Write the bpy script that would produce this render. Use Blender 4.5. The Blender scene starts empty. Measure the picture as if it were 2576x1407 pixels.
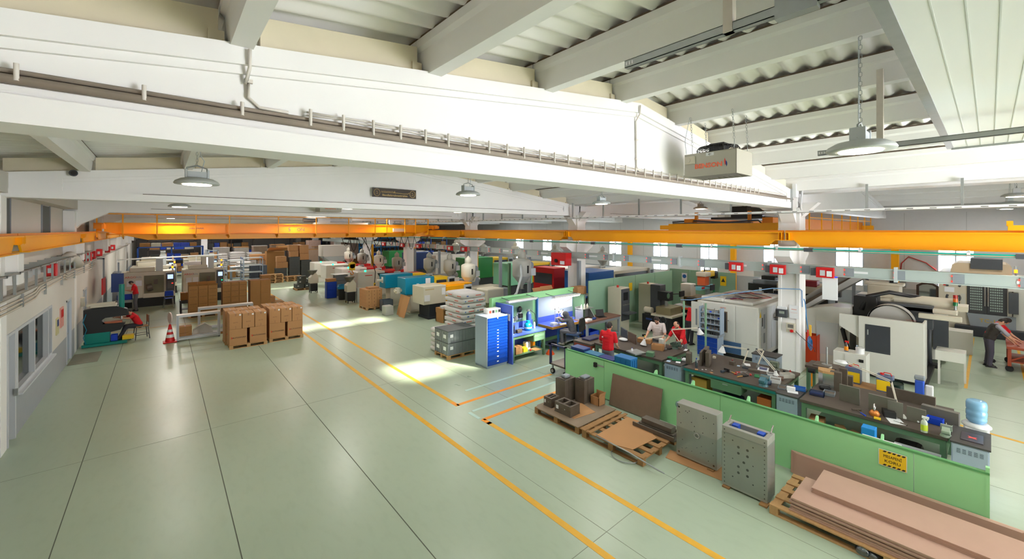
import bpy, math, random
from mathutils import Vector, Matrix
PI = math.pi
R = random.Random(11)
SC = bpy.context.scene
COL = SC.collection
# ---------------------------------------------------------------- camera, world, sun, exposure
EYE = 4.55
FOC = 1028.47 / 2576 * 36.0
YAW = math.radians(40.551)
cam_d = bpy.data.cameras.new('camera')
cam_d.sensor_width = 36.0
cam_d.lens = FOC
cam_d.shift_y = -(703.5 - 578) / 2576
cam_d.clip_start = 0.05
cam_d.clip_end = 300
cam = bpy.data.objects.new('camera', cam_d)
COL.objects.link(cam)
cam.location = (0, 0, EYE)
cam.rotation_euler = (PI / 2, 0, -YAW)
SC.camera = cam
SC.view_settings.view_transform = 'Standard'
SC.view_settings.look = 'None'
SC.view_settings.gamma = 1.0
SC.view_settings.use_curve_mapping = False
SC.view_settings.exposure = 0.55
W = bpy.data.worlds.new('world')
SC.world = W
W.use_nodes = True
wb = W.node_tree.nodes['Background']
_nt = W.node_tree
_tc = _nt.nodes.new('ShaderNodeTexCoord'); _sp = _nt.nodes.new('ShaderNodeSeparateXYZ'); _mr = _nt.nodes.new('ShaderNodeMapRange')
_mr.inputs['From Min'].default_value = -0.08; _mr.inputs['From Max'].default_value = 0.08
_mr.inputs['To Min'].default_value = 17.0; _mr.inputs['To Max'].default_value = 4.4      # glow added below the horizon to uplight the ceiling, sky above
_nt.links.new(_tc.outputs['Generated'], _sp.inputs[0]); _nt.links.new(_sp.outputs['Z'], _mr.inputs['Value']); _nt.links.new(_mr.outputs[0], wb.inputs[1])
wb.inputs[0].default_value = (0.95, 0.95, 1.0, 1)
sun_d = bpy.data.lights.new('sun', 'SUN')
sun_d.energy = 20.0
sun_d.color = (1.0, 0.90, 0.70)
sun_d.angle = math.radians(5.0)
SUN = Vector((-0.27, 0.72, -0.80)).normalized()
sun = bpy.data.objects.new('sun', sun_d)
COL.objects.link(sun)
sun.location = (0, -20, 30)
sun.rotation_euler = SUN.to_track_quat('-Z', 'Y').to_euler()
LAMP_W = 60.0
try:
    SC.cycles.use_denoising = True
    SC.cycles.max_bounces = 7
    SC.cycles.diffuse_bounces = 4
    SC.cycles.glossy_bounces = 3
    SC.cycles.transparent_max_bounces = 8
    SC.cycles.transmission_bounces = 4
    SC.cycles.sample_clamp_indirect = 6.0
    SC.cycles.caustics_reflective = False
    SC.cycles.caustics_refractive = False
except Exception:
    pass
# pixel -> place: where a sight line of the photograph meets a known real plane
_s, _c = math.sin(YAW), math.cos(YAW)
_F = 1028.47
def gp(px, py, z=0.0):
    D = _F * (EYE - z) / (py - 578); L = (px - 1288) / _F * D
    return (D * _s + L * _c, D * _c - L * _s)
def ony(px, Y):
    t = (px - 1288) / _F
    return Y * (_s + t * _c) / (_c - t * _s)
def onx(px, X):
    t = (px - 1288) / _F
    return X * (_c - t * _s) / (_s + t * _c)
def zz(X, Y, py):
    return EYE - (py - 578) * (X * _s + Y * _c) / _F
# ---------------------------------------------------------------- materials
def lin(c):
    return tuple(((v / 255) / 12.92 if v <= 10 else (((v / 255) + 0.055) / 1.055) ** 2.4) for v in c)
_M = {}
def mat(name, rgb, rough=0.5, metal=0.0, var=0.0, scale=6.0, bump=0.0, emit=0.0, alpha=1.0, spec=0.5, stretch=None):
    if name in _M:
        return _M[name]
    m = bpy.data.materials.new(name)
    m.use_nodes = True
    nt = m.node_tree
    p = nt.nodes['Principled BSDF']
    c = lin(rgb) + (1,)
    p.inputs['Base Color'].default_value = c
    p.inputs['Roughness'].default_value = rough
    p.inputs['Metallic'].default_value = metal
    p.inputs['Specular IOR Level'].default_value = spec
    if emit:
        p.inputs['Emission Color'].default_value = c
        p.inputs['Emission Strength'].default_value = emit
    if alpha < 1:
        p.inputs['Alpha'].default_value = alpha
    if var or bump:
        tc = nt.nodes.new('ShaderNodeTexCoord')
        mp = nt.nodes.new('ShaderNodeMapping')
        nt.links.new(tc.outputs['Object'], mp.inputs[0])
        if stretch:
            mp.inputs['Scale'].default_value = stretch
        nz = nt.nodes.new('ShaderNodeTexNoise')
        nz.inputs['Scale'].default_value = scale
        nz.inputs['Detail'].default_value = 5
        nt.links.new(mp.outputs[0], nz.inputs['Vector'])
        if var:
            mx = nt.nodes.new('ShaderNodeMix'); mx.data_type = 'RGBA'
            mx.inputs['A'].default_value = tuple(v * (1 - var) for v in c[:3]) + (1,)
            mx.inputs['B'].default_value = tuple(min(1, v * (1 + var)) for v in c[:3]) + (1,)
            nt.links.new(nz.outputs['Fac'], mx.inputs['Factor'])
            nt.links.new(mx.outputs['Result'], p.inputs['Base Color'])
        if bump:
            bp = nt.nodes.new('ShaderNodeBump')
            bp.inputs['Strength'].default_value = bump
            bp.inputs['Distance'].default_value = 0.02
            nt.links.new(nz.outputs['Fac'], bp.inputs['Height'])
            nt.links.new(bp.outputs[0], p.inputs['Normal'])
    _M[name] = m
    return m
def glassmat(name, rgb, fac=0.75, rough=0.05):
    if name in _M:
        return _M[name]
    m = bpy.data.materials.new(name); m.use_nodes = True
    nt = m.node_tree; out = nt.nodes['Material Output']
    nt.nodes.remove(nt.nodes['Principled BSDF'])
    a = nt.nodes.new('ShaderNodeBsdfTransparent'); a.inputs[0].default_value = lin(rgb) + (1,)
    b = nt.nodes.new('ShaderNodeBsdfGlossy'); b.inputs['Roughness'].default_value = rough
    x = nt.nodes.new('ShaderNodeMixShader'); x.inputs[0].default_value = 1 - fac
    nt.links.new(a.outputs[0], x.inputs[1]); nt.links.new(b.outputs[0], x.inputs[2])
    nt.links.new(x.outputs[0], out.inputs[0])
    _M[name] = m
    return m
WHITE = mat('white_paint', (248, 247, 246), 0.55, var=0.05, scale=1.2, bump=0.12)
WALLW = mat('white_wall', (216, 212, 205), 0.6, var=0.06, scale=0.9, bump=0.05)
GREYW = mat('grey_wall_paint', (160, 166, 174), 0.5, var=0.05)
CREAM = mat('cream_foam', (226, 216, 190), 0.8, var=0.08, scale=3, bump=0.15)
ROOF = mat('fibre_cement', (246, 243, 240), 0.75, var=0.07, scale=2)
ORANGE = mat('crane_orange', (255, 174, 0), 0.4, var=0.05, scale=2)
DORANGE = mat('crane_orange_rail', (240, 142, 4), 0.45, var=0.06)
STEEL = mat('galvanised_steel', (168, 172, 172), 0.4, 0.6, var=0.12, scale=9)
LGREY = mat('light_grey_paint', (196, 203, 206), 0.45, var=0.03)
MGREY = mat('mid_grey_paint', (140, 148, 156), 0.45, var=0.04)
BGREY = mat('bluegrey_paint', (152, 168, 186), 0.4, var=0.03)
DGREY = mat('dark_grey_paint', (72, 76, 82), 0.45, var=0.08)
BLACK = mat('black_paint', (28, 28, 30), 0.45, var=0.1)
RUBBER = mat('black_rubber', (24, 24, 25), 0.75)
DSTEEL = mat('dark_tool_steel', (104, 94, 84), 0.5, 0.25, var=0.22, scale=7)
MSTEEL = mat('mould_steel', (164, 165, 158), 0.42, 0.3, var=0.1, scale=5, stretch=(1, 1, .2))
CHROME = mat('bright_metal', (205, 205, 205), 0.2, 0.9)
BENCHTOP = mat('worn_bench_top', (84, 74, 66), 0.6, var=0.25, scale=3)
BGREEN = mat('bench_green', (92, 128, 98), 0.45, var=0.06)
PGREEN = mat('partition_green', (156, 220, 160), 0.42, var=0.03, scale=1.5)
DGREEN = mat('panel_green', (118, 158, 128), 0.5, var=0.06)
BTEAL = mat('bench_teal', (20, 118, 116), 0.45)
TEAL = mat('machine_teal', (0, 138, 176), 0.35, var=0.03)
GTEAL = mat('press_teal', (0, 128, 118), 0.4, var=0.05)
RTEAL = mat('rail_teal', (10, 164, 146), 0.45)
BLUE = mat('drawer_blue', (8, 60, 158), 0.35)
BENCHB = mat('bench_blue', (70, 96, 196), 0.45, var=0.04)
CRATEB = mat('crate_blue', (16, 66, 196), 0.4)
DBLUE = mat('dark_blue', (40, 66, 128), 0.45, var=0.06)
SBLUE = mat('shelf_blue', (52, 110, 190), 0.4)
MWHITE = mat('machine_white', (216, 216, 208), 0.38, var=0.02)
MCREAM = mat('machine_cream', (208, 202, 184), 0.42, var=0.03)
RED = mat('red_paint', (206, 22, 26), 0.4)
REDCLOTH = mat('red_cloth', (212, 20, 32), 0.85, var=0.08, scale=20)
YELLOW = mat('yellow_paint', (240, 200, 30), 0.45)
CARD = mat('cardboard', (186, 138, 92), 0.8, var=0.06, scale=3)
CARD2 = mat('cardboard_dark', (168, 122, 72), 0.8, var=0.07, scale=3)
CARDIN = mat('carton_shadow', (120, 84, 52), 0.85)
WOOD = mat('pallet_wood', (188, 148, 100), 0.75, var=0.18, scale=4, stretch=(1, 6, 6))
WOOD2 = mat('old_pallet_wood', (158, 118, 74), 0.8, var=0.22, scale=4, stretch=(6, 1, 6))
MDF = mat('fibreboard', (184, 150, 134), 0.75, var=0.06, scale=3)
PAPER = mat('white_paper', (238, 240, 244), 0.7)
PLASTW = mat('white_plastic', (232, 233, 235), 0.35)
BAG = mat('white_bag', (226, 223, 222), 0.35, var=0.05, scale=3, bump=0.2)
CRATEG = mat('crate_grey', (132, 138, 142), 0.45, var=0.04)
LAMPON = mat('lamp_glow', (255, 240, 214), emit=14.0)
TUBEON = mat('tube_glow', (255, 244, 226), emit=9.0)
LEDG = mat('green_indicator', (30, 255, 150), emit=3.0)
LEDA = mat('amber_indicator', (255, 130, 20), emit=2.6)
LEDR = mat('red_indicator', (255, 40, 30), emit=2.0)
SCREEN = mat('screen_glow', (170, 196, 240), emit=1.0)
PANE = glassmat('window_glass', (240, 246, 250), 0.9)
DARKPANE = glassmat('dark_glass', (150, 165, 168), 0.62)
CLEAR = glassmat('clear_plastic', (205, 222, 240), 0.85, 0.1)
SKIN = mat('skin', (206, 152, 124), 0.55)
HAIR = mat('dark_hair', (40, 30, 26), 0.7)
TROUS = mat('grey_trousers', (104, 104, 112), 0.85, var=0.1, scale=20)
DTROUS = mat('dark_trousers', (52, 52, 60), 0.85, var=0.1, scale=20)
TEXTK = mat('ink_black', (34, 32, 32), 0.6)
TEXTR = mat('ink_red', (214, 60, 40), 0.6)
TEXTB = mat('ink_blue', (40, 70, 160), 0.6)
TEXTG = mat('ink_gold', (196, 164, 104), 0.5)
# ---------------------------------------------------------------- mesh builder
class B:
    def __init__(s):
        s.v = []; s.f = []; s.mi = []; s.sm = []
    def add(s, vs, fs, m=0, smooth=False):
        o = len(s.v); s.v += [tuple(p) for p in vs]
        for f in fs:
            s.f.append(tuple(i + o for i in f)); s.mi.append(m); s.sm.append(smooth)
        return s
    def box(s, x0, x1, y0, y1, z0, z1, m=0):
        return s.add([(x0, y0, z0), (x1, y0, z0), (x1, y1, z0), (x0, y1, z0), (x0, y0, z1), (x1, y0, z1), (x1, y1, z1), (x0, y1, z1)],
                     [(3, 2, 1, 0), (4, 5, 6, 7), (0, 1, 5, 4), (1, 2, 6, 5), (2, 3, 7, 6), (3, 0, 4, 7)], m)
    def cb(s, cx, cy, z0, w, d, h, m=0):
        return s.box(cx - w / 2, cx + w / 2, cy - d / 2, cy + d / 2, z0, z0 + h, m)
    def cyl(s, p, q, r, r2=None, n=12, m=0, cap=True):
        p = Vector(p); q = Vector(q); r2 = r if r2 is None else r2
        d = (q - p).normalized()
        a = d.orthogonal().normalized(); b = d.cross(a)
        vs = []
        for k in range(n):
            t = 2 * PI * k / n; e = a * math.cos(t) + b * math.sin(t)
            vs.append(p + e * r); vs.append(q + e * r2)
        s.add(vs, [(2 * k, 2 * ((k + 1) % n), 2 * ((k + 1) % n) + 1, 2 * k + 1) for k in range(n)], m, True)
        if cap:
            s.add([vs[2 * k] for k in range(n)], [tuple(range(n - 1, -1, -1))], m)
            s.add([vs[2 * k + 1] for k in range(n)], [tuple(range(n))], m)
        return s
    def tube(s, pts, r, n=6, m=0):
        pts = [Vector(p) for p in pts]
        rings = []; a = None
        for i, p in enumerate(pts):
            d = (pts[min(i + 1, len(pts) - 1)] - pts[max(i - 1, 0)])
            d = d.normalized() if d.length else Vector((0, 0, 1))
            a = d.orthogonal().normalized() if a is None else (a - d * a.dot(d)).normalized()
            b = d.cross(a)
            rings.append([p + (a * math.cos(2 * PI * k / n) + b * math.sin(2 * PI * k / n)) * r for k in range(n)])
        vs = [p for g in rings for p in g]
        fs = [(i * n + k, i * n + (k + 1) % n, (i + 1) * n + (k + 1) % n, (i + 1) * n + k) for i in range(len(pts) - 1) for k in range(n)]
        fs += [tuple(range(n - 1, -1, -1)), tuple((len(pts) - 1) * n + k for k in range(n))]
        return s.add(vs, fs, m, True)
    def lathe(s, prof, c=(0, 0, 0), n=20, m=0):
        vs = []; fs = []
        for (r, z) in prof:
            for k in range(n):
                t = 2 * PI * k / n
                vs.append((c[0] + r * math.cos(t), c[1] + r * math.sin(t), c[2] + z))
        for i in range(len(prof) - 1):
            for k in range(n):
                fs.append((i * n + k, i * n + (k + 1) % n, (i + 1) * n + (k + 1) % n, (i + 1) * n + k))
        s.add(vs, fs, m, True)
        if prof[0][0] > 1e-4: s.add(vs[:n], [tuple(range(n - 1, -1, -1))], m)
        if prof[-1][0] > 1e-4: s.add(vs[-n:], [tuple(range(n))], m)
        return s
    def prism(s, poly, ax, a, b, m=0, smooth=False):
        n = len(poly)
        def P(u, v, w):
            return (w, u, v) if ax == 'x' else ((u, w, v) if ax == 'y' else (u, v, w))
        s.add([P(u, v, a) for u, v in poly] + [P(u, v, b) for u, v in poly],
              [(k, (k + 1) % n, (k + 1) % n + n, k + n) for k in range(n)], m, smooth)
        s.add([P(u, v, a) for u, v in poly], [tuple(range(n - 1, -1, -1))], m)
        s.add([P(u, v, b) for u, v in poly], [tuple(range(n))], m)
        return s
    def ball(s, c, r, n=12, m=0):
        rx, ry, rz = (r, r, r) if not isinstance(r, (tuple, list)) else r
        h = max(4, n // 2); vs = []; fs = []
        for i in range(h + 1):
            u = PI * i / h
            for k in range(n):
                t = 2 * PI * k / n
                vs.append((c[0] + rx * math.sin(u) * math.cos(t), c[1] + ry * math.sin(u) * math.sin(t), c[2] - rz * math.cos(u)))
        for i in range(h):
            for k in range(n):
                fs.append((i * n + k, i * n + (k + 1) % n, (i + 1) * n + (k + 1) % n, (i + 1) * n + k))
        return s.add(vs, fs, m, True)
    def cap(s, p, q, r, r2=None, n=10, m=0):
        r2 = r if r2 is None else r2
        s.cyl(p, q, r, r2, n, m, False); s.ball(p, r, n, m); s.ball(q, r2, n, m)
        return s
    def quad(s, a, b, c, d, m=0):
        return s.add([a, b, c, d], [(0, 1, 2, 3)], m)
    def move(s, i0, mx):
        for i in range(i0, len(s.v)):
            s.v[i] = tuple(mx @ Vector(s.v[i]))
        return s
def rotm(c, ang, ax='Z'):
    c = Vector(c)
    return Matrix.Translation(c) @ Matrix.Rotation(ang, 4, ax) @ Matrix.Translation(-c)
def ob(name, b, mats, parent=None, loc=(0, 0, 0), rz=0.0, bev=0.0, label=None):
    me = bpy.data.meshes.new(name)
    me.from_pydata(b.v, [], b.f)
    for m in (mats if isinstance(mats, (list, tuple)) else [mats]):
        me.materials.append(m)
    me.polygons.foreach_set('material_index', b.mi)
    me.polygons.foreach_set('use_smooth', b.sm)
    me.update()
    o = bpy.data.objects.new(name, me)
    COL.objects.link(o)
    o.location = loc; o.rotation_euler = (0, 0, rz)
    if parent: o.parent = parent
    if bev:
        d = o.modifiers.new('bevel', 'BEVEL'); d.width = bev; d.segments = 2; d.limit_method = 'ANGLE'; d.angle_limit = math.radians(50)
    if label: o['label'] = label
    return o
def tag(o, label, cat, group=None, kind=None):
    if label: o['label'] = label
    if cat: o['category'] = cat
    if group: o['group'] = group
    if kind: o['kind'] = kind
    return o
def T(name, label, cat, loc=(0, 0, 0), rz=0.0, group=None):
    o = bpy.data.objects.new(name, None)
    o.empty_display_size = 0.1
    COL.objects.link(o); o.location = loc; o.rotation_euler = (0, 0, rz)
    return tag(o, label, cat, group)
def S(name, label, cat, b, mats, loc=(0, 0, 0), rz=0.0, group=None, bev=0.0, kind=None):
    return tag(ob(name, b, mats, None, loc, rz, bev), label, cat, group, kind)
def ST(name, b, mats, loc=(0, 0, 0), bev=0.0, label=None, cat=None):
    o = ob(name, b, mats, None, loc, 0, bev)
    return tag(o, label, cat, None, 'structure')
def kids(o):
    return [c for c in o.children]
def dup(o, loc, rz=None, label=None, group=None):
    def cp(a, par):
        c = a.copy(); COL.objects.link(c)
        if par: c.parent = par
        for k in list(a.children): cp(k, c)
        return c
    r = cp(o, None); r.location = loc
    if rz is not None: r.rotation_euler = (0, 0, rz)
    if label: r['label'] = label
    if group: r['group'] = group
    return r
def txt(s, size, m, parent, loc, rot=(PI / 2, 0, 0), name='lettering', ext=0.0015, sx=1.0, al='CENTER', bold=0.0):
    cu = bpy.data.curves.new(name, 'FONT'); cu.body = s; cu.size = size
    cu.align_x = al; cu.align_y = 'CENTER'; cu.extrude = ext; cu.resolution_u = 2; cu.offset = bold
    t = bpy.data.objects.new(name, cu)
    me = bpy.data.meshes.new_from_object(t)
    bpy.data.objects.remove(t); bpy.data.curves.remove(cu)
    me.materials.clear(); me.materials.append(m)
    o = bpy.data.objects.new(name, me); COL.objects.link(o)
    o.location = loc; o.rotation_euler = rot; o.scale = (sx, 1, 1)
    if parent: o.parent = parent
    return o
FX = (PI / 2, 0, -PI / 2)   # lettering that faces -X
FY = (PI / 2, 0, 0)         # lettering that faces -Y
# ---------------------------------------------------------------- floor, walls, roof
XL, XC, XR = -2.45, 15.6, 32.5
BAYS = [4.2 + 9.1 * k for k in range(8)]          # girder lines
YB, YF = -9.0, 68.5
APX = 6.4
def gtop(x):
    if x <= 15.6: return 6.78 - 0.118 * abs(x - APX)
    return 6.78 - 0.118 * abs(x - 24.1)
def floor_mat():
    m = bpy.data.materials.new('green_epoxy_floor'); m.use_nodes = True
    nt = m.node_tree; p = nt.nodes['Principled BSDF']
    tc = nt.nodes.new('ShaderNodeTexCoord')
    n1 = nt.nodes.new('ShaderNodeTexNoise'); n1.inputs['Scale'].default_value = 0.35; n1.inputs['Detail'].default_value = 6
    n2 = nt.nodes.new('ShaderNodeTexNoise'); n2.inputs['Scale'].default_value = 9; n2.inputs['Detail'].default_value = 4
    mp = nt.nodes.new('ShaderNodeMapping'); mp.inputs['Scale'].default_value = (1.0, 0.35, 1)
    nt.links.new(tc.outputs['Object'], n1.inputs['Vector']); nt.links.new(tc.outputs['Object'], mp.inputs[0]); nt.links.new(mp.outputs[0], n2.inputs['Vector'])
    a = nt.nodes.new('ShaderNodeMix'); a.data_type = 'RGBA'
    a.inputs['A'].default_value = lin((162, 178, 156)) + (1,); a.inputs['B'].default_value = lin((178, 194, 172)) + (1,)
    nt.links.new(n1.outputs['Fac'], a.inputs['Factor'])
    r = nt.nodes.new('ShaderNodeValToRGB'); r.color_ramp.elements[0].position = 0.33; r.color_ramp.elements[1].position = 0.5
    r.color_ramp.elements[0].color = (0.9, 0.9, 0.88, 1)
    nt.links.new(n2.outputs['Fac'], r.inputs[0])
    b = nt.nodes.new('ShaderNodeMix'); b.data_type = 'RGBA'; b.blend_type = 'MULTIPLY'; b.inputs['Factor'].default_value = 0.35
    nt.links.new(a.outputs['Result'], b.inputs['A']); nt.links.new(r.outputs[0], b.inputs['B'])
    nt.links.new(b.outputs['Result'], p.inputs['Base Color'])
    q = nt.nodes.new('ShaderNodeMapRange'); q.inputs['To Min'].default_value = 0.22; q.inputs['To Max'].default_value = 0.42
    nt.links.new(n1.outputs['Fac'], q.inputs['Value']); nt.links.new(q.outputs[0], p.inputs['Roughness'])
    return m
JOINT = mat('floor_joint', (92, 96, 84), 0.8)
LINEY = mat('floor_line_yellow', (226, 172, 44), 0.5, var=0.14, scale=5)
LINEO = mat('floor_line_orange', (248, 154, 16), 0.45, var=0.06)
LINEB = mat('floor_line_pale', (186, 214, 204), 0.5, var=0.08)
b = B().box(XL - 3, XR + 1, YB - 2, YF + 1, -0.2, 0)
for x in (-1.19, 0.84, 2.87, 5.08, 7.1, 9.15, 11.2, 13.25, 15.3, 17.4, 19.4, 21.4, 23.5, 25.5, 27.5, 29.6):
    w_ = .007 if x < 4 else .004
    b.box(x - w_, x + w_, YB, YF, -0.01, 0.0015, 1 if x < 4 else 2)
for k in range(-1, 9):
    y = 3.75 + 7.82 * k
    b.box(XL, XR, y - 0.004, y + 0.004, -0.01, 0.0015, 2)
ST('floor', b, [floor_mat(), JOINT, mat('floor_joint_thin', (134, 138, 122), .8)])
def strip(name, p, q, w, m):
    p = Vector((p[0], p[1], 0)); q = Vector((q[0], q[1], 0)); d = (q - p).normalized(); n = Vector((-d.y, d.x, 0)) * (w / 2)
    b = B(); z = Vector((0, 0, 0.003))
    b.add([p - n, q - n, q + n, p + n, p - n + z, q - n + z, q + n + z, p + n + z], [(3, 2, 1, 0), (4, 5, 6, 7), (0, 1, 5, 4), (1, 2, 6, 5), (2, 3, 7, 6), (3, 0, 4, 7)])
    ST(name, b, m)
strip('floor_line', (4.70, 2.2), (4.80, 46), 0.115, LINEY)
strip('floor_line', (5.86, 1.5), (5.84, 7.70), 0.115, LINEY)
strip('floor_line', (5.80, 9.2), (5.82, 46), 0.115, LINEY)
strip('floor_line', (5.80, 8.92), (5.80, 9.2), 0.115, LINEO)
strip('floor_line', (5.80, 8.97), (9.3, 8.97), 0.11, LINEO)
strip('floor_line', (5.84, 7.88), (8.9, 7.90), 0.11, LINEO)
strip('floor_line', (5.84, 7.60), (5.84, 7.90), 0.115, LINEO)
strip('floor_line', (6.5, 9.62), (12.2, 9.62), 0.09, LINEB)
strip('floor_line', (5.9, 8.42), (9.3, 8.44), 0.09, LINEB)
strip('floor_line', (5.8, 7.98), (5.8, 8.42), 0.09, LINEB)
strip('floor_line', (13.0, 5.6), (13.0, 9.6), 0.09, LINEO)
strip('floor_line', (13.4, -4), (14.5, 3.0), 0.10, LINEY)
strip('floor_line', (-2.0, 25.2), (5.0, 25.4), 0.06, LINEY)
strip('floor_line', (17.5, 0.45), (26.0, 0.45), 0.07, LINEY)
strip('floor_line', (17.5, -.7), (26.0, -.7), 0.07, LINEY)
# left wall: lower part with door and window openings, upper part set back
GB = 0.95
b = B()
def wallseg(y0, y1, z0, z1, m=0):
    if z0 < GB < z1 and m == 0:
        b.box(XL - 0.3, XL, y0, y1, z0, GB, 1); b.box(XL - 0.3, XL, y0, y1, GB, z1, 0)
    else: b.box(XL - 0.3, XL, y0, y1, z0, z1, m)
wallseg(YB, 13.25, 0, 3.12); wallseg(13.25, 13.85, 2.36, 3.12); wallseg(13.85, 13.98, 0, 3.12)
wallseg(13.98, 17.75, 0, 0.93, 1); wallseg(13.98, 17.75, 2.36, 3.12)
wallseg(17.75, 20.2, 0, 3.12); wallseg(20.2, 21.15, 2.15, 3.12); wallseg(21.15, 24.0, 0, 3.12)
wallseg(24.0, 25.0, 2.1, 3.12); wallseg(25.0, YF, 0, 3.12)
b.box(XL - 0.6, XL - 0.3, YB, YF, 3.0, 7.0, 0)
b.box(XL - 0.29, XL + 0.03, YB, YF, 3.06, 3.126, 0)
b.box(XL - 0.35, XL + 0.05, YB, YF, 5.3, 5.72, 0)
ST('wall_left', b, [WALLW, GREYW])
b = B().box(XL - 3.2, XL - 3.1, 12, 26, -.1, 3, 0).box(XL - 3.2, XL - .3, 11.9, 12, -.1, 3).box(XL - 3.2, XL - .3, 26, 26.1, -.1, 3).box(XL - 3.2, XL - .3, 12, 26, 2.9, 3.0)
ST('wall_office', b, mat('office_wall', (150, 150, 144), 0.7))
b = B().box(XR, XR + 0.3, YB, 0.5, 0, 7.2)
WY = [1.2, 5.7, 9.8, 14.3, 18.4, 23.0, 27.5, 32.0, 36.6]
y = 0.5
for c in WY:
    if c - .7 > y + .01: b.box(XR, XR + .3, y, c - .7, 0, 7.2)
    b.box(XR, XR + .3, c - .7, c + .7, 0, .8); b.box(XR, XR + .3, c - .7, c + .7, 3.85, 7.2); y = c + .7
b.box(XR, XR + .3, y, YF, 0, 7.2)
b.box(XR - .02, XR, YB, YF, 0, 1.15, 1)
for k in range(30): b.box(XR - .006, XR, -4 + 2.4 * k, -3.985 + 2.4 * k, 1.2, 5.5, 3)
i0 = len(b.v)
for c in WY: b.box(XR - .03, XR, c - .7, c + .7, .8, 1.15, 0)
ST('wall_right', b, [mat('right_wall', (206, 204, 206), 0.6, var=0.04), GREYW, JOINT, mat('wall_seam', (158, 156, 158), .7)])
WF = mat('window_frame_white', (196, 202, 212), 0.4)
for i, c in enumerate(WY):
    w = T('window_%d' % (i + 1), None, None, (XR, c, 0)); w['kind'] = 'structure'
    f = B()
    for y0 in (-.7, -.03, .64): f.box(.02, .12, y0, y0 + .06, .8, 3.85)
    for z0 in (.8, 2.2, 3.79): f.box(.02, .12, -.7, .7, z0, z0 + .06)
    ob('window_frame', f, WF, w); ob('window_pane', B().box(.06, .068, -.7, .7, .8, 3.85), PANE, w)
b = B().box(XL - .6, XR + .3, YF, YF + .3, 0, 7.4)
for k in range(14): b.box(XL + 2.5 * k, XL + 2.5 * k + .02, YF - .01, YF, 0, 6, 1)
ST('wall_far', b, [mat('far_wall', (168, 164, 166), 0.7, var=0.05), JOINT])
ST('wall_back_blocker', B().box(XL - .6, 7.2, YB - .3, YB, 0, 7.2).box(13.4, XR + .3, YB - .3, YB, 0, 7.2), WALLW)  # unseen wall added behind the camera, its gap shaped to steer the daylight
# window and doors in the left wall
ALU = mat('window_frame_grey', (206, 210, 216), 0.4)
w = T('window_10', None, None, (XL, 13.98, 0)); w['kind'] = 'structure'
f = B()
for y0 in (0, 1.6, 3.2, 3.7): f.box(-.16, .02, y0, y0 + .07, .93, 2.36)
for z0 in (.93, 2.29): f.box(-.155, .016, .01, 3.76, z0, z0 + .066)
f.box(-.1, .10, -.02, 3.79, .89, .93)
ob('window_frame', f, ALU, w); ob('window_pane', B().box(-.09, -.08, .05, 3.72, .95, 2.3), DARKPANE, w)
w = T('door_1', None, None, (XL, 13.25, 0)); w['kind'] = 'structure'
f = B().box(-.2, .02, 0, .06, 0, 2.36).box(-.2, .02, .54, .62, 0, 2.36).box(-.19, .015, .06, .54, 2.3, 2.355)
ob('door_frame', f, ALU, w)
f = B().box(-.6, -.55, .02, .5, .02, 2.28)
l = ob('door_leaf', f, mat('door_dark', (88, 74, 66), .5), w); ob('door_handle', B().box(.02, .07, .46, .5, .95, 1.1), STEEL, w)
for n, (y0, y1, h, mm) in enumerate(((20.2, 21.15, 2.15, BGREY), (24.0, 25.0, 2.1, GREYW))):
    w = T('door_%d' % (n + 2), None, None, (XL, y0, 0)); w['kind'] = 'structure'
    ob('door_frame', B().box(-.1, .015, 0, .06, 0, h).box(-.1, .015, y1 - y0 - .06, y1 - y0, 0, h).box(-.1, .015, 0, y1 - y0, h - .06, h), ALU, w)
    ob('door_leaf', B().box(-.09, -.04, .06, y1 - y0 - .06, .01, h - .06), mm, w)
    ob('door_handle', B().box(-.04, .02, .12, .24, 1.0, 1.03), STEEL, w)
ob('doormat', B().box(-2.42, -1.7, 20.0, 21.6, 0.001, .012), mat('doormat', (134, 134, 118), .9, var=.2)); tag(bpy.data.objects['doormat'], 'flat grey doormat on the floor before the second door of the left wall', 'doormat')
# dark corrugated strips of the upper left wall
CORR = mat('corrugated_dark', (98, 100, 96), .5)
for i, (y0, y1) in enumerate(((10.6, 12.2), (13.75, 15.1), (18.4, 19.6), (22.95, 23.7), (27.5, 28.7), (32.2, 33.2))):
    w = T('window_%d' % (11 + i), None, None, (XL - .3, y0, 0)); w['kind'] = 'structure'
    ob('window_frame', B().box(0, .03, 0, .05, 4.2, 5.3).box(0, .03, y1 - y0 - .05, y1 - y0, 4.2, 5.3), MGREY, w)
    f = B(); n = int((y1 - y0) / .06)
    for k in range(n): f.cyl((.0, .05 + k * .06, 4.2), (.0, .05 + k * .06, 5.28), .02, n=6, cap=False)
    ob('window_pane', f, CORR, w)
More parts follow.
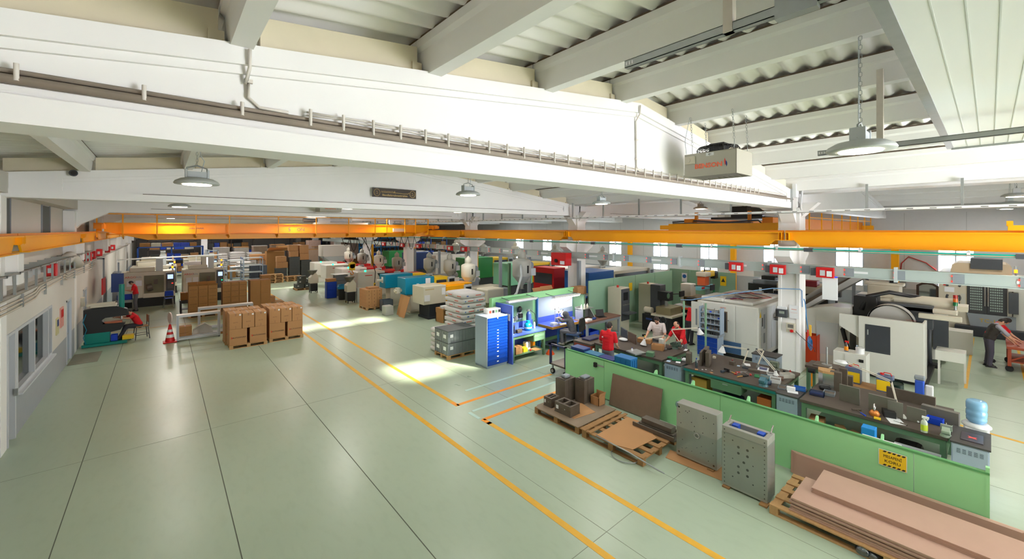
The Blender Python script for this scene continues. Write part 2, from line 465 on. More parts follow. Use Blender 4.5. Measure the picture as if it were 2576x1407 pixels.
# ---------------------------------------------------------------- columns, girders, purlins
def girder(x0, x1, ap, y, name='roof_beam'):
    e = .118
    b = B()
    t0, t1 = 6.78 - e * (ap - x0), 6.78 - e * (x1 - ap)
    b.prism([(x0, 5.3), (x1, 5.3), (x1, t1 - .02), (ap, 6.76), (x0, t0 - .02)], 'y', y - .13, y + .13)
    b.prism([(x0, 5.22), (x1, 5.22), (x1, 5.40), (x0, 5.40)], 'y', y - .22, y + .22)
    b.prism([(x0, 5.40), (x1, 5.40), (x1, 5.47), (x0, 5.47)], 'y', y - .16, y + .16)
    for a, c in (((x0, t0), (ap, 6.78)), ((ap, 6.78), (x1, t1))):
        b.prism([(a[0], a[1] - .17), (c[0], c[1] - .17), (c[0], c[1]), (a[0], a[1])], 'y', y - .2, y + .2)
        b.prism([(a[0], a[1] - .24), (c[0], c[1] - .24), (c[0], c[1] - .17), (a[0], a[1] - .17)], 'y', y - .165, y + .165)
    b.prism([(x0, 5.25), (x0 + 1.1, 5.25), (x0 + 1.1, t0 + .03), (x0, t0 - .1)], 'y', y - .195, y + .195); b.prism([(x1 - 1.1, 5.25), (x1, 5.25), (x1, t1 - .1), (x1 - 1.1, t1 + .03)], 'y', y - .195, y + .195)
    if y > 5: b.box(x0 + 2.4, x1 - 1.6, y - .222, y - .21, 5.385, 5.40, 1)
    return ST(name, b, [WHITE, mat('dark_groove', (120, 112, 106), .7)])
for i, y in enumerate(BAYS):
    girder(XL - .3, XC - .05, APX, y); girder(XC + .05, XR, 24.1, y)
    b = B()
    b.box(XC - .3, XC + .3, y - .3, y + .3, 0, 5.25)
    for s in (-1, 1):
        b.box(XC + s * .3 - .02, XC + s * .3 + .02, y - .3, y - .2, 0, 4.6); b.box(XC + s * .3 - .02, XC + s * .3 + .02, y + .2, y + .3, 0, 4.6)
    b.prism([(XC - 1.0, 3.72), (XC - 1.0, 4.03), (XC - .3, 4.03), (XC - .3, 3.3)], 'y', y - .22, y + .22)
    b.prism([(XC + 1.0, 3.72), (XC + 1.0, 4.03), (XC + .3, 4.03), (XC + .3, 3.3)], 'y', y - .22, y + .22)
    b.prism([(XC - .3, 4.75), (XC - .75, 5.22), (XC - .3, 5.22)], 'y', y - .2, y + .2)
    b.prism([(XC + .3, 4.75), (XC + .75, 5.22), (XC + .3, 5.22)], 'y', y - .2, y + .2)
    b.prism([(y - .3, 4.95), (y - .75, 5.4), (y - .3, 5.4)], 'x', XC - .2, XC + .2)
    b.prism([(y + .3, 4.95), (y + .75, 5.4), (y + .3, 5.4)], 'x', XC - .2, XC + .2)
    ST('column', b, WHITE, bev=.012)
    b = B().box(XL - .3, XL + .012, y - .5, y - .1, 0, 5.25)
    b.box(XL, XL + .19, y - .22, y + .22, 3.40, 4.04)
    if i > 1: b.prism([(XL, 4.6), (XL + .1, 4.75), (XL + .9, 5.22), (XL, 5.22)], 'y', y - .2, y + .2)
    ST('column', b, WHITE, bev=.012)
for x0, x1 in ((XC - .42, XC + .42),):
    for i in range(8):
        y0 = (YB if i == 0 else BAYS[i - 1] + .2); y1 = BAYS[i] - .2
        b = B().box(XC - .4, XC + .4, y0, y1, 5.70, 6.15).box(XC - .5, XC + .5, y0, y1, 6.08, 6.16)
        ST('roof_beam', b, WHITE)
PX = [-1.3 + 1.8 * k for k in range(10)]
PX2 = [16.9 + 1.8 * k for k in range(9)]
def purlin(x, y0, y1, mesh=None):
    L = y1 - y0
    if mesh is None:
        b = B().prism([(-.08, 0), (.08, 0), (.10, .27), (.135, .31), (.135, .40), (-.135, .40), (-.135, .31), (-.10, .27)], 'y', 0, L)
        b.box(-.13, .13, 0, L, .40, .425, 1)
        o = ST('roof_purlin', b, [WHITE, mat('purlin_packer', (96, 80, 66), .8, var=.2)])
    else:
        o = bpy.data.objects.new('roof_purlin', mesh); COL.objects.link(o); o['kind'] = 'structure'
    o.location = (x, y0, gtop(x) - .03)
    return o.data
m1 = None; m2 = None
for i in range(8):
    y0 = YB if i == 0 else BAYS[i - 1] - .01; y1 = BAYS[i] - .02
    for x in PX + PX2:
        if i == 0: m1 = purlin(x, y0, y1, m1)
        else: m2 = purlin(x, y0, y1, m2)
for y in BAYS[:4]:
    for a, c in list(zip(PX[:-1], PX[1:])) + [(XL - .2, PX[0])]:
        lo = 0 if a < APX else 1
        b = B().add([(a + .15, y - .07, gtop(a + .15) - .02), (c - .15, y - .07, gtop(c - .15) - .02), (c - .15, y + .07, gtop(c - .15) - .02), (a + .15, y + .07, gtop(a + .15) - .02),
                     (a + .15, y - .07, gtop(a + .15) + .30), (c - .15, y - .07, gtop(c - .15) + .30), (c - .15, y + .07, gtop(c - .15) + .30), (a + .15, y + .07, gtop(a + .15) + .30)],
                    [(3, 2, 1, 0), (4, 5, 6, 7), (0, 1, 5, 4), (1, 2, 6, 5), (2, 3, 7, 6), (3, 0, 4, 7)])
        b.box(c - .22, c - .11, y - .1, y + .1, gtop(c) - .03, gtop(c) + .10)
        ST('roof_infill', b, CREAM)
# corrugated roof with three unseen openings added to throw sun patches on the floor
HOLES = [(7.85, 12.4, 5.10, 6.4), (7.0, 10.8, 13.75, 14.7), (8.3, 11.1, 29.6, 30.5)]
def roof(x0, x1, name):
    ys = []; y = YB
    while y < YF:
        ys.append(y); y += .30 / (14 if y < 4.5 else (8 if y < 23 else 4))
    ys.append(YF)
    xs = sorted(set([x0, x1] + [h[k] for h in HOLES for k in (0, 1) if x0 < h[k] < x1]))
    vs = []; fs = []
    for y in ys:
        a = .042 * math.sin(2 * PI * y / .30)
        for x in xs: vs.append((x, y, gtop(x) + .435 + a))
    n = len(xs)
    for i in range(len(ys) - 1):
        for k in range(n - 1):
            ym = (ys[i] + ys[i + 1]) / 2; xm = (xs[k] + xs[k + 1]) / 2
            if any(h[0] < xm < h[1] and h[2] < ym < h[3] for h in HOLES): continue
            fs.append((i * n + k, (i + 1) * n + k, (i + 1) * n + k + 1, i * n + k + 1))
    b = B().add(vs, fs, 0, True)
    for x in (PX + PX2):
        if x0 < x < x1 and False: pass
    return ST(name, b, ROOF)
roof(XL - .6, APX, 'ceiling'); roof(APX, XC, 'ceiling'); roof(XC, 24.1, 'ceiling'); roof(24.1, XR + .3, 'ceiling')
for i, h in enumerate(HOLES):
    o = ST('window_%d' % (20 + i), B().add([(h[0], h[2], gtop(h[0]) + .47), (h[1], h[2], gtop(h[1]) + .47), (h[1], h[3], gtop(h[1]) + .47), (h[0], h[3], gtop(h[0]) + .47)], [(0, 1, 2, 3)]), PANE)  # pane over an opening that is added for the sun patches
# sheet-metal panel ceiling over the gallery, at the upper right
b = B().box(2.4, 10.05, -2.4, .40, 5.92, 6.02)
for k in range(18):
    yy = .235 - .14 * k
    b.box(2.4, 10.04, yy - .004, yy + .004, 5.917, 5.925, 1)
b.box(2.4, 10.06, .39, .47, 5.905, 5.93, 2); b.box(2.4, 10.06, .45, .47, 5.93, 6.05, 2); b.box(10.05, 10.08, -2.4, .42, 5.89, 6.03, 2)
ST('ceiling_panel', b, [mat('panel_white', (236, 237, 236), .4), mat('panel_seam', (206, 210, 206), .5), STEEL])
# ---------------------------------------------------------------- cranes, rails, lamps, heaters, overhead services
def ibeam(x, y0, y1, z0, z1, w, m, name, label, group=None):
    t = T(name, label, 'crane rail', (x, y0, z0), 0, group)
    L = y1 - y0; h = z1 - z0
    b = B().box(-.03, .03, 0, L, .02, h - .03).box(-w / 2, w / 2, 0, L, 0, .03).box(-w / 2, w / 2, 0, L, h - .03, h)
    ob('beam', b, m, t)
    b = B().box(-.03, .03, 0, L, h, h + .045)
    ob('rail', b, DORANGE, t)
    return t
def runway(x, y0, y1, z0, z1, side, labels, group):
    # one rail beam per bay, with notched ends over the corbels
    n = 0
    for i in range(8):
        a = YB if i == 0 else BAYS[i - 1] + .02; c = BAYS[i] - .02
        t = T('crane_runway', labels(i), 'crane rail', (x, a, z0), 0, group)
        L = c - a; h = z1 - z0; nt = .20; cut = .42
        web = [(0 if i == 0 else cut, 0), (L - cut, 0), (L - .22, nt), (L, nt), (L, h), (0, h)] + ([] if i == 0 else [(0, nt), (.22, nt)])
        b = B().prism([(u, v) for u, v in web], 'x', -.02, .02)
        b.box(-.13, .13, 0, L, h - .03, h); b.box(-.13, .13, (0 if i == 0 else cut), L - cut, 0, .025)
        for yy in (.04, .12, L - .12, L - .04): b.box(-.12, .12, yy - .008, yy + .008, nt, h - .03)
        b.box(-.12, .12, L - .2, L, nt - .02, nt); b.box(-.12, .12, 0, .2, nt - .02, nt)
        ob('beam', b, ORANGE, t)
        ob('rail', B().box(-.03, .03, 0, L, h, h + .05), DORANGE, t)
names = ['nearest', 'second', 'third', 'fourth', 'fifth', 'sixth', 'seventh', 'eighth']
runway(14.9, YB, YF, 4.03, 4.48, 1, lambda i: 'orange crane runway beam over the workshop edge, %s span counted from the camera' % names[i], 'right-hand crane runway beams')
runway(16.35, YB, YF, 4.03, 4.48, 1, lambda i: 'orange runway beam behind the column row, %s span from the camera' % names[i], 'crane runway beams behind the columns')
runway(-2.34, YB, YF, 4.05, 4.42, 1, lambda i: 'orange crane runway beam along the left wall, %s span counted from the camera' % names[i], 'left-wall crane runway beams')
def hrail(b, x0, x1, y, z0, h, n, r=.022):
    for z in (z0 + h, ): b.box(x0, x1, y - r, y + r, z - r * 2, z)
    for k in range(n):
        x = x0 + (x1 - x0) * k / (n - 1)
        b.box(x - r, x + r, y - r, y + r, z0 - .42, z0 + h)
        b.prism([(y - r, z0 - .5), (y - r, z0 - .42), (y + .16, z0 - .42)], 'x', x - r, x + r)
# main bridge crane
t = T('bridge_crane', 'large orange bridge crane spanning the left hall with railing on top', 'crane', (0, 26.6, 4.05))
BX0, BX1 = -2.14, 14.75
def bridge(y, d):
    return B().prism([(BX0 + .1, .42), (BX0 + 1.6, .0), (BX1 - 1.6, 0), (BX1 - .1, .42), (BX1 - .1, .80), (BX0 + .1, .80)], 'y', y, y + d).box(BX0 + .1, BX1 - .1, y - .04, y + d + .04, .78, .83)
ob('girder', bridge(0, .38), ORANGE, t); ob('girder', bridge(1.7, .38), ORANGE, t)
b = B(); b.box(BX0 + .2, BX1 - .8, -.42, 0, .26, .30)
ob('walkway', b, DORANGE, t)
for k, zz_ in enumerate((1.25, .80)): ob('railing_bar', B().box(BX0 - .1, BX1 - .25, -.44, -.40, zz_ - .04, zz_), ORANGE, t)
for k in range(13):
    x = BX0 + (-.1, .75, 1.95, 3.55, 4.85, 7.0, 8.6, 10.0, 11.3, 12.4, 13.1, 13.9, 14.6)[k] if True else 0
    x = (BX0 - .1, BX0 + .75, BX0 + 1.95, BX0 + 3.45, BX0 + 4.85, 5.0, 7.0, 8.9, 10.6, 11.4, 12.7, 13.5, 14.48)[k]
    b = B().box(x - .025, x + .025, -.45, -.40, .24, 1.25).prism([(-.45, .16), (-.45, .24), (0, .24), (0, .05)], 'x', x - .02, x + .02)
    ob('railing_post', b, ORANGE, t)
for x in (BX0, BX1 + .02):
    b = B().box(x - .16, x + .16, -1.0, 2.9, .54, .80).box(x - .13, x + .13, -1.25, -.8, .56, .74)
    for yy in (-.7, 2.5): b.cyl((x - .08, yy, .62), (x + .08, yy, .62), .13 if x > 0 else .19, n=14)
    ob('end_carriage', b, DORANGE, t)
b = B().cyl((8.0, .9, 1.12), (9.5, .9, 1.12), .24, n=14).box(7.4, 8.1, .6, 1.2, .95, 1.25).box(8.7, 9.2, .3, .75, 1.2, 1.42).box(7.2, 10.4, .3, 1.5, .84, .95)
ob('hoist', b, LGREY, t); ob('hoist_motor', B().cyl((6.6, .9, 1.08), (7.4, .9, 1.08), .14, n=12), DGREY, t)
b = B()
for k in range(12):
    x = 8.6 + .5 * k; b.tube([(x + .5 * u / 6, -.05, .0 - .9 * math.sin(PI * u / 6) * (.6 + .4 * (k % 2))) for u in range(7)], .018, 5)
ob('festoon_cable', b, RUBBER, t)
txt('5', .30, mat('crane_letter', (96, 84, 104), .5), t, (5.65, -.005, .50), FY); txt('ON', .26, mat('crane_letter', (96, 84, 104), .5), t, (6.25, -.005, .50), FY)
txt('ARI\u0394MAK', .20, mat('crane_letter', (96, 84, 104), .5), t, (1.35, -.005, .56), FY, sx=1.3).scale = (.72, .55, 1)
txt('ARI\u0394MAK', .18, mat('crane_letter_pale', (250, 140, 60), .5), t, (9.9, -.005, .56), FY, sx=1.3).scale = (.72, .55, 1)
b = B().box(12.0, 12.9, -.12, -.02, .36, .58); ob('control_box', b, LGREY, t)
ob('notice_plate', B().box(11.55, 11.8, -.47, -.45, .82, 1.15), PAPER, t)
# pendant hook of the main crane
t = T('crane_hook', 'yellow hook block on ropes hanging above the white moulding machines', 'hook', (9.6, 27.6, 1.75))
ob('hook_block', B().cyl((0, -.1, .45), (0, .1, .45), .22, n=18).box(-.16, .16, -.1, .1, .1, .5), YELLOW, t)
ob('hook', B().tube([(0, 0, .1), (.02, 0, 0), (.1, 0, -.1), (.03, 0, -.2), (-.08, 0, -.15), (-.1, 0, -.06)], .03, 8), DORANGE, t)
ob('rope', B().tube([(-.12, 0, .5), (-.12, 0, 3.14)], .012, 5).tube([(.12, 0, .5), (.12, 0, 3.14)], .012, 5), RUBBER, t)
t = T('crane_pendant', 'yellow crane control pendant on a long black cable beside the grey grinder', 'control', (10.25, 25.4, .95))
ob('handset', B().box(-.05, .05, -.04, .04, -.25, .22), YELLOW, t, bev=.01); ob('button', B().box(-.03, .03, -.055, -.04, -.2, .15), BLACK, t)
ob('cable', B().tube([(0, 0, .22), (.05, 0, .9), (-.15, 0, 1.6), (-.25, .3, 2.4), (-.3, 1.4, 3.12)], .022, 6), RUBBER, t)
# second crane, in the bay behind the columns
t = T('bridge_crane', 'smaller orange double-girder crane in the bay behind the columns with a black hoist', 'crane', (16.35, 4.9, 4.53))
for yy in (.1, 3.0):
    ob('girder', B().box(.1, 15.9, yy, yy + .34, .02, .46), DORANGE, t)
b = B().box(-.15, .15, -.4, 3.9, .0, .26).box(-.12, .12, 3.6, 4.3, .02, .2); ob('end_carriage', b, ORANGE, t)
b = B().box(15.7, 16.0, -.4, 3.9, .0, .26); ob('end_carriage', b, ORANGE, t)
for (x0, z) in ((1.2, .98), (1.2, .52)): ob('railing_bar', B().box(3.0, 15.8, -.3, -.26, z - .035, z), ORANGE, t)
for k in range(8): ob('railing_post', B().box(3.0 + 1.82 * k, 3.05 + 1.82 * k, -.3, -.26, .0, .98), ORANGE, t)
b = B().cyl((1.5, 1.6, .72), (3.0, 1.6, .72), .26, n=16).cyl((3.0, 1.6, .72), (3.5, 1.6, .72), .18, n=12).box(1.1, 1.5, 1.3, 1.9, .5, .95).box(.9, 3.6, .6, 2.6, .44, .52)
ob('hoist', b, BLACK, t)
for y in (2.9, .9): ob('bracket', B().box(.3, .42, y, y + .1, .26, .72), DORANGE, t)
ob('cable_arm', B().box(.0, .3, .8, 3.8, .26, .30).tube([(.2, 3.9, .34), (.2, 3.0, .38), (.2, 1.8, .30), (.2, .6, .36), (.2, .3, .05)], .03, 6), DGREY, t)
t = T('crane_stop', 'bright yellow buffer block on the nearest runway beam at the right edge', 'buffer', (14.9, -.55, 4.53))
ob('block', B().box(-.12, .12, .0, .28, 0, .12).box(-.1, .1, .2, .3, .1, .22).box(-.12, .12, -.3, -.05, 0, .14), ORANGE, t)
# teal conductor rail under the right runway, in spans, with hangers
t = T('conductor_rail', 'teal conductor rail running below the right orange runway', 'conductor rail', (14.62, YB, 3.91))
ob('profile', B().box(-.025, .025, 0, 60, 0, .075), RTEAL, t); ob('copper_strip', B().box(-.03, -.024, 0, 60, .018, .034), mat('copper_strip', (214, 150, 130), .5), t)
for k in range(30): ob('hanger', B().box(-.03, .03, 1.3 + 2 * k, 1.36 + 2 * k, -.01, .11).box(-.03, .15, 1.31 + 2 * k, 1.35 + 2 * k, .1, .14), PLASTW, t)
for k in range(6): ob('joint_cover', B().box(-.04, .04, 4.4 + 4 * k, 4.62 + 4 * k, -.02, .09), DGREY, t)
# grey busbar trunking with red tap-off boxes
t = T('busbar_trunking', 'long pale grey busbar trunking along the column row with dark joint covers', 'busbar', (14.95, YB, 3.20))
ob('housing', B().box(-.06, .06, 0, 62, .0, .27).box(-.09, .09, 0, 62, .26, .285).box(-.09, .09, 0, 62, -.015, .01), mat('busbar_grey', (178, 190, 188), .4), t)
for k in range(40):
    y = 1.0 + 1.05 * k
    if y > 44: break
    ob('joint_cover', B().box(-.075, .075, y, y + .2, .02, .25), MGREY, t)
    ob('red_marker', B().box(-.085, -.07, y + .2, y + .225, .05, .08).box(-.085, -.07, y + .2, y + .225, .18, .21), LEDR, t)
for k in range(14): ob('bracket', B().box(-.1, .1, 1.6 + 3 * k, 1.67 + 3 * k, -.06, .34), LGREY, t)
for k in range(8): ob('label_plate', B().box(-.068, -.06, 5.0 + 3.1 * k, 5.5 + 3.1 * k, .11, .17), PAPER, t)
tb = None
for i, (px, w_) in enumerate(((2073, .5), (1955, .42), (1851, .38))):
    y = onx(px, 14.9)
    lab = ('red tap-off box with grey cover on the busbar, right of the front column', 'red tap-off box on the busbar, just left of the front column', 'red tap-off box on the busbar above the green partition corner')[i]
    t = T('tap_off_box', lab, 'switch box', (14.86, y, 3.14), 0, 'red tap-off boxes on the busbar')
    ob('case', B().box(-.14, .0, -.26, .16, .0, .30), RED, t, bev=.01); ob('plug_end', B().box(-.11, .0, .16, .30, .04, .26), DGREY, t, bev=.01)
    ob('window', B().box(-.15, -.14, -.06, .06, .06, .22), LGREY, t); ob('label_plate', B().box(-.15, -.14, -.22, -.1, .04, .2), PAPER, t)
for i, px in enumerate((1170, 1135, 1055, 1015, 968)):
    y = onx(px, 14.9)
    t = T('tap_off_box', 'small red tap-off box, %s from the second column along the busbar' % names[i].replace('nearest', 'first'), 'switch box', (14.86, y, 3.14), 0, 'red tap-off boxes on the far busbar')
    ob('case', B().box(-.12, .0, -.3, .3, .0, .30), RED, t); ob('label_plate', B().box(-.13, -.12, -.12, .14, .06, .24), PAPER, t)
y = onx(1418, 14.6)
t = T('red_cabinet', 'large red electric box hanging on the busbar by the second column', 'switch box', (14.5, y, 2.85))
ob('case', B().box(-.2, .2, -.4, .55, .0, .60), RED, t, bev=.01); ob('switch', B().cyl((-.2, .2, .22), (-.25, .2, .22), .09), BLACK, t); ob('label_plate', B().box(-.21, -.2, -.32, -.05, .06, .22), PAPER, t)
# perforated cable tray on hanging rods
t = T('cable_tray', 'white perforated cable tray hung on rods above the column row', 'cable tray', (14.75, YB, 5.06))
b = B().box(-.12, .12, 0, 60, 0, .01).box(-.12, -.11, 0, 60, 0, .07).box(.11, .12, 0, 60, 0, .07)
ob('tray', b, WHITE, t)
b = B()
for k in range(90): b.box(-.123, -.12, .2 + .42 * k, .32 + .42 * k, .025, .045)
ob('slot_row', b, mat('slot_dark', (120, 116, 112), .8), t)
for k in range(26):
    y = 5.87 + 1.77 * k
    ob('hanger_post', B().box(-.03, .03, y, y + .05, .02, gtop(14.75) - 5.05), STEEL, t)
# high-bay lamps
def chainb(b, p, q, s=.045):
    p = Vector(p); q = Vector(q); n = max(2, int((q - p).length / s)); d = (q - p) / n
    for k in range(n):
        a = p + d * k; c = p + d * (k + 1.25)
        o = Vector((.014, 0, 0)) if k % 2 else Vector((0, .014, 0))
        b.tube([a, a + d * .3 + o, c - d * .3 + o, c], .0035, 4); b.tube([a, a + d * .3 - o, c - d * .3 - o, c], .0035, 4)
def lamp_build(lbl, lx, ly, lz, g):
    t = T('high_bay_lamp', lbl, 'lamp', (lx, ly, lz), 0, g)
    ob('reflector', B().lathe([(.12, .11), (.22, .09), (.29, .05), (.31, .015), (.30, .0), (.2, .0)], n=28), mat('lamp_body', (186, 190, 188), .45), t)
    ob('diffuser', B().lathe([(.2, .002), (.19, -.012), (.001, -.016)], n=24), LAMPON, t)
    ob('driver_box', B().box(-.13, .13, -.06, .06, .11, .21).box(-.16, -.13, -.07, .07, .08, .24).box(.13, .16, -.07, .07, .08, .24), LGREY, t, bev=.006)
    ob('bracket', B().tube([(-.15, 0, .12), (-.13, 0, .27), (0, 0, .31), (.13, 0, .27), (.15, 0, .12)], .012, 6), STEEL, t)
    z1 = gtop(lx) - lz + .02; b = B(); chainb(b, (0, 0, .31), (0, 0, z1), .05)
    ob('chain', b, STEEL, t)
    ob('power_cord', B().tube([(.06, .02, .21), (.10, .03, .4), (.05, .02, z1 * .6), (.03, .02, z1)], .007, 5), LGREY, t)
    return t
def lamp_light(x, y, z, p):
    d = bpy.data.lights.new('lamp_light', 'AREA'); d.shape = 'DISK'; d.size = .4; d.energy = p; d.color = (1.0, .95, .89)
    o = bpy.data.objects.new('lamp_light', d); COL.objects.link(o); o.location = (x, y, z - .03)
ROWS = [.93, 8.55, 17.4, 26.5, 35.7, 44.8, 54.0]
colw = ['over the aisle', 'under the roof ridge', 'near the column row']
for i, y in enumerate(ROWS):
    for j, x in enumerate((.44, 5.86, 11.3)):
        if i == 0 and j != 1:
            continue
        lamp_build('round white high-bay lamp on a chain, %s row from the camera, %s' % (names[i].replace('nearest', 'first'), colw[j]), x, y, 5.42 if j else 5.3, 'high-bay lamps of the left hall')
        lamp_light(x, y, 5.42 if j else 5.3, LAMP_W * ((.7, .9, 1.1, 1.5, 1.6, 1.6, 1.6)[i]) * (.45 if j == 0 and i < 3 else 1))
for i, y in enumerate((-.5, 8.6, 17.6, 26.7, 36)):
    for j, x in enumerate((18.7, 24.2, 29.6)):
        lamp_build('high-bay lamp in the bay behind the columns, %s row, %s from the column row' % (names[i].replace('nearest', 'first'), ('first', 'middle', 'last')[j]), x, y, 5.5, 'high-bay lamps behind the columns')
        lamp_light(x, y, 5.5, LAMP_W * .8)
# ceiling heaters
def heater(lbl, loc, L, D, H, zx=0):
    t = T('unit_heater', lbl, 'heater', loc)
    HG = mat('heater_grey', (176, 172, 158), .45)
    b = B()
    b.box(0, .012, 0, L, 0, H).box(D - .012, D, 0, L, 0, H).box(0, D, 0, .012, 0, H).box(0, D, L - .012, L, 0, H).box(0, D, 0, L, H - .01, H)
    ob('casing', b, HG, t, bev=.004)
    b = B()
    for k in range(9):
        y = .06 + (L - .12) * k / 8
        b.add([(.02, y, .0), (D - .02, y, .0), (D - .02, y + .07, .06), (.02, y + .07, .06)], [(0, 1, 2, 3)])
    ob('louvre', b, HG, t)
    b = B(); c = (D / 2, L / 2)
    for r, z in ((.36, H), (.36, H + .08), (.33, H + .12), (.25, H + .13), (.16, H + .14)):
        b.tube([(c[0] + r * math.cos(2 * PI * k / 24), c[1] + r * math.sin(2 * PI * k / 24), z) for k in range(25)], .006, 4)
    for k in range(30):
        u = 2 * PI * k / 30
        b.tube([(c[0] + r * math.cos(u), c[1] + r * math.sin(u), z) for r, z in ((.36, H), (.36, H + .08), (.33, H + .12), (.12, H + .14))], .005, 4)
    ob('fan_guard', b, BLACK, t)
    ob('fan_motor', B().box(c[0] - .12, c[0] + .12, c[1] - .16, c[1] + .12, H + .02, H + .19), BLACK, t, bev=.02)
    b = B().box(-.05, 0, L - .2, L - .03, H - .19, H - .05).cyl((-.05, L - .09, H - .12), (-.06, L - .09, H - .12), .045, n=20)
    ob('thermostat', b, MCREAM, t)
    ob('sticker', B().box(-.003, 0, L - .54, L - .40, H - .075, H - .02), PAPER, t); txt('\u2190', .07, TEXTK, t, (-.005, L - .47, H - .05), FX)
    txt('BENSON', .115, mat('heater_orange', (230, 104, 66), .5), t, (-.004, L * .52, H * .42), FX, sx=1.1, bold=.004)
    b = B()
    pts = [(.0, .0), (.012, .05), (.004, .11), (-.02, .05)]
    b.prism([(L * .19 + u, H * .36 + v) for u, v in ((0, .03), (.012, 0.0), (.03, .06), (.02, .13), (.004, .08))], 'x', -.004, -.001)
    ob('flame_mark', b, TEXTR, t)
    ob('flame_mark', B().prism([(L * .165 + u, H * .30 + v) for u, v in ((0, .03), (.012, 0.0), (.03, .07), (.022, .11), (.002, .07))], 'x', -.004, -.001), TEXTB, t)
    for (x, y) in ((.06, .06), (D - .06, .06), (.06, L - .12), (D - .06, L - .12)):
        b = B(); zt = gtop(loc[0]) - loc[2] + zx
        b.tube([(x, y, H), (x, y, H + .17)], .006, 5); chainb(b, (x, y, H + .17), (x, y + .03, zt))
        ob('chain', b, STEEL, t)
    ob('power_cord', B().tube([(-.03, L - .05, H), (-.06, L - .04, H + .25), (.0, L - .1, gtop(loc[0]) - loc[2])], .006, 5), LGREY, t)
    return t
heater('grey ceiling heater with orange lettering hung on four chains before the front girder', (7.5, 2.83, 5.53), .92, .72, .43)
hb = heater('far ceiling heater, small grey box hung before the third girder', (6.75, 20.9, 5.42), 1.0, .8, .40, .42)
hb.rotation_euler = (0, 0, PI / 2); hb.location = (6.75, 20.9, 5.42)
# strut channels on posts
def strut(lbl, x, y0, y1, z, posts):
    t = T('strut_channel', lbl, 'strut', (x, y0, z))
    L = y1 - y0
    b = B().box(-.03, .03, 0, L, 0, .006).box(-.03, -.024, 0, L, 0, .07).box(.024, .03, 0, L, 0, .07).box(-.03, -.01, 0, L, .064, .07).box(.01, .03, 0, L, .064, .07)
    ob('channel', b, STEEL, t)
    ob('slot_row', B().box(-.032, -.03, L - .09, L - .075, .02, .05).box(-.032, -.03, L - .06, L - .045, .02, .05).box(-.032, -.03, L - .03, L - .015, .02, .05), PLASTW, t)
    for y in posts:
        ob('hanger_post', B().box(-.035, .035, y - y0 - .035, y - y0 + .035, 0, gtop(x) - z + .1), mat('rusty_post', (206, 198, 186), .5, var=.12), t)
    return t
t = strut('galvanised strut channel under the roof before the nearest girder', 3.36, -2.0, 2.25, 6.08, (1.32,))
ob('coupler_plate', B().box(-.04, .04, 2.75, 3.0, -.03, .13), STEEL, t)
strut('galvanised strut channel beside the white panel ceiling, under the lamp', 7.5, -3.5, 1.68, 5.66, (.98, -1.5))
# conduits on the front girder
PIPE = mat('conduit_white', (222, 216, 208), .5, var=.06)
GRIME = mat('conduit_grimy', (158, 146, 134), .6, var=.25, scale=3)
GYF = BAYS[0] - .13
t = T('conduit_run', 'pair of grimy conduits clamped along the bottom of the front girder', 'conduit', (0, GYF, 5.47))
ob('pipe', B().tube([(-2.4, -.05, .03), (4, -.05, .03), (15, -.05, .03)], .032, 8), GRIME, t)
ob('pipe', B().tube([(-2.4, -.03, .085), (2.2, -.03, .085), (15, -.03, .085)], .018, 6), GRIME, t)
ob('cable', B().tube([(1.0, -.03, .12)] + [(1.0 + .28 * k, -.03, .125 + .012 * (k % 2)) for k in range(1, 48)], .009, 5), PIPE, t)
ob('cable', B().tube([(1.0, -.03, .15)] + [(1.0 + .28 * k, -.03, .15 + .008 * ((k + 1) % 2)) for k in range(1, 48)], .009, 5), PIPE, t)
for k in range(44):
    x = -1.9 + .6 * k if k < 5 else 1.02 + .29 * (k - 5)
    ob('clamp', B().cyl((x, -.075, .02), (x, -.075, .17 if k >= 5 else .13), .014, n=6), PIPE, t)
for x, lbl in ((.55, 'thin conduit dropping down the front girder below the left roof purlin'), (6.35, 'thin twin conduit dropping down the front girder at the ridge')):
    t = T('conduit_drop', lbl, 'conduit', (x, GYF - .01, 5.5))
    zt = gtop(x) - 5.5
    ob('pipe', B().tube([(.0, -.09, zt - .05), (0, -.08, zt - .2), (-.02, -.012, zt - .32), (0, -.012, .3), (.0, -.012, .16), (.08, -.012, .09), (.3, -.012, .09)], .014, 6), PIPE, t)
    for z in (.28, .62): ob('clip', B().box(-.03, .03, -.03, 0, z, z + .03), PIPE, t)
t = T('junction_box', 'white cable junction box at the top of the front column', 'junction box', (14.75, BAYS[0] - .34, 5.55))
ob('box', B().box(0, .3, 0, .1, 0, .4), PLASTW, t); ob('cable', B().tube([(.35, 0, .55), (.42, -.05, .2), (.4, -.02, -.3), (.5, -.05, -.55)], .03, 6), PLASTW, t)
# sign on the second girder
t = T('wall_sign', 'long dark brown sign with gold calligraphy on the second girder', 'sign', (ony(935, 13.1), 13.02, 5.62))
SW = ony(1044, 13.1) - ony(935, 13.1)
ob('board', B().box(0, SW, 0, .04, 0, .30), mat('sign_brown', (56, 44, 32), .5), t)
for x in (.14, SW - .14):
    ob('ring', B().tube([(x + .10 * math.cos(2 * PI * k / 28), -.008, .15 + .115 * math.sin(2 * PI * k / 28)) for k in range(29)], .008, 5), TEXTG, t)
    ob('script_mark', B().tube([(x - .04, -.006, .12), (x + .02, -.006, .10), (x + .04, -.006, .14), (x, -.006, .16), (x + .02, -.006, .20)], .007, 5).tube([(x - .03, -.006, .17), (x - .01, -.006, .2)], .006, 4), TEXTG, t)
b = B()
rr = random.Random(3)
for k in range(9):
    x = .28 + .055 * k
    b.tube([(x, -.006, .15 + .02 * rr.random()), (x + .02, -.006, .22 - .02 * rr.random()), (x + .05, -.006, .19), (x + .04, -.006, .15), (x + .07, -.006, .165)], .007, 5)
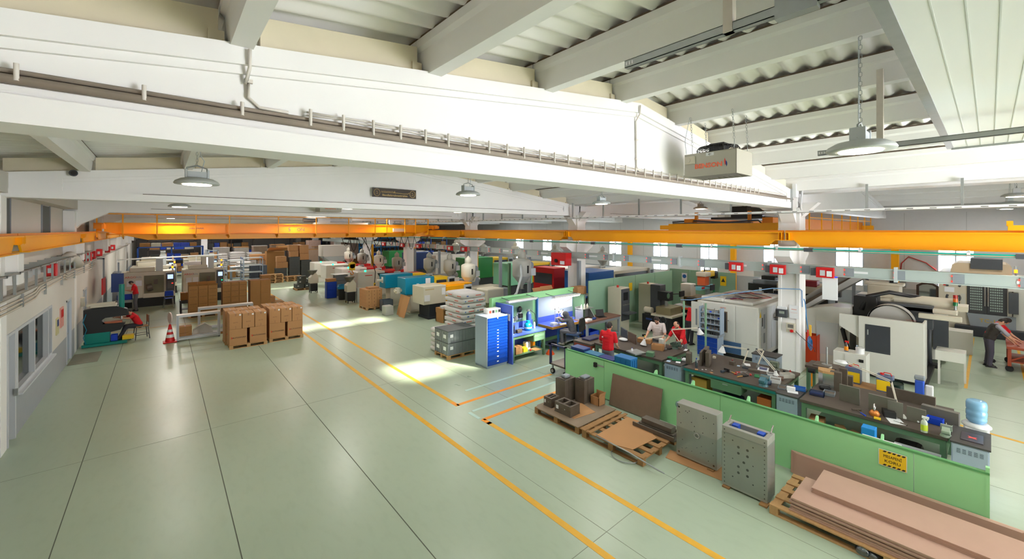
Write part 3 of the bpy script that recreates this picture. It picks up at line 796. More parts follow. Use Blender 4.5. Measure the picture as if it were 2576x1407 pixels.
b.tube([(.74, -.006, .17), (.76, -.006, .23)], .007, 4)
b.tube([(.74, -.006, .17), (.85, -.006, .165), (1.05, -.006, .15), (SW - .30, -.006, .155), (SW - .27, -.006, .19)], .009, 5)
ob('script_mark', b, TEXTG, t)
txt('Bismillahirrahmanirrahim', .092, TEXTG, t, (SW / 2, -.006, .075), FY, sx=(SW - .5) / 1.08, bold=.002)
t = T('pipe_stub', 'small dark round hole with a pipe stub in the second girder', 'pipe', (ony(187, 13.1), 12.98, zz(ony(187, 13.1), 13.1, 437)))
ob('ring', B().tube([(.06 * math.cos(2 * PI * k / 16), 0, .06 * math.sin(2 * PI * k / 16)) for k in range(17)], .012, 5), DGREY, t); ob('hole', B().cyl((0, .08, 0), (0, .0, 0), .055), BLACK, t)
# ---------------------------------------------------------------- builders for repeated kinds
def pallet(lbl, x, y, w=1.2, d=.8, rz=0, m=None, group=None, h=.144, z=0):
    """x, y: corner with the smallest coordinates; w along X, d along Y; deck boards run along the longer side"""
    m = m or WOOD
    t = T('wooden_pallet', lbl, 'pallet', (x, y, z), rz, group)
    long_x = w >= d
    def bx(b, a0, a1, c0, c1, z0, z1):
        return b.box(a0, a1, c0, c1, z0, z1) if long_x else b.box(c0, c1, a0, a1, z0, z1)
    L, S_ = (w, d) if long_x else (d, w)
    for k in range(5):
        c = (S_ - .12) * k / 4
        ob('deck_board', bx(B(), 0, L, c, c + .12, h - .022, h), m, t)
    for k in range(3):
        a = (L - .12) * k / 2
        ob('stringer_board', bx(B(), a, a + .12, 0, S_, h - .044, h - .022), m, t)
        for q in range(3):
            c = (S_ - .10) * q / 2
            ob('block', bx(B(), a, a + .12, c, c + .10, .022, h - .044), m, t)
    for q in range(3):
        c = (S_ - .10) * q / 2
        ob('skid_board', bx(B(), 0, L, c, c + .10, 0, .022), m, t)
    return t
def carton(lbl, x, y, z, w, d, h, m=None, group=None, front=None, mark=None, rz=0, tape=True, flaps=False):
    t = T('carton', lbl, 'carton', (x, y, z), rz, group)
    ob('box', B().box(.002, w - .002, .002, d - .002, 0, h - .003), m or CARD, t, bev=.006)
    if tape:
        b = B().box(w / 2 - .025, w / 2 + .025, 0, d, h - .003, h - .001).box(w / 2 - .025, w / 2 + .025, 0, .002, h - .1, h - .002).box(w / 2 - .012, w / 2 + .012, -.0005, .002, .02, .12)
        ob('tape', b, mat('parcel_tape', (164, 116, 76), .35), t)
    if mark == 'label': 
        ob('label', B().box(w * .78, w * .93, -.001, .002, h * .84, h * .94), PAPER, t)
    if front:
        for s, sz, col, fx, fz in front:
            txt(s, sz, col, t, (w * fx, -.001, h * fz), FY, ext=.0005)
    if flaps:
        b = B(); 
        b.add([(0, 0, h), (w, 0, h), (w, -.12, h + .10), (0, -.12, h + .10)], [(0, 1, 2, 3)])
        b.add([(0, d, h), (w, d, h), (w, d + .08, h + .14), (0, d + .08, h + .14)], [(0, 1, 2, 3)])
        ob('flap', b, m or CARD, t)
    return t
def crate(lbl, x, y, z, w=.6, d=.4, h=.42, m=None, group=None, lid=True, tags=(), rz=0, cat='crate'):
    t = T('plastic_crate', lbl, cat, (x, y, z), rz, group)
    b = B().box(.015, w - .015, .015, d - .015, 0, h - .03)
    b.box(0, w, 0, d, h - .05, h - .02)
    if lid is False:
        b = B(); b.box(0, w, 0, .02, 0, h).box(0, w, d - .02, d, 0, h).box(0, .02, 0, d, 0, h).box(w - .02, w, 0, d, 0, h).box(0, w, 0, d, 0, .02)
    n = max(3, int(w / .12)); q = max(2, int(d / .13))
    for k in range(n + 1):
        c = (w - .012) * k / n; b.box(c, c + .012, .002, .016, .02, h - .04).box(c, c + .012, d - .016, d - .002, .02, h - .04)
    for k in range(q + 1):
        c = (d - .012) * k / q; b.box(.002, .016, c, c + .012, .02, h - .04).box(w - .016, w - .002, c, c + .012, .02, h - .04)
    for zz_ in (.004, h * .5): b.box(.004, w - .004, .004, d - .004, zz_, zz_ + .012)
    ob('body', b, m or CRATEG, t)
    if lid: ob('lid', B().box(-.008, w + .008, -.008, d + .008, h - .025, h), mat('crate_lid', (84, 88, 92), .45) if m is None else m, t, bev=.006)
    for s in tags:
        if s == 'y': ob('label', B().box(w * .15, w * .35, -.003, .002, h * .45, h * .7), PAPER, t)
        if s == 'x': ob('label', B().box(-.003, .002, d * .3, d * .7, h * .35, h * .65), PAPER, t)
    return t
def bagpile(lblf, x, y, z, w, d, n, hl=.2, group=None, print_=True, per=1):
    """a pile of filled sacks, each sack its own thing"""
    rr = random.Random(int(x * 10 + y))
    for k in range(n):
        for q in range(per):
            ox, oy = rr.uniform(-.03, .03), rr.uniform(-.03, .03)
            if per == 2:
                ww, dd = (w / 2, d) if k % 2 else (w, d / 2)
                px_, py_ = (x + ww * q, y) if k % 2 else (x, y + dd * q)
            else: ww, dd, px_, py_ = w, d, x, y
            b = B(); nx, ny = 10, 10; vs = []; fs = []
            for s in (0, 1):
                for i in range(nx + 1):
                    for j in range(ny + 1):
                        u, v = i / nx * 2 - 1, j / ny * 2 - 1
                        e = max(0, 1 - abs(u) ** 16) ** .5 * max(0, 1 - abs(v) ** 16) ** .5
                        t_ = hl / 2 * (.66 + .34 * e) * 1.03
                        vs.append((ww / 2 * (1 + u * (1 - .02 * abs(v) ** 3)), dd / 2 * (1 + v * (1 - .02 * abs(u) ** 3)), hl / 2 + (t_ if s else -t_) + rr.uniform(-.004, .004)))
            o2 = (nx + 1) * (ny + 1)
            for i in range(nx):
                for j in range(ny):
                    a = i * (ny + 1) + j; c = a + ny + 1
                    fs.append((a, a + 1, c + 1, c)); fs.append((o2 + a, o2 + c, o2 + c + 1, o2 + a + 1))
            for i in range(nx):
                a = i * (ny + 1); c = a + ny + 1; fs.append((a, c, o2 + c, o2 + a)); fs.append((a + ny, o2 + a + ny, o2 + c + ny, c + ny))
            for j in range(ny):
                a = j; fs.append((a, o2 + a, o2 + a + 1, a + 1)); a = nx * (ny + 1) + j; fs.append((a, a + 1, o2 + a + 1, o2 + a))
            b.add(vs, fs, 0, True)
            t = T('filled_sack', lblf(k, q), 'sack', (px_ + ox, py_ + oy, z + hl * k), 0, group)
            ob('sack', b, BAG, t)
            if print_:
                c = B()
                f = rr.uniform(.55, .75)
                c.box(ww * f - .13, ww * f + .13, .0 - .006, .02, hl * .42, hl * .62)
                c.box(-.006, .02, dd * (1 - f) - .13, dd * (1 - f) + .13, hl * .40, hl * .60)
                ob('print', c, mat('sack_print_red', (222, 130, 122), .5), t)
                c = B().box(ww * .2, ww * .28, -.006, .02, hl * .4, hl * .62)
                ob('print', c, mat('sack_print_blue', (90, 120, 190), .5), t)
def drawer_stack(lbl, x, y, w, d, h, n, body, front, face='y', tags=True, big=0, name='drawer_cabinet'):
    t = T(name, lbl, 'cabinet', (x, y, 0))
    ob('body', B().box(0, w, .012 if face == 'y' else 0, d, .06, h).box(.02, w - .02, .03, d, 0, .06), body, t, bev=.004)
    zs = []; tot = n + big * .7; z = .09; H = h - .12
    for k in range(n):
        hh = H / tot * (1.7 if k < big else 1.0); zs.append((z, hh)); z += hh
    for k, (z, hh) in enumerate(zs):
        if face == 'y': b = B().box(.02, w - .02, -.008, .014, z + .004, z + hh - .004).box(.02, w - .02, -.022, -.008, z + hh - .028, z + hh - .008)
        else: b = B().box(-.008, .014, .02, d - .02, z + .004, z + hh - .004).box(-.022, -.008, .02, d - .02, z + hh - .028, z + hh - .008)
        o = ob('drawer', b, front, t)
        if tags and k < 10:
            ob('label', B().box(w * .45, w * .53, -.024, -.008, z + hh * .5, z + hh * .68) if face == 'y' else B().box(-.024, -.008, d * .45, d * .53, z + hh * .5, z + hh * .68), PAPER, o)
    return t
def vent_cabinet(lbl, x, y, w, d, h, m=None, topm=None):
    t = T('tool_cabinet', lbl, 'cabinet', (x, y, 0), 0, 'grey vented bench cabinets')
    ob('body', B().box(.0, w, 0, d, .0, h - .03), m or BGREY, t, bev=.006)
    ob('top', B().box(-.015, w + .015, -.015, d + .015, h - .03, h), topm or mat('cabinet_top', (68, 66, 66), .5, var=.15), t, bev=.006)
    ob('door', B().box(-.014, 0, .015, d - .015, .05, h - .05), m or BGREY, t, bev=.004)
    b = B()
    for k in range(5):
        for q in range(5):
            yy = d * (.15 + .15 * k); b.box(-.017, -.013, yy, yy + d * .1, h * .82 + q * .016, h * .82 + q * .016 + .008)
    ob('vent', b, mat('vent_grey', (98, 110, 124), .5), t)
    return t
def workbench(lbl, x, y, w, d, h, topm=BENCHTOP, frame=BGREEN, shelf=True, drawer=None, edge=None, th=.06, name='workbench', cat='workbench'):
    t = T(name, lbl, cat, (x, y, 0))
    ob('bench_top', B().box(0, w, 0, d, h - th, h), topm, t, bev=.006)
    if edge: ob('edge_strip', B().box(-.006, 0, 0, d, h - th - .03, h - th + .03), edge, t)
    b = B().box(.03, w - .03, .03, .09, h - th - .10, h - th).box(.03, w - .03, d - .09, d - .03, h - th - .10, h - th).box(.03, .09, .03, d - .03, h - th - .10, h - th).box(w - .09, w - .03, .03, d - .03, h - th - .10, h - th)
    ob('apron', b, frame, t)
    for (a, c) in ((.03, .03), (w - .10, .03), (.03, d - .10), (w - .10, d - .10)):
        ob('leg', B().box(a - .004, a + .074, c - .004, c + .074, 0, h - th - .002), frame, t)
    if shelf: ob('shelf', B().box(.06, w - .06, .06, d - .06, .20, .23), frame, t)
    if drawer:
        for (a, c, z0, z1) in drawer:
            o = ob('drawer', B().box(-.015, .4, a, c, z0, z1), frame, t, bev=.006); ob('handle', B().box(-.03, -.015, (a + c) / 2 - .06, (a + c) / 2 + .06, z1 - .06, z1 - .04), STEEL, o)
    return t
def vise(lbl, x, y, z, rz, m):
    t = T('bench_vise', lbl, 'vise', (x, y, z), rz)
    ob('base', B().cyl((0, 0, 0), (0, 0, .05), .10, .08, 14).box(-.07, .07, -.07, .07, .05, .12).prism([(-.08, .10), (.13, .10), (.13, .15), (.02, .2), (-.08, .2)], 'x', -.06, .06), m, t, bev=.006)
    ob('jaw', B().box(-.09, .09, -.14, -.08, .10, .22).box(-.05, .05, -.22, -.1, .09, .15), m, t, bev=.006)
    ob('jaw_plate', B().box(-.09, .09, -.085, -.075, .17, .22).box(-.09, .09, -.02, -.01, .17, .22), STEEL, t)
    ob('handle', B().cyl((0, -.25, .12), (0, -.22, .12), .022).cyl((-.01, -.24, -.16), (.01, -.24, .22), .011), CHROME, t)
    return t
def desk_lamp(lbl, x, y, z, pts, head, m=None, on=False):
    """jointed bench lamp: pts are the arm joints in room coordinates relative to the foot; head = pointing direction"""
    m = m or mat('lamp_cream', (230, 222, 204), .4)
    t = T('bench_lamp', lbl, 'lamp', (x, y, z))
    ob('clamp', B().box(-.04, .04, -.04, .04, -.03, .04).cyl((0, 0, 0), (0, 0, .09), .02), STEEL, t)
    P_ = [Vector((0, 0, .08))] + [Vector(p) for p in pts]
    for a, c in zip(P_[:-1], P_[1:]):
        d = (c - a).normalized(); o = d.orthogonal().normalized() * .016
        ob('arm', B().cyl(a + o, c + o, .008).cyl(a - o, c - o, .008), m, t)
    for p in P_[1:]: ob('joint', B().ball(p, .028, 10), DGREY, t)
    p = P_[-1]; h = Vector(head).normalized()
    ob('shade', B().cyl(p, p + h * .06, .03, .035, 16).cyl(p + h * .05, p + h * .19, .04, .10, 20, cap=False), PLASTW, t)
    ob('bulb', B().ball(p + h * .13, .035), LAMPON if on else PLASTW, t)
    return t
def bottle(lbl, x, y, z, h, r, m, capm, spray=False, fill=None):
    t = T('bottle', lbl, 'bottle', (x, y, z))
    ob('body', B().lathe([(r, 0), (r, h * .62), (r * .75, h * .74), (r * .35, h * .82), (r * .33, h * .9)], n=14), m, t)
    if fill: ob('label', B().lathe([(r * 1.02, h * .12), (r * 1.02, h * .5)], n=14), fill, t)
    if spray: ob('spray_head', B().box(-.02, .02, -.06, .03, h * .9, h * 1.03).box(-.01, .01, -.05, -.03, h * .8, h * .92), capm, t)
    else: ob('cap', B().cyl((0, 0, h * .88), (0, 0, h), r * .42), capm, t)
    return t
def thingbox(name, lbl, cat, x, y, z, w, d, h, m, rz=0, bev=.006, group=None, extra=None):
    """solid block of metal, wood or plastic"""
    b = B().box(-w / 2, w / 2, -d / 2, d / 2, 0, h)
    if extra: extra(b)
    return S(name, lbl, cat, b, m, (x, y, z), rz, group, bev)
def tray(name, lbl, cat, x, y, z, w, d, h, m, rz=0, wall=.008, inside=None):
    b = B().box(-w / 2, w / 2, -d / 2, d / 2, 0, wall).box(-w / 2, -w / 2 + wall, -d / 2, d / 2, 0, h).box(w / 2 - wall, w / 2, -d / 2, d / 2, 0, h).box(-w / 2, w / 2, -d / 2, -d / 2 + wall, 0, h).box(-w / 2, w / 2, d / 2 - wall, d / 2, 0, h)
    t = T(name, lbl, cat, (x, y, z), rz)
    ob('body', b, m, t)
    if inside: ob('contents', B().box(-w / 2 + .012, w / 2 - .012, -d / 2 + .012, d / 2 - .012, wall, h * .55), inside, t)
    return t
# ---------------------------------------------------------------- people
def person(lbl, x, y, z, face, H=1.75, lean=0.0, shirt=None, pants=None, shoes=None, hair=HAIR, sit=False, arms=None, legs=None, headpitch=.25, headyaw=0.0, sleeve='short',
           hood=None, bald=False, beard=False, vest=None, logo=None, cap=False):
    """face: heading in degrees of the person's front (0 = +X, 90 = +Y). Local frame: +Y is the front, +X the person's right."""
    shirt = shirt or REDCLOTH; pants = pants or TROUS; shoes = shoes or BLACK
    t = T('person', lbl, 'person', (x, y, z), math.radians(face - 90))
    k = H / 1.75
    hipz = (.50 if sit else .93) * k
    hip = Vector((0, 0, hipz))
    ca, sa = math.cos(lean), math.sin(lean)
    def up(px, py, pz):   # torso point with the lean applied (pz above the hip)
        return Vector((px * k, (py * ca + pz * sa) * k, hipz + (pz * ca - py * sa) * k))
    neck = up(0, .0, .54); shl = {-1: up(-.185, 0, .49), 1: up(.185, 0, .49)}
    hp = lean + headpitch
    hc = neck + Vector((0, math.sin(hp * .8) * .15 * k + .02, math.cos(hp * .8) * .135 * k))
    HR = Matrix.Rotation(headyaw, 4, 'Z') @ Matrix.Rotation(-hp, 4, 'X')
    b = B(); 
    b.cap(up(0, 0, .0), up(0, .0, .12), .115 * k, .11 * k); b.cap(up(-.06, .0, .32), up(.06, .0, .32), .11 * k); b.cap(up(-.12, 0, .46), up(.12, 0, .46), .075 * k)
    b.cap(up(0, 0, .12), up(0, .0, .34), .11 * k, .11 * k)
    b.cap(neck - Vector((0, 0, .06)), hc, .056 * k, .05 * k)
    i0 = len(b.v)
    b.ball((0, 0, 0), (.076 * k, .092 * k, .112 * k), 16)
    b.ball((0, .035 * k, -.06 * k), (.056 * k, .055 * k, .06 * k), 12)            # jaw
    b.cap((0, .088 * k, .0), (0, .105 * k, -.03 * k), .010 * k, .015 * k, 8)      # nose
    b.ball((0, .083 * k, -.062 * k), (.026 * k, .014 * k, .009 * k), 8)           # mouth
    for s in (-1, 1):
        b.ball((s * .077 * k, -.005, -.01), (.012 * k, .025 * k, .034 * k), 8)   # ears
    hm = Matrix.Translation(hc) @ HR
    b.move(i0, hm)
    arms = arms or {}
    hands = {}
    for s in (-1, 1):
        A = arms.get(s)
        e, h = (Vector(A[0]) * k, Vector(A[1]) * k) if A else (shl[s] + Vector((s * .05, -.02, -.28 * k)), shl[s] + Vector((s * .05, .06, -.53 * k)))
        b.cap(shl[s], e, .05 * k, .041 * k); b.cap(e, h, .040 * k, .027 * k)
        hands[s] = (e, h)
        d = (h - e).normalized(); sx = Vector((0, 0, 1)).cross(d); sx = sx.normalized() if sx.length > .1 else Vector((1, 0, 0)); nz = d.cross(sx).normalized()
        pal = h + d * .075 * k
        for q in (-1.2, 0, 1.2): b.cap(h + d * .01, pal + sx * q * .017 * k, .021 * k, .017 * k, 8)
        for q, (o, ln) in enumerate(((-.030, .062), (-.010, .074), (.010, .07), (.030, .055))):
            a0 = pal + sx * o * k; a1 = a0 + (d * .9 - nz * .35) * ln * .55 * k; a2 = a1 + (d * .5 - nz * .85).normalized() * ln * .5 * k
            b.cap(a0, a1, .0095 * k, .0085 * k, 7); b.cap(a1, a2, .0085 * k, .0075 * k, 7)
        th0 = h + d * .03 * k - sx * s * .022 * k
        b.cap(th0, th0 + (d * .6 - sx * s * .7 - nz * .2).normalized() * .045 * k, .012 * k, .010 * k, 7)
    legs = legs or {}
    lg = {}
    for s in (-1, 1):
        h0 = hip + Vector((s * .085 * k, 0, -.02))
        Lg = legs.get(s)
        if Lg: kn, an = Vector(Lg[0]) * k, Vector(Lg[1]) * k
        elif sit: kn, an = Vector((s * .12, .43, .50)) * k, Vector((s * .12, .40, .08)) * k
        else: kn, an = Vector((s * .10, .02, .49)) * k, Vector((s * .11, -.02, .08)) * k
        b.cap(h0, kn, .088 * k, .058 * k); b.cap(kn, an, .056 * k, .038 * k); lg[s] = (h0, kn, an)
        b.cap(an + Vector((0, -.02, -.04)) * k, an + Vector((0, .13, -.05)) * k, .035 * k, .028 * k)
    o = ob('body', b, SKIN, t); rm(o, .010)
    # clothing shells
    b = B()
    for z_, hx, r_ in ((.05, .055, .128), (.12, .05, .124), (.2, .05, .124), (.28, .06, .128), (.36, .07, .128), (.43, .10, .105)): b.cap(up(-hx, .0, z_), up(hx, .0, z_), r_ * k)
    b.cap(up(-.13, 0, .455), up(.13, 0, .455), .082 * k)
    b.cap(up(0, -.01, .47), up(0, 0, .535), .08 * k, .065 * k)
    for s in (-1, 1):
        e, h = hands[s]
        if sleeve == 'short': b.cap(shl[s], shl[s].lerp(e, .72), .062 * k, .062 * k)
        else: b.cap(shl[s], e, .07 * k, .058 * k); b.cap(e, e.lerp(h, .93), .056 * k, .042 * k)
    o = ob('shirt', b, shirt, t); rm(o, .014)
    if vest:
        b = B(); 
        for z_, hx, r_ in ((.05, .055, .140), (.12, .05, .136), (.2, .05, .136), (.28, .06, .140), (.36, .07, .140), (.43, .09, .117)): b.cap(up(-hx, .0, z_), up(hx, .0, z_), r_ * k)
        o = ob('vest', b, vest, t); rm(o, .016)
    b = B()
    b.cap(hip + Vector((-.065 * k, 0, -.02)), hip + Vector((.065 * k, 0, -.02)), .118 * k); b.cap(up(-.05, 0, .05), up(.05, 0, .05), .120 * k)
    for s in (-1, 1):
        h0, kn, an = lg[s]; b.cap(h0, kn, .102 * k, .076 * k); b.cap(kn, an, .075 * k, .064 * k)
    o = ob('trousers', b, pants, t); rm(o, .014)
    for s in (-1, 1):
        an = lg[s][2]
        b = B().cap(an + Vector((0, -.03, -.035)) * k, an + Vector((0, .12, -.045)) * k, .045 * k, .038 * k).box(an.x - .045 * k, an.x + .045 * k, an.y - .085 * k, an.y + .17 * k, an.z - .08 * k, an.z - .055 * k)
        ob('shoe', b, shoes, t)
    if hood:
        b = B(); b.ball((0, -.012, .012), (.115 * k, .128 * k, .14 * k), 14); b.move(0, hm)
        b.cap(neck - Vector((0, .01, .03)), hc - Vector((0, .03, .05)), .10 * k, .10 * k)
        o = ob('hood', b, hood, t); rm(o, .014)
    else:
        b = B(); n = 20; vs = []; fs = []
        for i in range(9):
            for q in range(n):
                u = 2 * PI * q / n; low = -.25 - .45 * (-math.sin(u)) if math.sin(u) < 0 else (-.25 + .85 * math.sin(u) ** 2)
                if bald: low = -.3 - .4 * (-math.sin(u)) if math.sin(u) < .2 else 1.1
                top = PI / 2 if not bald else .62
                lo = math.asin(max(-.8, min(.9, low))); ph = lo + (max(top, lo + .02) - lo) * i / 8
                rr_ = 1.08
                vs.append((.076 * k * rr_ * math.cos(ph) * math.cos(u), (.092 * rr_ * math.cos(ph) * math.sin(u) - .004) * k, (.112 * rr_ * math.sin(ph) + .004) * k))
        for i in range(8):
            for q in range(n):
                if bald and math.sin(2 * PI * (q + .5) / n) > .1: continue
                fs.append((i * n + q, i * n + (q + 1) % n, (i + 1) * n + (q + 1) % n, (i + 1) * n + q))
        b.add(vs, fs, 0, True); b.move(0, hm)
        o = ob('hair', b, hair, t); sd = o.modifiers.new('solid', 'SOLIDIFY'); sd.thickness = .012
    b = B()
    for s in (-1, 1): b.ball((s * .029 * k, .083 * k, .004 * k), (.011 * k, .007 * k, .007 * k), 8); b.box(s * .029 * k - .017 * k, s * .029 * k + .017 * k, .084 * k, .093 * k, .020 * k, .026 * k)
    b.move(0, hm); ob('eyes', b, mat('eye_dark', (44, 34, 30), .4), t)
    if beard:
        b = B().ball((0, .048 * k, -.078 * k), (.058 * k, .055 * k, .045 * k), 12); b.move(0, hm); ob('beard', b, hair, t)
    if logo:
        c = up(0, -.134, .37); rt = (PI / 2 - 0, 0, 0)
        for s_, sz, mm, dx in logo:
            o = txt(s_, sz, mm, t, (c.x + dx, c.y - .012, c.z), (PI / 2 + lean * .9, 0, 0), ext=.003)
    return t
def rm(o, v):
    r = o.modifiers.new('remesh', 'REMESH'); r.mode = 'VOXEL'; r.voxel_size = v; r.use_smooth_shade = True
    s = o.modifiers.new('smooth', 'SMOOTH'); s.iterations = 4; s.factor = .5
# ---------------------------------------------------------------- green partition with everything in front of it
t = T('partition', 'long low bright green partition across the right half of the hall', 'partition', (9.0, 0, 0))
segs = [(0.02, 1.6), (1.6, 6.6), (6.6, 8.1)]
PH = 1.06
for a, c in ((0.02, .78), (.78, 3.72), (3.72, 6.72), (6.72, 8.1)):
    ob('panel', B().box(0, .04, a + .004, c - .004, .03, PH - .03), PGREEN, t)
ob('top_rail', B().box(-.012, .06, 0.0, 8.1, PH - .03, PH), mat('partition_rail', (88, 156, 96), .45), t)
for y in (.0, 8.06): ob('end_post', B().box(-.005, .07, y, y + .04, 0, PH + (.07 if y < 1 else 0)), PGREEN, t)
for y in (1.18, 2.1, 3.28, 4.46, 5.4):
    o = ob('brace', B().prism([(.04, PH - .32), (.42, PH - .32), (.42, PH - .05), (.40, PH - .02), (.34, PH - .02)], 'y', y, y + .03).box(.38, .42, y, y + .03, 0, PH - .3), PGREEN, t)
# warning sign
yA, yB = onx(2210, 8.98), onx(2282, 8.98)
z1 = zz(8.98, yA, 1129); z0 = zz(8.98, yA, 1166)
t = T('warning_sign', 'yellow black-striped warning sign on the green partition', 'sign', (8.985, yB, z0 - .01))
SWd = yA - yB; SHt = .262
ob('plate', B().box(-.008, 0, 0, SWd, 0, SHt), PLASTW, t)
ob('face', B().box(-.010, -.008, .008, SWd - .008, .008, SHt - .008), YELLOW, t)
b = B()
for k in range(5):
    y = .03 + k * (SWd - .06) / 5
    for zb in (.010, SHt - .035): b.add([(-.0108, y, zb), (-.0108, y + .035, zb), (-.0108, y + .018, zb + .025), (-.0108, y - .017, zb + .025)], [(0, 1, 2, 3)])
ob('hazard_stripe', b, TEXTK, t)
txt('MESAFEN\u0130', .062, TEXTK, t, (-.011, SWd / 2, SHt * .63), FX, sx=(SWd - .07) / .345); txt('KORU', .062, TEXTK, t, (-.011, SWd / 2, SHt * .34), FX, sx=1.15)
t = T('wall_switch', 'small black switch box with a grey strip on the green partition', 'switch', (8.99, 6.98, .86))
ob('box', B().box(-.06, .0, -.04, .05, -.05, .07), BLACK, t, bev=.006); ob('strip', B().box(-.012, .0, -.26, -.04, -.01, .03), STEEL, t)
# steel-topped pallets by the partition
p1 = pallet('old wooden pallet under a stained steel sheet, nearest the end of the green partition', 7.02, 5.92, 1.35, 1.42, m=WOOD2, h=.15)
S('steel_sheet', 'stained sheet lying on the pallet with the small mould blocks', 'sheet', B().prism([(7.0, 5.93), (8.42, 5.93), (8.42, 7.36), (7.12, 7.36), (7.0, 7.24)], 'z', .151, .165), mat('stained_sheet', (136, 118, 98), .5, var=.3, scale=2), (0, 0, 0))
p2 = pallet('worn wooden pallet with flattened cardboard and a steel rod on it', 7.0, 4.32, 1.3, 1.5, m=WOOD2, h=.16)
S('wood_plank', 'narrow wooden plank across the joint of the two old pallets', 'plank', B().box(6.98, 8.35, 5.72, 5.86, .162, .185), WOOD2, (0, 0, 0), bev=.003)
S('wood_plank', 'thin second plank lying beside the plank at the pallet joint', 'plank', B().box(7.0, 8.38, 5.58, 5.66, .162, .18), WOOD2, (0, 0, 0), bev=.003)
vs = [(7.05, 5.45), (7.0, 4.95), (7.12, 4.62), (7.9, 4.55), (8.3, 5.2), (8.25, 5.5)]
S('cardboard_sheet', 'flattened cardboard sheet on the worn pallet', 'cardboard', B().prism(vs, 'z', .162, .172), CARD, (0, 0, 0))
S('cardboard_sheet', 'smaller flat cardboard sheet under the open mould block', 'cardboard', B().prism([(7.25, 6.25), (7.9, 6.15), (8.05, 6.7), (7.3, 6.95)], 'z', .1655, .171), CARD, (0, 0, 0))
S('steel_rod', 'long thin steel rod lying across the worn pallet', 'rod', B().tube([(6.98, 5.42, .19), (6.96, 4.6, .175), (6.95, 4.05, .12), (6.96, 3.86, .10)], .013, 7), STEEL, (0, 0, 0))
S('steel_bar', 'dark steel block lying on the channel at the end of the worn pallet', 'steel block', B().box(8.12, 8.32, 4.35, 5.05, .255, .36), DSTEEL, (0, 0, 0), bev=.006)
S('steel_channel', 'rusty steel beam lying under the dark steel block on the pallet', 'steel beam', B().box(8.02, 8.4, 4.22, 5.2, .16, .178).box(8.0, 8.03, 4.22, 5.2, .16, .255).box(8.37, 8.40, 4.22, 5.2, .16, .255).box(8.1, 8.3, 4.3, 5.1, .178, .25), DSTEEL, (0, 0, 0), bev=.003)
S('leaning_sheet', 'brownish metal sheet leaning on the green partition', 'sheet', B().prism([(8.80, .02), (8.825, .02), (8.985, .78), (8.96, .78)], 'y', 5.02, 6.42), mat('brown_sheet', (138, 116, 98), .5, .3, var=.12), (0, 0, 0))
def mblock(lbl, x, y, w, d, h, open_=True, z=.166, rz=0):
    t = T('mould_block', lbl, 'mould', (x, y, z), rz)
    if open_:
        b = B().box(0, w, 0, d, 0, h * .6).box(0, w, 0, .05, h * .6, h).box(0, w, d - .05, d, h * .6, h).box(0, .05, .05, d - .05, h * .6, h).box(w - .05, w, .05, d - .05, h * .6, h).box(.05, w - .05, d * .45, d * .55, h * .6, h)
    else: b = B().box(0, w, 0, d, 0, h)
    ob('block', b, DSTEEL, t, bev=.004)
    b = B().box(-.006, w + .006, -.006, d + .006, h * .0, h * .06)
    ob('base_plate', b, DSTEEL, t)
    if not open_:
        b = B().box(-.01, w * .1, -.01, d + .01, .0, h); b.box(w * .35, w * .4, -.01, d + .01, 0, h); ob('side_rib', b, DSTEEL, t)
    else: ob('tag', B().box(-.004, 0, d * .75, d * .9, h * .35, h * .7), PAPER, t)
    ob('eye_bolt', B().cyl((-.004, d * .35, h * .55), (.0, d * .35, h * .55), .012), CHROME, t)
    return t
mblock('open box-shaped steel mould block on the stained sheet, closest to the aisle', 7.22, 6.35, .34, .5, .24, rz=0)
mblock('low dark mould block behind the open mould block', 7.26, 7.0, .30, .26, .22)
mblock('tall brown mould block with a grey cap, nearest the partition end', 7.75, 7.0, .42, .30, .55, False)
mblock('second tall dark mould block beside the open small carton', 8.05, 6.62, .40, .28, .58, False)
thingbox('plastic_lump', 'grey plastic lump on the tall brown mould block', 'lump', 7.95, 7.15, .718, .2, .16, .08, MGREY, bev=.03)
thingbox('plastic_lump', 'grey plastic lump on the second tall mould block', 'lump', 8.25, 6.76, .748, .24, .16, .06, MGREY, bev=.025)
t = T('carton', 'small open carton standing between the mould blocks and the leaning sheet', 'carton', (8.22, 6.3, .152))
b = B().box(0, .26, 0, .012, 0, .22).box(0, .26, .25, .262, 0, .22).box(0, .012, 0, .262, 0, .22).box(.25, .26, 0, .262, 0, .3).box(0, .26, 0, .262, 0, .01)
ob('box', b, CARD, t); ob('flap', B().add([(0, 0, .22), (.26, 0, .22), (.26, -.03, .32), (0, -.03, .32)], [(0, 1, 2, 3)]), CARD, t)
# large shrink-wrapped mould plates
def mould(lbl, x, y, w, d, h, holes, cavity, tilt=0):
    t = T('mould_plate', lbl, 'mould', (x, y, .03))
    if cavity:
        b = B().box(0, w, 0, d, 0, h - .12).box(0, .08, 0, d, h - .12, h).box(w - .08, w, 0, d, h - .12, h).box(.08, w - .08, 0, .08, h - .12, h).box(.08, w - .08, d - .08, d, h - .12, h)
    else: b = B().box(0, w, 0, d, 0, h)
    ob('plate', b, MSTEEL, t, bev=.008)
    b = B()
    for (u, v, r) in holes: b.cyl((-.0015, d * u, h * v), (.001, d * u, h * v), r, n=10)
    ob('bolt_hole', b, mat('hole_black', (30, 28, 26), .6), t)
    wrap = B().box(-.004, w + .004, -.004, d + .004, h * .04, h * (.55 if not cavity else .9)); 
    ob('plastic_wrap', wrap, glassmat('stretch_film', (240, 244, 244), .86, .18), t)
    return t
rr = random.Random(5)
hs = [(.07 + .86 * u, .06 + .88 * v, .009) for u, v in [(rr.random(), rr.random()) for _ in range(26)]] + [(.07, .07, .018), (.93, .07, .018), (.93, .93, .018)]
t = mould('large shrink-wrapped steel mould plate with few holes, left of the two big plates', 7.88, 3.32, .27, .79, 1.04, hs, False)
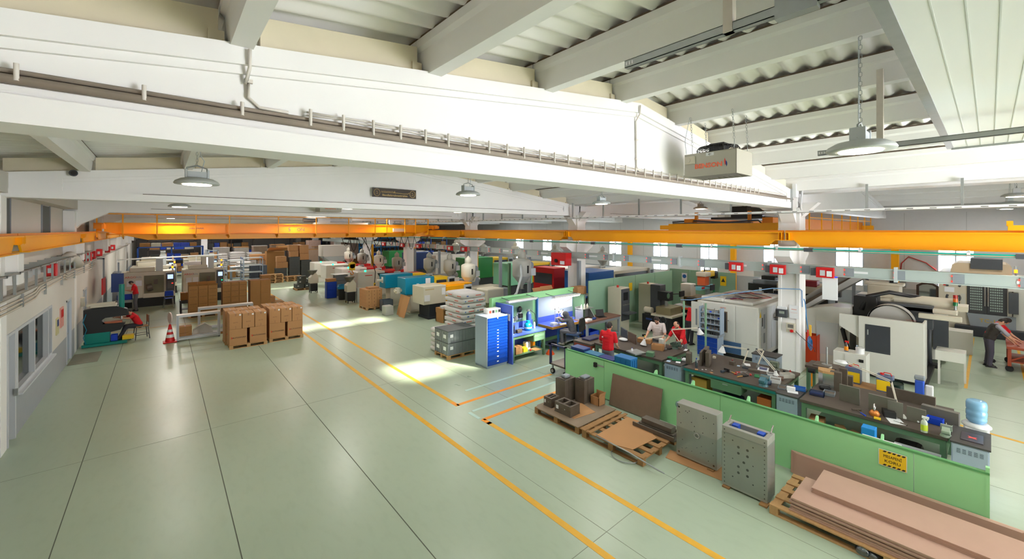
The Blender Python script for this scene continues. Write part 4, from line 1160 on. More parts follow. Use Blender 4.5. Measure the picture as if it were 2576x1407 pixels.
ob('locating_ring', B().tube([(-.01, .37 + .045 * math.cos(2 * PI * k / 20), .52 + .045 * math.sin(2 * PI * k / 20)) for k in range(21)], .014, 6), MSTEEL, t)
ob('film_bunch', B().ball((.02, .78, 1.0), (.05, .04, .06), 8), CLEAR, t)
hs = [(u, .06 + .88 * k / 13, .010) for k in range(14) for u in (.06, .94)] + [(u, v, .022) for u, v in ((.42, .72), (.62, .72), (.42, .62), (.62, .62), (.5, .5), (.42, .4), (.62, .4), (.42, .3), (.62, .3))] + [(.3, .8, .012), (.75, .8, .012), (.3, .2, .012), (.75, .2, .012), (.3, .5, .01), (.75, .5, .01)]
t = mould('large mould plate with rows of holes and an open top, nearest the stacked boards', 7.57, 2.38, .36, .72, 1.05, hs, True)
ob('clamp_strip', B().box(.12, .24, .1, .2, .93, 1.06).box(.12, .24, .5, .6, .93, 1.06), mat('blue_strip', (40, 84, 190), .4), t)
for (x, y) in ((8.25, 3.35), (7.95, 2.42)): pass
S('steel_pin', 'bright steel pin sticking out between the two mould plates', 'pin', B().cyl((7.75, 3.06, 1.075), (8.02, 3.12, 1.10), .014), CHROME, (0, 0, 0))
S('steel_pin', 'bright steel pin sticking out at the back corner of the open-topped mould plate', 'pin', B().cyl((7.86, 2.42, 1.082), (8.1, 2.46, 1.12), .014), CHROME, (0, 0, 0))
S('cardboard_sheet', 'brown cardboard strip on the floor under the left mould plate', 'cardboard', B().prism([(7.62, 4.2), (7.95, 4.28), (8.3, 2.6), (7.72, 2.7)], 'z', .002, .012), CARD, (0, 0, 0))
for i, (x, y, lb) in enumerate(((7.93, 3.42, 'wooden shim under the right foot of the left mould plate'), (7.62, 3.02, 'wooden shim under the left foot of the open-topped mould plate'), (7.58, 2.42, 'wooden shim under the near foot of the open-topped mould plate'))):
    thingbox('wood_shim', lb, 'shim', x - .02, y, .012 if i == 0 else .002, .16, .12, .018 if i == 0 else .027, WOOD2, bev=.002)
# stacked fibreboards on a pallet by the partition
p3 = pallet('long wooden pallet under the pinkish fibreboards, with its end sticking out', 7.40, -.55, 1.25, 2.85, h=.15)
yb = 2.05
for k in range(11):
    off = [0, .03, .05, .02, .06, .0, .04, .02, .20, .22, .2][k]; zb = .152 + .026 * k + (.0 if k < 8 else 0)
    S('fibreboard', 'pinkish fibreboard on the pallet, %s board from the bottom of the stack' % ['lowest', 'second', 'third', 'fourth', 'fifth', 'sixth', 'seventh', 'eighth', 'ninth', 'tenth', 'eleventh'][k], 'board',
      B().box(7.47 + (off * .5 if k < 8 else .40), 8.3 if k < 8 else 8.62, -.7, yb - off, zb, zb + .024), MDF, (0, 0, 0), group='fibreboards on the pallet', bev=.002)
MDF2 = mat('fibreboard_edge', (196, 158, 140), .75)
for k in range(4):
    S('fibreboard', 'long narrow fibreboard standing on edge against the green partition, %s from the wall' % ['first', 'second', 'third', 'fourth'][k], 'board',
      B().prism([(8.93 - .022 * k, .02 if k else .02), (8.951 - .022 * k, .02), (8.975 - .022 * k, .42 + .0 * k), (8.954 - .022 * k, .42)], 'y', -.35 + .02 * k, 2.42 - .03 * k), MDF if k else MDF2, (0, 0, 0), group='fibreboards against the partition')
S('plastic_scrap', 'crumpled clear film hanging from the fibreboard pallet', 'plastic film', B().ball((7.40, 1.15, .08), (.07, .09, .06), 9).ball((7.42, 1.05, .06), (.06, .07, .05), 9), CLEAR, (0, 0, 0))
S('wire_coil', 'coil of thin wire on the floor under the worn pallet', 'wire', B().tube([(7.1 + .3 * math.cos(2 * PI * k / 30), 4.75 + .3 * math.sin(2 * PI * k / 30), .012 + .0003 * k) for k in range(60)], .006, 5), STEEL, (0, 0, 0))
# push cart at the end of the partition
t = T('push_cart', 'dark navy push cart with a caster wheel at the end of the green partition', 'cart', (9.35, 8.35, 0))
NAVY = mat('navy_paint', (46, 48, 84), .45)
ob('deck', B().box(0, .9, .05, .75, .28, .33), DSTEEL, t)
for (x, y) in ((0, .05), (0, .68), (.85, .05), (.85, .68)): ob('post', B().box(x, x + .05, y, y + .07, .28, .95 if x == 0 else .6), NAVY, t)
ob('handle', B().box(0, .05, .05, .75, .90, .95), NAVY, t)
for (x, y) in ((.05, .12), (.05, .65), (.8, .12), (.8, .65)):
    o = ob('caster', B().cyl((x - .025, y, .085), (x + .025, y, .085), .085, n=16), RUBBER, t); ob('hub', B().cyl((x - .03, y, .085), (x + .03, y, .085), .05, n=12).box(x - .02, x + .02, y - .02, y + .02, .09, .28), STEEL, o)
# ---------------------------------------------------------------- benches and cabinets behind the green partition
BH = .92
workbench('long dark-topped green workbench with a teal edge, middle of the three behind the partition', 10.5, 3.12, 1.78, 2.15, BH, edge=BTEAL, drawer=[(.75, 1.45, .58, .80)])
workbench('dark-topped green workbench nearest the water dispenser', 10.38, .47, 1.8, 2.18, BH, drawer=None)
workbench('dark-topped green workbench at which the man in red stands', 10.55, 5.92, 1.6, 2.35, BH)
workbench('low red-framed table joined to the far end of the dark workbench', 10.45, 8.32, 1.2, .75, .86, frame=mat('rust_red', (160, 70, 44), .5, var=.1), shelf=False, name='work_table', cat='table')
vent_cabinet('grey vented cabinet between the far and middle benches, with green cloths on top', 10.5, 5.36, .62, .46, .92)
vent_cabinet('grey vented cabinet between the middle and near benches, with a blue tray on top', 10.42, 2.70, .72, .40, .92)
vent_cabinet('grey vented cabinet at the near end of the benches, in front of the water dispenser', 10.25, .0, .82, .43, .95, m=mat('cabinet_pale', (176, 190, 208), .4, var=.03))
vent_cabinet('grey vented cabinet by the front column with a bottle on top', 13.1, 3.9, .5, .62, .95, m=BGREY)
def on(px, py, z=BH): return gp(px, py, z)
def item(fn, name, lbl, cat, px, py, w, d, h, m, rz=0, z=BH, **k):
    x, y = on(px, py, z); return fn(name, lbl, cat, x, y, z + .001, w, d, h, m, rz, **k)
# middle bench contents
for i, (px, py, w, d, h, lb) in enumerate(((1776, 908, .10, .42, .36, 'upright steel mould plate, back one of the row on the middle bench'),
                                   (1733, 915, .12, .20, .30, 'short dark steel block at the left end of the middle bench'),
                                   (1765, 917, .05, .34, .36, 'thin upright steel plate in the middle of the row on the bench'),
                                   (1782, 920, .09, .36, .38, 'thick upright steel plate, front one of the row on the middle bench'))):
    item(thingbox, 'steel_plate', lb, 'steel plate', px, py, d, w, h, DSTEEL, .25)
x, y = on(1752, 925); bottle('clear water bottle with a blue cap on the middle bench beside the steel plates', x, y, BH, .25, .034, CLEAR, CRATEB)
desk_lamp('cream jointed lamp with its shade hanging left over the middle bench', *on(1870, 922), BH, [(.05, -.10, .46), (.14, .58, .40)], (-.1, .1, -1))
desk_lamp('cream jointed lamp with its shade hanging right over the middle bench', *on(1907, 925), BH, [(.12, -.10, .46), (.05, .05, .46), (-.4, -.52, .14)], (-.2, -.2, -1))
item(thingbox, 'cream_block', 'small cream block at the back left of the middle bench', 'block', 1797, 902, .07, .07, .06, MCREAM)
item(thingbox, 'steel_cube', 'small grey steel cube in the middle of the bench top', 'steel block', 1842, 918, .11, .13, .09, DSTEEL)
item(thingbox, 'steel_bar', 'flat grey steel bar lying between the two lamps', 'steel block', 1897, 936, .08, .26, .06, DSTEEL, .3)
item(thingbox, 'plastic_box', 'clear plastic box lid beside the left lamp foot', 'box', 1876, 928, .10, .14, .05, CLEAR)
item(thingbox, 'paper_sheet', 'white paper sheet under the left lamp arm', 'paper', 1880, 918, .22, .14, .002, PAPER, .4, bev=0)
item(thingbox, 'paper_sheet', 'small blue-edged card beside the left lamp foot', 'paper', 1858, 921, .10, .07, .003, mat('card_blue', (190, 214, 240), .6), .2, bev=0)
x, y = on(1920, 930); t = T('tablet', 'tablet with a dark blue screen in a white case on the middle bench', 'tablet', (x, y, BH), .25)
ob('case', B().box(-.16, .16, -.12, .12, 0, .02), PAPER, t, bev=.004); ob('screen', B().box(-.11, .11, -.085, .085, .02, .022), mat('tablet_screen', (58, 74, 120), .2), t)
TW = mat('tool_wood', (200, 150, 84), .55); TR = mat('tool_red', (180, 50, 48), .45)
def tool(lbl, px, py, L, r, hm, headm, kind, rz, z=BH, name='hand_tool', cat='tool'):
    x, y = on(px, py, z); t = T(name, lbl, cat, (x, y, z + r), rz)
    ob('handle', B().cyl((-L / 2, 0, 0), (0, 0, 0), r, r * .8, 8), hm, t)
    if kind == 'hammer': ob('head', B().cyl((0, 0, 0), (L * .4, 0, 0), r * .6, n=8).box(L * .36, L * .5, -L * .28, L * .28, -r, r * 1.2), headm, t)
    elif kind == 'brush': ob('head', B().box(0, L * .5, -.04, .04, -r, r * 1.2), headm, t, bev=.01)
    elif kind == 'pliers': ob('head', B().box(0, L * .3, -.012, .012, -r, r), headm, t); ob('handle', B().cyl((-L / 2, .04, 0), (0, .006, 0), r, r * .8, 8), hm, t)
    else: ob('blade', B().cyl((0, 0, 0), (L * .5, 0, 0), r * .4, n=6), headm, t)
    return t
tool('wooden-handled black hand brush on the middle bench', 1868, 948, .34, .016, TW, BLACK, 'brush', -.35, name='hand_brush', cat='brush')
tool('wooden file handle lying crosswise on the middle bench', 1841, 938, .20, .016, TW, STEEL, 'file', 1.2, name='file')
tool('dark blue hand grinder lying on the middle bench', 1822, 937, .24, .035, mat('grinder_blue', (58, 68, 84), .4), BLACK, 'hammer', -.2, name='hand_grinder')
tool('red-handled pliers lying on the middle bench', 1854, 941, .22, .012, TR, STEEL, 'pliers', .2, name='pliers')
tool('second pair of red pliers next to the file handle', 1862, 938, .22, .012, TR, STEEL, 'pliers', -.5, name='pliers')
tool('bright steel spanner lying at an angle on the middle bench', 1877, 941, .2, .010, CHROME, CHROME, 'hammer', .8, name='spanner')
tool('small red-handled screwdriver at the back of the middle bench', 1843, 906, .16, .014, TR, STEEL, 'file', .3, name='screwdriver')
item(thingbox, 'red_tape_roll', 'small red roll lying right of the pliers', 'roll', 1888, 945, .08, .05, .04, TR, .4, bev=.015)
item(thingbox, 'paper_scrap', 'torn brown paper scrap at the left edge of the middle bench', 'paper', 1752, 930, .1, .07, .002, CARD, .4, bev=0)
item(thingbox, 'paper_scrap', 'brown paper scrap in front of the hand grinder', 'paper', 1790, 938, .08, .06, .002, CARD, 1, bev=0)
for i, (px, py) in enumerate(((1767, 931), (1776, 931), (1791, 933))):
    x, y = on(px, py); S('bright_nut', 'small bright steel ring on the left part of the middle bench, %s of three' % ('first', 'second', 'third')[i], 'ring', B().tube([(.022 * math.cos(2 * PI * k / 12), .022 * math.sin(2 * PI * k / 12), .008) for k in range(13)], .008, 5), CHROME, (x, y, BH), group='steel rings on the middle bench')
item(thingbox, 'green_cloth', 'green folded cloth near the vise on the middle bench', 'cloth', 1908, 948, .22, .18, .02, mat('green_cloth', (40, 116, 72), .85, var=.1), .3, bev=.008)
item(thingbox, 'green_cover', 'darker green booklet lying on the green cloth', 'booklet', 1921, 949, .18, .08, .02, mat('green_booklet', (18, 104, 58), .6), .5, z=BH + .022, bev=.004)
x, y = on(1912, 975); vise('blue-green bench vise at the front edge of the middle bench', 10.62, 3.42, BH, PI / 2, mat('vise_teal', (66, 110, 124), .4))
x, y = on(1985, 925); vise('grey-green bench vise beside the front column', 12.1, 3.62, BH, -PI / 2, mat('vise_grey', (112, 124, 108), .45))
item(tray, 'plastic_tray', 'white plastic tub of small parts at the near end of the middle bench', 'tray', 1950, 962, .24, .22, .10, PLASTW, .2, inside=DSTEEL)
item(tray, 'plastic_tray', 'white plastic tub at the right corner of the middle bench', 'tray', 1980, 950, .16, .28, .10, mat('tub_white', (222, 220, 212), .4), .9, inside=DSTEEL)
item(tray, 'plastic_tray', 'shallow clear tub behind the vise on the middle bench', 'tray', 1940, 944, .18, .18, .05, PLASTW, .4, inside=DGREY)
for i, (px, py, lb, mm) in enumerate(((1964, 955, 'brown paper packet between the white tubs', mat('brown_packet', (108, 84, 70), .7)), (1950, 949, 'crumpled dark rag behind the white tubs', BLACK), (1960, 935, 'steel rod lying near the grey-green vise', STEEL), (1973, 936, 'small black block at the right edge of the middle bench', BLACK))):
    item(thingbox, ('paper_packet', 'dark_rag', 'steel_rod', 'black_block')[i], lb, ('packet', 'rag', 'rod', 'block')[i], px, py, (.2, .14, .2, .06)[i], (.12, .1, .02, .05)[i], (.05, .04, .02, .04)[i], mm, (.3, .2, .8, 0)[i])
x, y = on(1988, 945); bottle('small red glue bottle with a white tip at the right end of the middle bench', x, y, BH, .16, .022, TR, PLASTW)
item(tray, 'clear_tray', 'clear box of rods hanging over the front of the vise', 'tray', 1925, 965, .16, .24, .07, CLEAR, .2, inside=MGREY)
# under the middle bench
thingbox('blue_rag_pile', 'pile of blue rags under the middle bench', 'rags', 10.8, 4.2, .235, .5, .5, .18, mat('blue_rags', (44, 60, 84), .9, var=.3), bev=.07)
thingbox('brown_carton', 'yellow-brown carton on the shelf under the left end of the middle bench', 'carton', 10.85, 4.95, .235, .35, .4, .42, mat('ochre_box', (188, 146, 66), .8))
thingbox('orange_box', 'orange wooden box under the right end of the middle bench', 'box', 10.85, 3.42, .235, .4, .3, .38, mat('orange_box', (188, 104, 48), .6))
x, y = 10.7, 5.12; bottle('white plastic jug hanging under the left end of the middle bench', x, y, .24, .42, .06, PLASTW, PLASTW)
# on the cabinets
zt = .92
for i, (px, py, rz) in enumerate(((1691, 902, .2), (1702, 907, .5))): item(thingbox, 'green_cloth', ('left', 'right')[i] + ' of two folded green cloths on the far vented cabinet', 'cloth', px, py, .16, .24, .03, mat('green_cloth', (40, 116, 72), .85, var=.1), rz, z=zt, bev=.01)
item(thingbox, 'blue_card', 'blue and white card on the far vented cabinet', 'card', 1682, 909, .12, .10, .004, mat('card_blue', (190, 214, 240), .6), .2, z=zt, bev=0)
item(thingbox, 'packet', 'white and blue packet of wipes on the far vented cabinet', 'packet', 1722, 908, .18, .12, .06, PLASTW, .2, z=zt, bev=.02)
item(thingbox, 'paper_sheet', 'small papers beside the packet on the far vented cabinet', 'paper', 1706, 912, .14, .12, .003, PAPER, .4, z=zt, bev=0)
item(tray, 'blue_tray', 'bright blue plastic tray on the near vented cabinet', 'tray', 2012, 982, .16, .22, .07, SBLUE, .2, z=zt)
item(thingbox, 'white_carton', 'small white box on the near vented cabinet', 'box', 1990, 983, .10, .16, .08, PAPER, .2, z=zt)
item(thingbox, 'paper_sheet', 'white sheet under the small white box', 'paper', 1994, 987, .16, .2, .003, PAPER, .3, z=zt, bev=0)
item(tray, 'metal_tray', 'grey tray of drill bits on the near vented cabinet', 'tray', 1968, 976, .26, .16, .025, MGREY, .2, z=zt, inside=DSTEEL)
thingbox('booklet', 'dark sleeve with a red print on the nearest vented cabinet', 'booklet', 10.62, .2, .951, .42, .26, .012, mat('booklet_dark', (74, 66, 76), .3), bev=.003)
S('paper_print', 'red paper figure on the dark sleeve of the nearest cabinet', 'paper', B().prism([(-.05, -.06), (.0, -.04), (.05, -.06), (.03, 0), (.06, .05), (0, .03), (-.05, .05), (-.03, 0)], 'z', 0, .002), mat('print_red', (220, 90, 90), .6), (10.6, .2, .9635))
# near bench contents
def up(name, lbl, px, py, w, d, h, m, rz=0): return item(thingbox, name, lbl, 'steel plate', px, py, w, d, h, m, rz, bev=.004)
PLD = mat('plate_grey', (128, 124, 116), .4, .45, var=.12)
up('steel_plate', 'upright drilled steel plate on the near bench with two slots', 2137, 1013, .04, .34, .34, PLD, -.1)
up('steel_plate', 'upright shiny steel plate in the middle of the near bench', 2220, 1040, .05, .42, .33, PLD, -.05)
up('steel_plate', 'upright steel plate leaning behind the jointed magnifier arm', 2252, 1050, .03, .22, .30, PLD, .1)
up('steel_plate', 'small upright grey plate near the spray bottle on the near bench', 2305, 1063, .04, .26, .27, PLD, -.05)
up('steel_plate', 'wide upright steel plate at the right end of the near bench', 2365, 1060, .12, .5, .24, PLD, -.12)
up('steel_plate', 'long low steel plate at the back right of the near bench', 2290, 1012, .06, .75, .22, DSTEEL, -.1)
for i, (px, py, w, d, h, lb) in enumerate(((2103, 982, .14, .2, .42, 'tall dark steel column block on the near bench left of the drilled plate'), (2122, 978, .12, .14, .46, 'stepped steel block beside the tall dark column block'), (2132, 968, .14, .2, .22, 'low grey steel step block behind the drilled plate'))):
    up('steel_block', lb, px, py, w, d, h, DSTEEL, .1)
x, y = on(2078, 975); t = T('wooden_block', 'tall wooden-topped polished mould core standing on the near bench', 'mould', (x, y, BH), .2)
ob('core', B().prism([(-.16, -.14), (.10, -.14), (.14, -.06), (.14, .14), (-.10, .14), (-.16, .06)], 'z', 0, .36), CHROME, t); ob('wood_panel', B().prism([(-.165, -.145), (.105, -.145), (.145, -.06), (.145, .145), (-.10, .145), (-.165, .06)], 'z', .36, .41), WOOD, t); ob('wood_side', B().box(.02, .15, -.155, -.13, .0, .40), WOOD, t)
tray('drill_tray', 'tray of blue and clear tool tubes at the left of the near bench', 'tray', *on(2055, 995), BH + .001, .16, .26, .09, CLEAR, .1, inside=DBLUE)
tray('drill_tray', 'grey tray of cutters behind the tool tubes', 'tray', *on(2086, 993), BH + .001, .26, .2, .06, MGREY, .1, inside=DSTEEL)
item(thingbox, 'black_bag', 'black cloth bag behind the tool tubes on the near bench', 'bag', 2075, 980, .2, .22, .10, BLACK, .2, bev=.04)
t = desk_lamp('white magnifier lamp with a long folded arm over the near bench', *on(2257, 1028), BH, [(.28, .12, .44), (.42, .88, .62)], (-.4, .3, -1))
for c in list(t.children):
    if c.name.startswith(('shade', 'bulb')): bpy.data.objects.remove(c)
p = Vector((.42, .98, .60)); o = ob('lens_head', B().lathe([(.02, .05), (.11, .04), (.125, .015), (.12, 0), (.001, 0)], c=tuple(p), n=24), PLASTW, t)
x, y = on(2200, 1046); t = T('chrome_cup', 'orange and chrome machine part standing on the near bench', 'machine part', (x, y, BH))
ob('body', B().lathe([(.07, 0), (.085, .05), (.06, .09), (.05, .10)], n=18), mat('orange_glossy', (214, 130, 60), .25, .4), t); ob('ring', B().tube([(.07 * math.cos(2 * PI * k / 20), 0, .16 + .07 * math.sin(2 * PI * k / 20)) for k in range(21)], .012, 6), CHROME, t)
x, y = on(2240, 1050); item(thingbox, 'clamp_block', 'dark clamping block with papers on the near bench', 'clamp', 2236, 1048, .2, .18, .12, BLACK, .3)
item(thingbox, 'paper_sheet', 'white drawing sheet hanging over the dark clamping block', 'paper', 2252, 1060, .3, .22, .004, PAPER, .4, bev=0)
item(thingbox, 'drawing_frame', 'white drawing holder behind the clamping block', 'paper', 2265, 1048, .24, .16, .012, PLASTW, .3, bev=0)
tool('blue-handled hammer lying on the near bench', 2165, 1040, .28, .014, CRATEB, DSTEEL, 'hammer', .7, name='hammer')
tool('grey steel spanner lying at the front of the near bench', 2265, 1066, .2, .014, DSTEEL, STEEL, 'file', 1.3, name='spanner')
item(thingbox, 'eraser_box', 'small yellow and white box at the front of the near bench', 'box', 2207, 1055, .07, .10, .03, YELLOW, .1)
item(thingbox, 'teal_tray', 'teal flat box in front of the small grey plate', 'box', 2306, 1056, .10, .24, .06, BTEAL, -.1)
item(tray, 'blue_bin', 'blue plastic bin with a white label on the near bench', 'bin', 2352, 1066, .16, .22, .11, CRATEB, -.1, inside=PAPER)
item(thingbox, 'paper_packet', 'crumpled pinkish paper beside the spray bottle', 'paper', 2315, 1064, .1, .12, .05, PAPER, .4, bev=.02)
x, y = on(2325, 1087); bottle('spray bottle with yellow-green liquid and a red collar on the near bench', x, y, BH, .27, .048, mat('spray_clear', (214, 224, 214), .2, alpha=.7), PLASTW, True, mat('spray_label', (196, 214, 60), .4))
vise('pale green bench vise at the near front corner of the near bench', 10.45, .50, BH, PI / 2, mat('vise_pale', (150, 166, 148), .45)).scale = (.8, .8, .8)
x, y = on(2336, 1015); t = T('power_drill_stand', 'bright blue spray gun holder standing at the back of the near bench', 'tool', (12.0, .95, BH))
ob('body', B().box(-.06, .06, -.07, .07, 0, .5), mat('bright_blue', (56, 96, 206), .35), t, bev=.02); ob('white_can', B().box(-.05, .05, -.20, -.08, .18, .42), PLASTW, t, bev=.02); ob('cap', B().box(-.07, .07, -.08, .08, .5, .58), MGREY, t, bev=.02); ob('hose', B().tube([(0, -.14, .18), (.02, -.16, .05), (0, -.1, .0)], .012, 6), PLASTW, t)
t = T('dark_duct', 'dark green tilted duct mouth behind the near bench', 'duct', (12.7, 1.35, .55)); ob('tube', B().cyl((.1, .0, -.2), (-.05, .02, .52), .115, n=24, cap=False).cyl((.1, .0, -.2), (-.05, .02, .50), .108, n=24), mat('duct_green', (24, 44, 40), .4), t); ob('foot', B().box(-.1, .3, -.15, .15, -.55, -.1), DGREY, t)
tool('bright steel wrench hanging at the left end of the near bench', 2026, 1010, .2, .012, CHROME, CHROME, 'file', 1.5, z=.8, name='wrench')
# under the near bench
for i, (px, py, w, d, h, m, lb, nm) in enumerate(((10.65, 2.4, .3, .26, .30, CARD, 'brown carton on the shelf under the left end of the near bench', 'carton'), (10.62, 2.0, .2, .16, .26, WOOD, 'wood offcut leaning under the near bench', 'wood_offcut'), (10.62, 1.82, .24, .14, .22, WOOD, 'second tilted wood offcut under the near bench', 'wood_offcut'),
     (10.62, 1.55, .3, .3, .2, mat('rag_grey', (96, 84, 84), .9, var=.3), 'pile of grey rags under the near bench', 'rag_pile'), (10.05, 1.47, .2, .2, .36, mat('bright_sky', (28, 140, 220), .5), 'bright blue tissue carton under the near bench', 'tissue_box'), (10.7, 1.0, .4, .4, .3, BLACK, 'black bin bag heap under the near bench', 'bag'))):
    thingbox(nm, lb, nm.replace('_', ' '), px, py, .235 if nm != 'tissue_box' else .5, w, d, h, m, rz=(.1, .4, -.5, 0, 0, 0)[i], bev=.01 if i not in (3, 5) else .08)
thingbox('grey_stool_box', 'grey box carrying the bright blue tissue carton behind the partition', 'box', 10.05, 1.47, 0, .3, .34, .498, MGREY)
tray('white_tub', 'white plastic tub of cloths under the right end of the near bench', 'tub', 10.12, .85, .0, .4, .6, .62, mat('tub_pale', (206, 208, 214), .4), 0, inside=mat('cloth_dark', (70, 60, 66), .9))
tray('grey_tub', 'small clear tub of scrap in front of the nearest vented cabinet', 'tub', 9.75, .42, 0.0, .3, .28, .60, CLEAR, 0, inside=DSTEEL)
thingbox('white_strip', 'white board standing between the partition and the near bench', 'board', 9.3, 1.2, .0, .03, .5, .98, PLASTW)
# things standing on the partition side: blue crates behind the partition wall
for i, (y0, y1, h, mm, lb) in enumerate(((7.55, 8.02, 1.12, DBLUE, 'dark blue crate with slots just behind the far end of the partition'), (7.05, 7.52, 1.06, mat('crate_teal', (54, 120, 156), .5), 'teal crate behind the partition, second from its far end'), (6.55, 7.02, 1.05, DBLUE, 'dark blue crate behind the partition, third from its far end'), (6.0, 6.5, 1.2, mat('crate_sky', (30, 110, 172), .5), 'tallest sky-blue crate behind the green partition'))):
    crate(lb, 9.15, y0, 0, .30, y1 - y0, h, m=mm, lid=True)
# water dispenser
t = T('water_dispenser', 'white water dispenser with a blue bottle on top by the near cabinet', 'water dispenser', (11.42, .16, 0))
ob('body', B().box(-.16, .16, -.16, .16, 0, .93), PLASTW, t, bev=.03); ob('collar', B().lathe([(.19, 0), (.19, .02), (.15, .06), (.12, .06)], c=(0, 0, .93), n=24), PLASTW, t)
WB = mat('water_bottle_blue', (136, 186, 226), .12, spec=.7)
ob('bottle', B().lathe([(.09, .99 - .0), (.13, 1.03), (.135, 1.08), (.128, 1.10), (.137, 1.13), (.137, 1.2), (.128, 1.22), (.137, 1.25), (.137, 1.34), (.125, 1.385), (.1, 1.40), (.02, 1.395)], n=28), WB, t)
# pedestal stand, electric box, sprayer, oil can near the front column
workbench('small dark-topped green stand beside the front column', 12.75, 2.42, .62, .72, 1.02, shelf=False, name='tool_stand', cat='stand')
S('steel_plate', 'dark steel plate lying on the small green stand by the column', 'steel plate', B().box(12.85, 13.3, 2.5, 3.0, 1.021, 1.05), DSTEEL, (0, 0, 0), bev=.004)
S('steel_rod', 'upright steel spindle rod standing on the small green stand', 'rod', B().cyl((13.1, 2.75, 1.05), (13.1, 2.75, 1.5), .02).cyl((13.1, 2.75, 1.05), (13.1, 2.75, 1.06), .11, n=20), STEEL, (0, 0, 0))
S('wrench', 'pale wrench lying on the small green stand', 'tool', B().box(12.8, 12.95, 2.6, 2.63, 1.0515, 1.062).cyl((12.8, 2.615, 1.055), (12.8, 2.615, 1.064), .03), MCREAM, (0, 0, 0))
t = T('mallet', 'black rubber mallet hanging at the left of the small green stand', 'mallet', (12.70, 2.98, .62)); ob('head', B().cyl((0, -.07, .3), (0, .07, .3), .06), RUBBER, t); ob('handle', B().cyl((0, 0, -.1), (0, 0, .3), .016), DORANGE, t)
t = T('electric_cabinet', 'small white electric cabinet with warning stickers behind the small green stand', 'cabinet', (15.0, 2.25, .0))
ob('body', B().box(0, .5, 0, .75, .12, 1.0), MWHITE, t, bev=.01); ob('door', B().box(-.012, 0, .04, .48, .16, .96), MWHITE, t); ob('warning_mark', B().prism([(.2, .62), (.34, .62), (.27, .74)], 'x', -.016, -.013), YELLOW, t); ob('sticker', B().box(-.016, -.013, .18, .34, .48, .58), DBLUE, t); ob('switch', B().box(-.03, -.012, .06, .16, .8, .88), BLACK, t); ob('base', B().box(.03, .47, .03, .72, 0, .12), BLACK, t)
bottle('spray bottle with an orange label and red trigger on the white electric cabinet', 15.15, 2.72, 1.0, .30, .05, CLEAR, RED, True, DORANGE)
t = T('paint_tin', 'white paint tin on the electric cabinet', 'tin', (15.2, 2.42, 1.0)); ob('can', B().cyl((0, 0, 0), (0, 0, .16), .10, n=20), PLASTW, t); ob('handle', B().tube([(0, -.1, .12), (0, -.05, .2), (0, .05, .2), (0, .1, .12)], .004, 4), STEEL, t)
for i, (x, y, lb, fm) in enumerate(((13.9, 1.72, 'yellow and blue oil canister behind the near bench, in front of the big white machine', YELLOW), (14.1, 2.38, 'second yellow oil canister half hidden by the steel blocks', YELLOW))):
    t = T('oil_canister', lb, 'canister', (x, y, .45)); ob('can', B().box(-.12, .12, -.16, .16, 0, .42), mat('can_blue', (96, 108, 140), .35), t, bev=.015); ob('label', B().box(-.124, -.12, -.15, .15, .04, .30), fm, t); ob('cap', B().cyl((0, .06, .42), (0, .06, .46), .04).tube([(0, -.12, .42), (0, -.1, .48), (0, .02, .48), (0, .04, .42)], .012, 6), RED, t)
S('low_table', 'low wooden platform with tools in front of the big white machine', 'platform', B().box(13.55, 14.35, 1.3, 2.65, .41, .45).box(13.6, 13.68, 1.35, 1.43, 0, .41).box(14.2, 14.28, 1.35, 1.43, 0, .41).box(13.6, 13.68, 2.5, 2.58, 0, .41).box(14.2, 14.28, 2.5, 2.58, 0, .41), WOOD2, (0, 0, 0))
# front column fittings
CXF, CYF = XC - .3, BAYS[0]
t = T('wall_phone', 'dark grey phone with a small screen on the front column', 'phone', (CXF - .06, CYF + .18, 1.72)); ob('body', B().box(-.06, .05, -.16, .16, 0, .26), DGREY, t, bev=.015); ob('screen', B().box(-.066, -.06, -.09, .06, .12, .2), mat('lcd_green', (150, 160, 150), .3), t); ob('handset', B().box(-.09, -.06, .09, .15, .02, .24), BLACK, t, bev=.01); ob('paper_strip', B().box(-.03, .02, -.14, .12, .26, .34), PAPER, t)
t = T('notice_paper', 'white paper sheet taped to the front column right of the phone', 'paper', (CXF - .0, CYF - .12, 1.72)); ob('sheet', B().box(-.034, -.026, -.16, .1, .0, .42), PAPER, t); ob('print', B().box(-.0355, -.034, -.1, .04, .28, .3).box(-.0355, -.034, -.12, .06, .18, .185), mat('print_pink', (220, 150, 140), .7), t)
t = T('power_socket', 'grey socket box with a red plug on the front column', 'socket', (CXF, CYF - .05, 1.28)); ob('box', B().box(-.10, 0, -.14, .10, 0, .28), MCREAM, t, bev=.01); ob('window', B().box(-.106, -.10, -.10, .05, .14, .25), mat('socket_window', (120, 118, 112), .3), t); ob('plug', B().cyl((-.14, -.06, .05), (-.10, -.06, .05), .045, n=14), RED, t)
ob('cable', B().tube([(-.05, -.14, .06), (-.04, -.3, -.1), (-.3, -.7, -.34), (-.9, -.85, -.28)], .008, 5), BLACK, t)
t = T('air_hose', 'coiled light blue air hose hanging on the right side of the front column', 'hose', (CXF + .18, CYF - .36, 1.0))
b = B(); pts = [(0, 0, 1.35)]
for k in range(10): pts.append((.02 * math.sin(k), -.03 - .01 * k, 1.25 - .11 * k))
b.tube(pts, .012, 6); 
for j in range(3): b.tube([(.02 * j + .14 * math.cos(2 * PI * k / 20), -.14 - .02 * j, .02 + .17 * math.sin(2 * PI * k / 20) - .05 * j) for k in range(21)], .012, 6)
ob('hose', b, mat('hose_cyan', (40, 130, 196), .4), t); ob('gun', B().box(-.03, .03, -.2, -.14, .2, .55), mat('gun_yellow', (224, 178, 60), .4), t, bev=.01); ob('red_tube', B().cyl((-.06, -.12, .05), (-.06, -.12, .4), .02), RED, t)
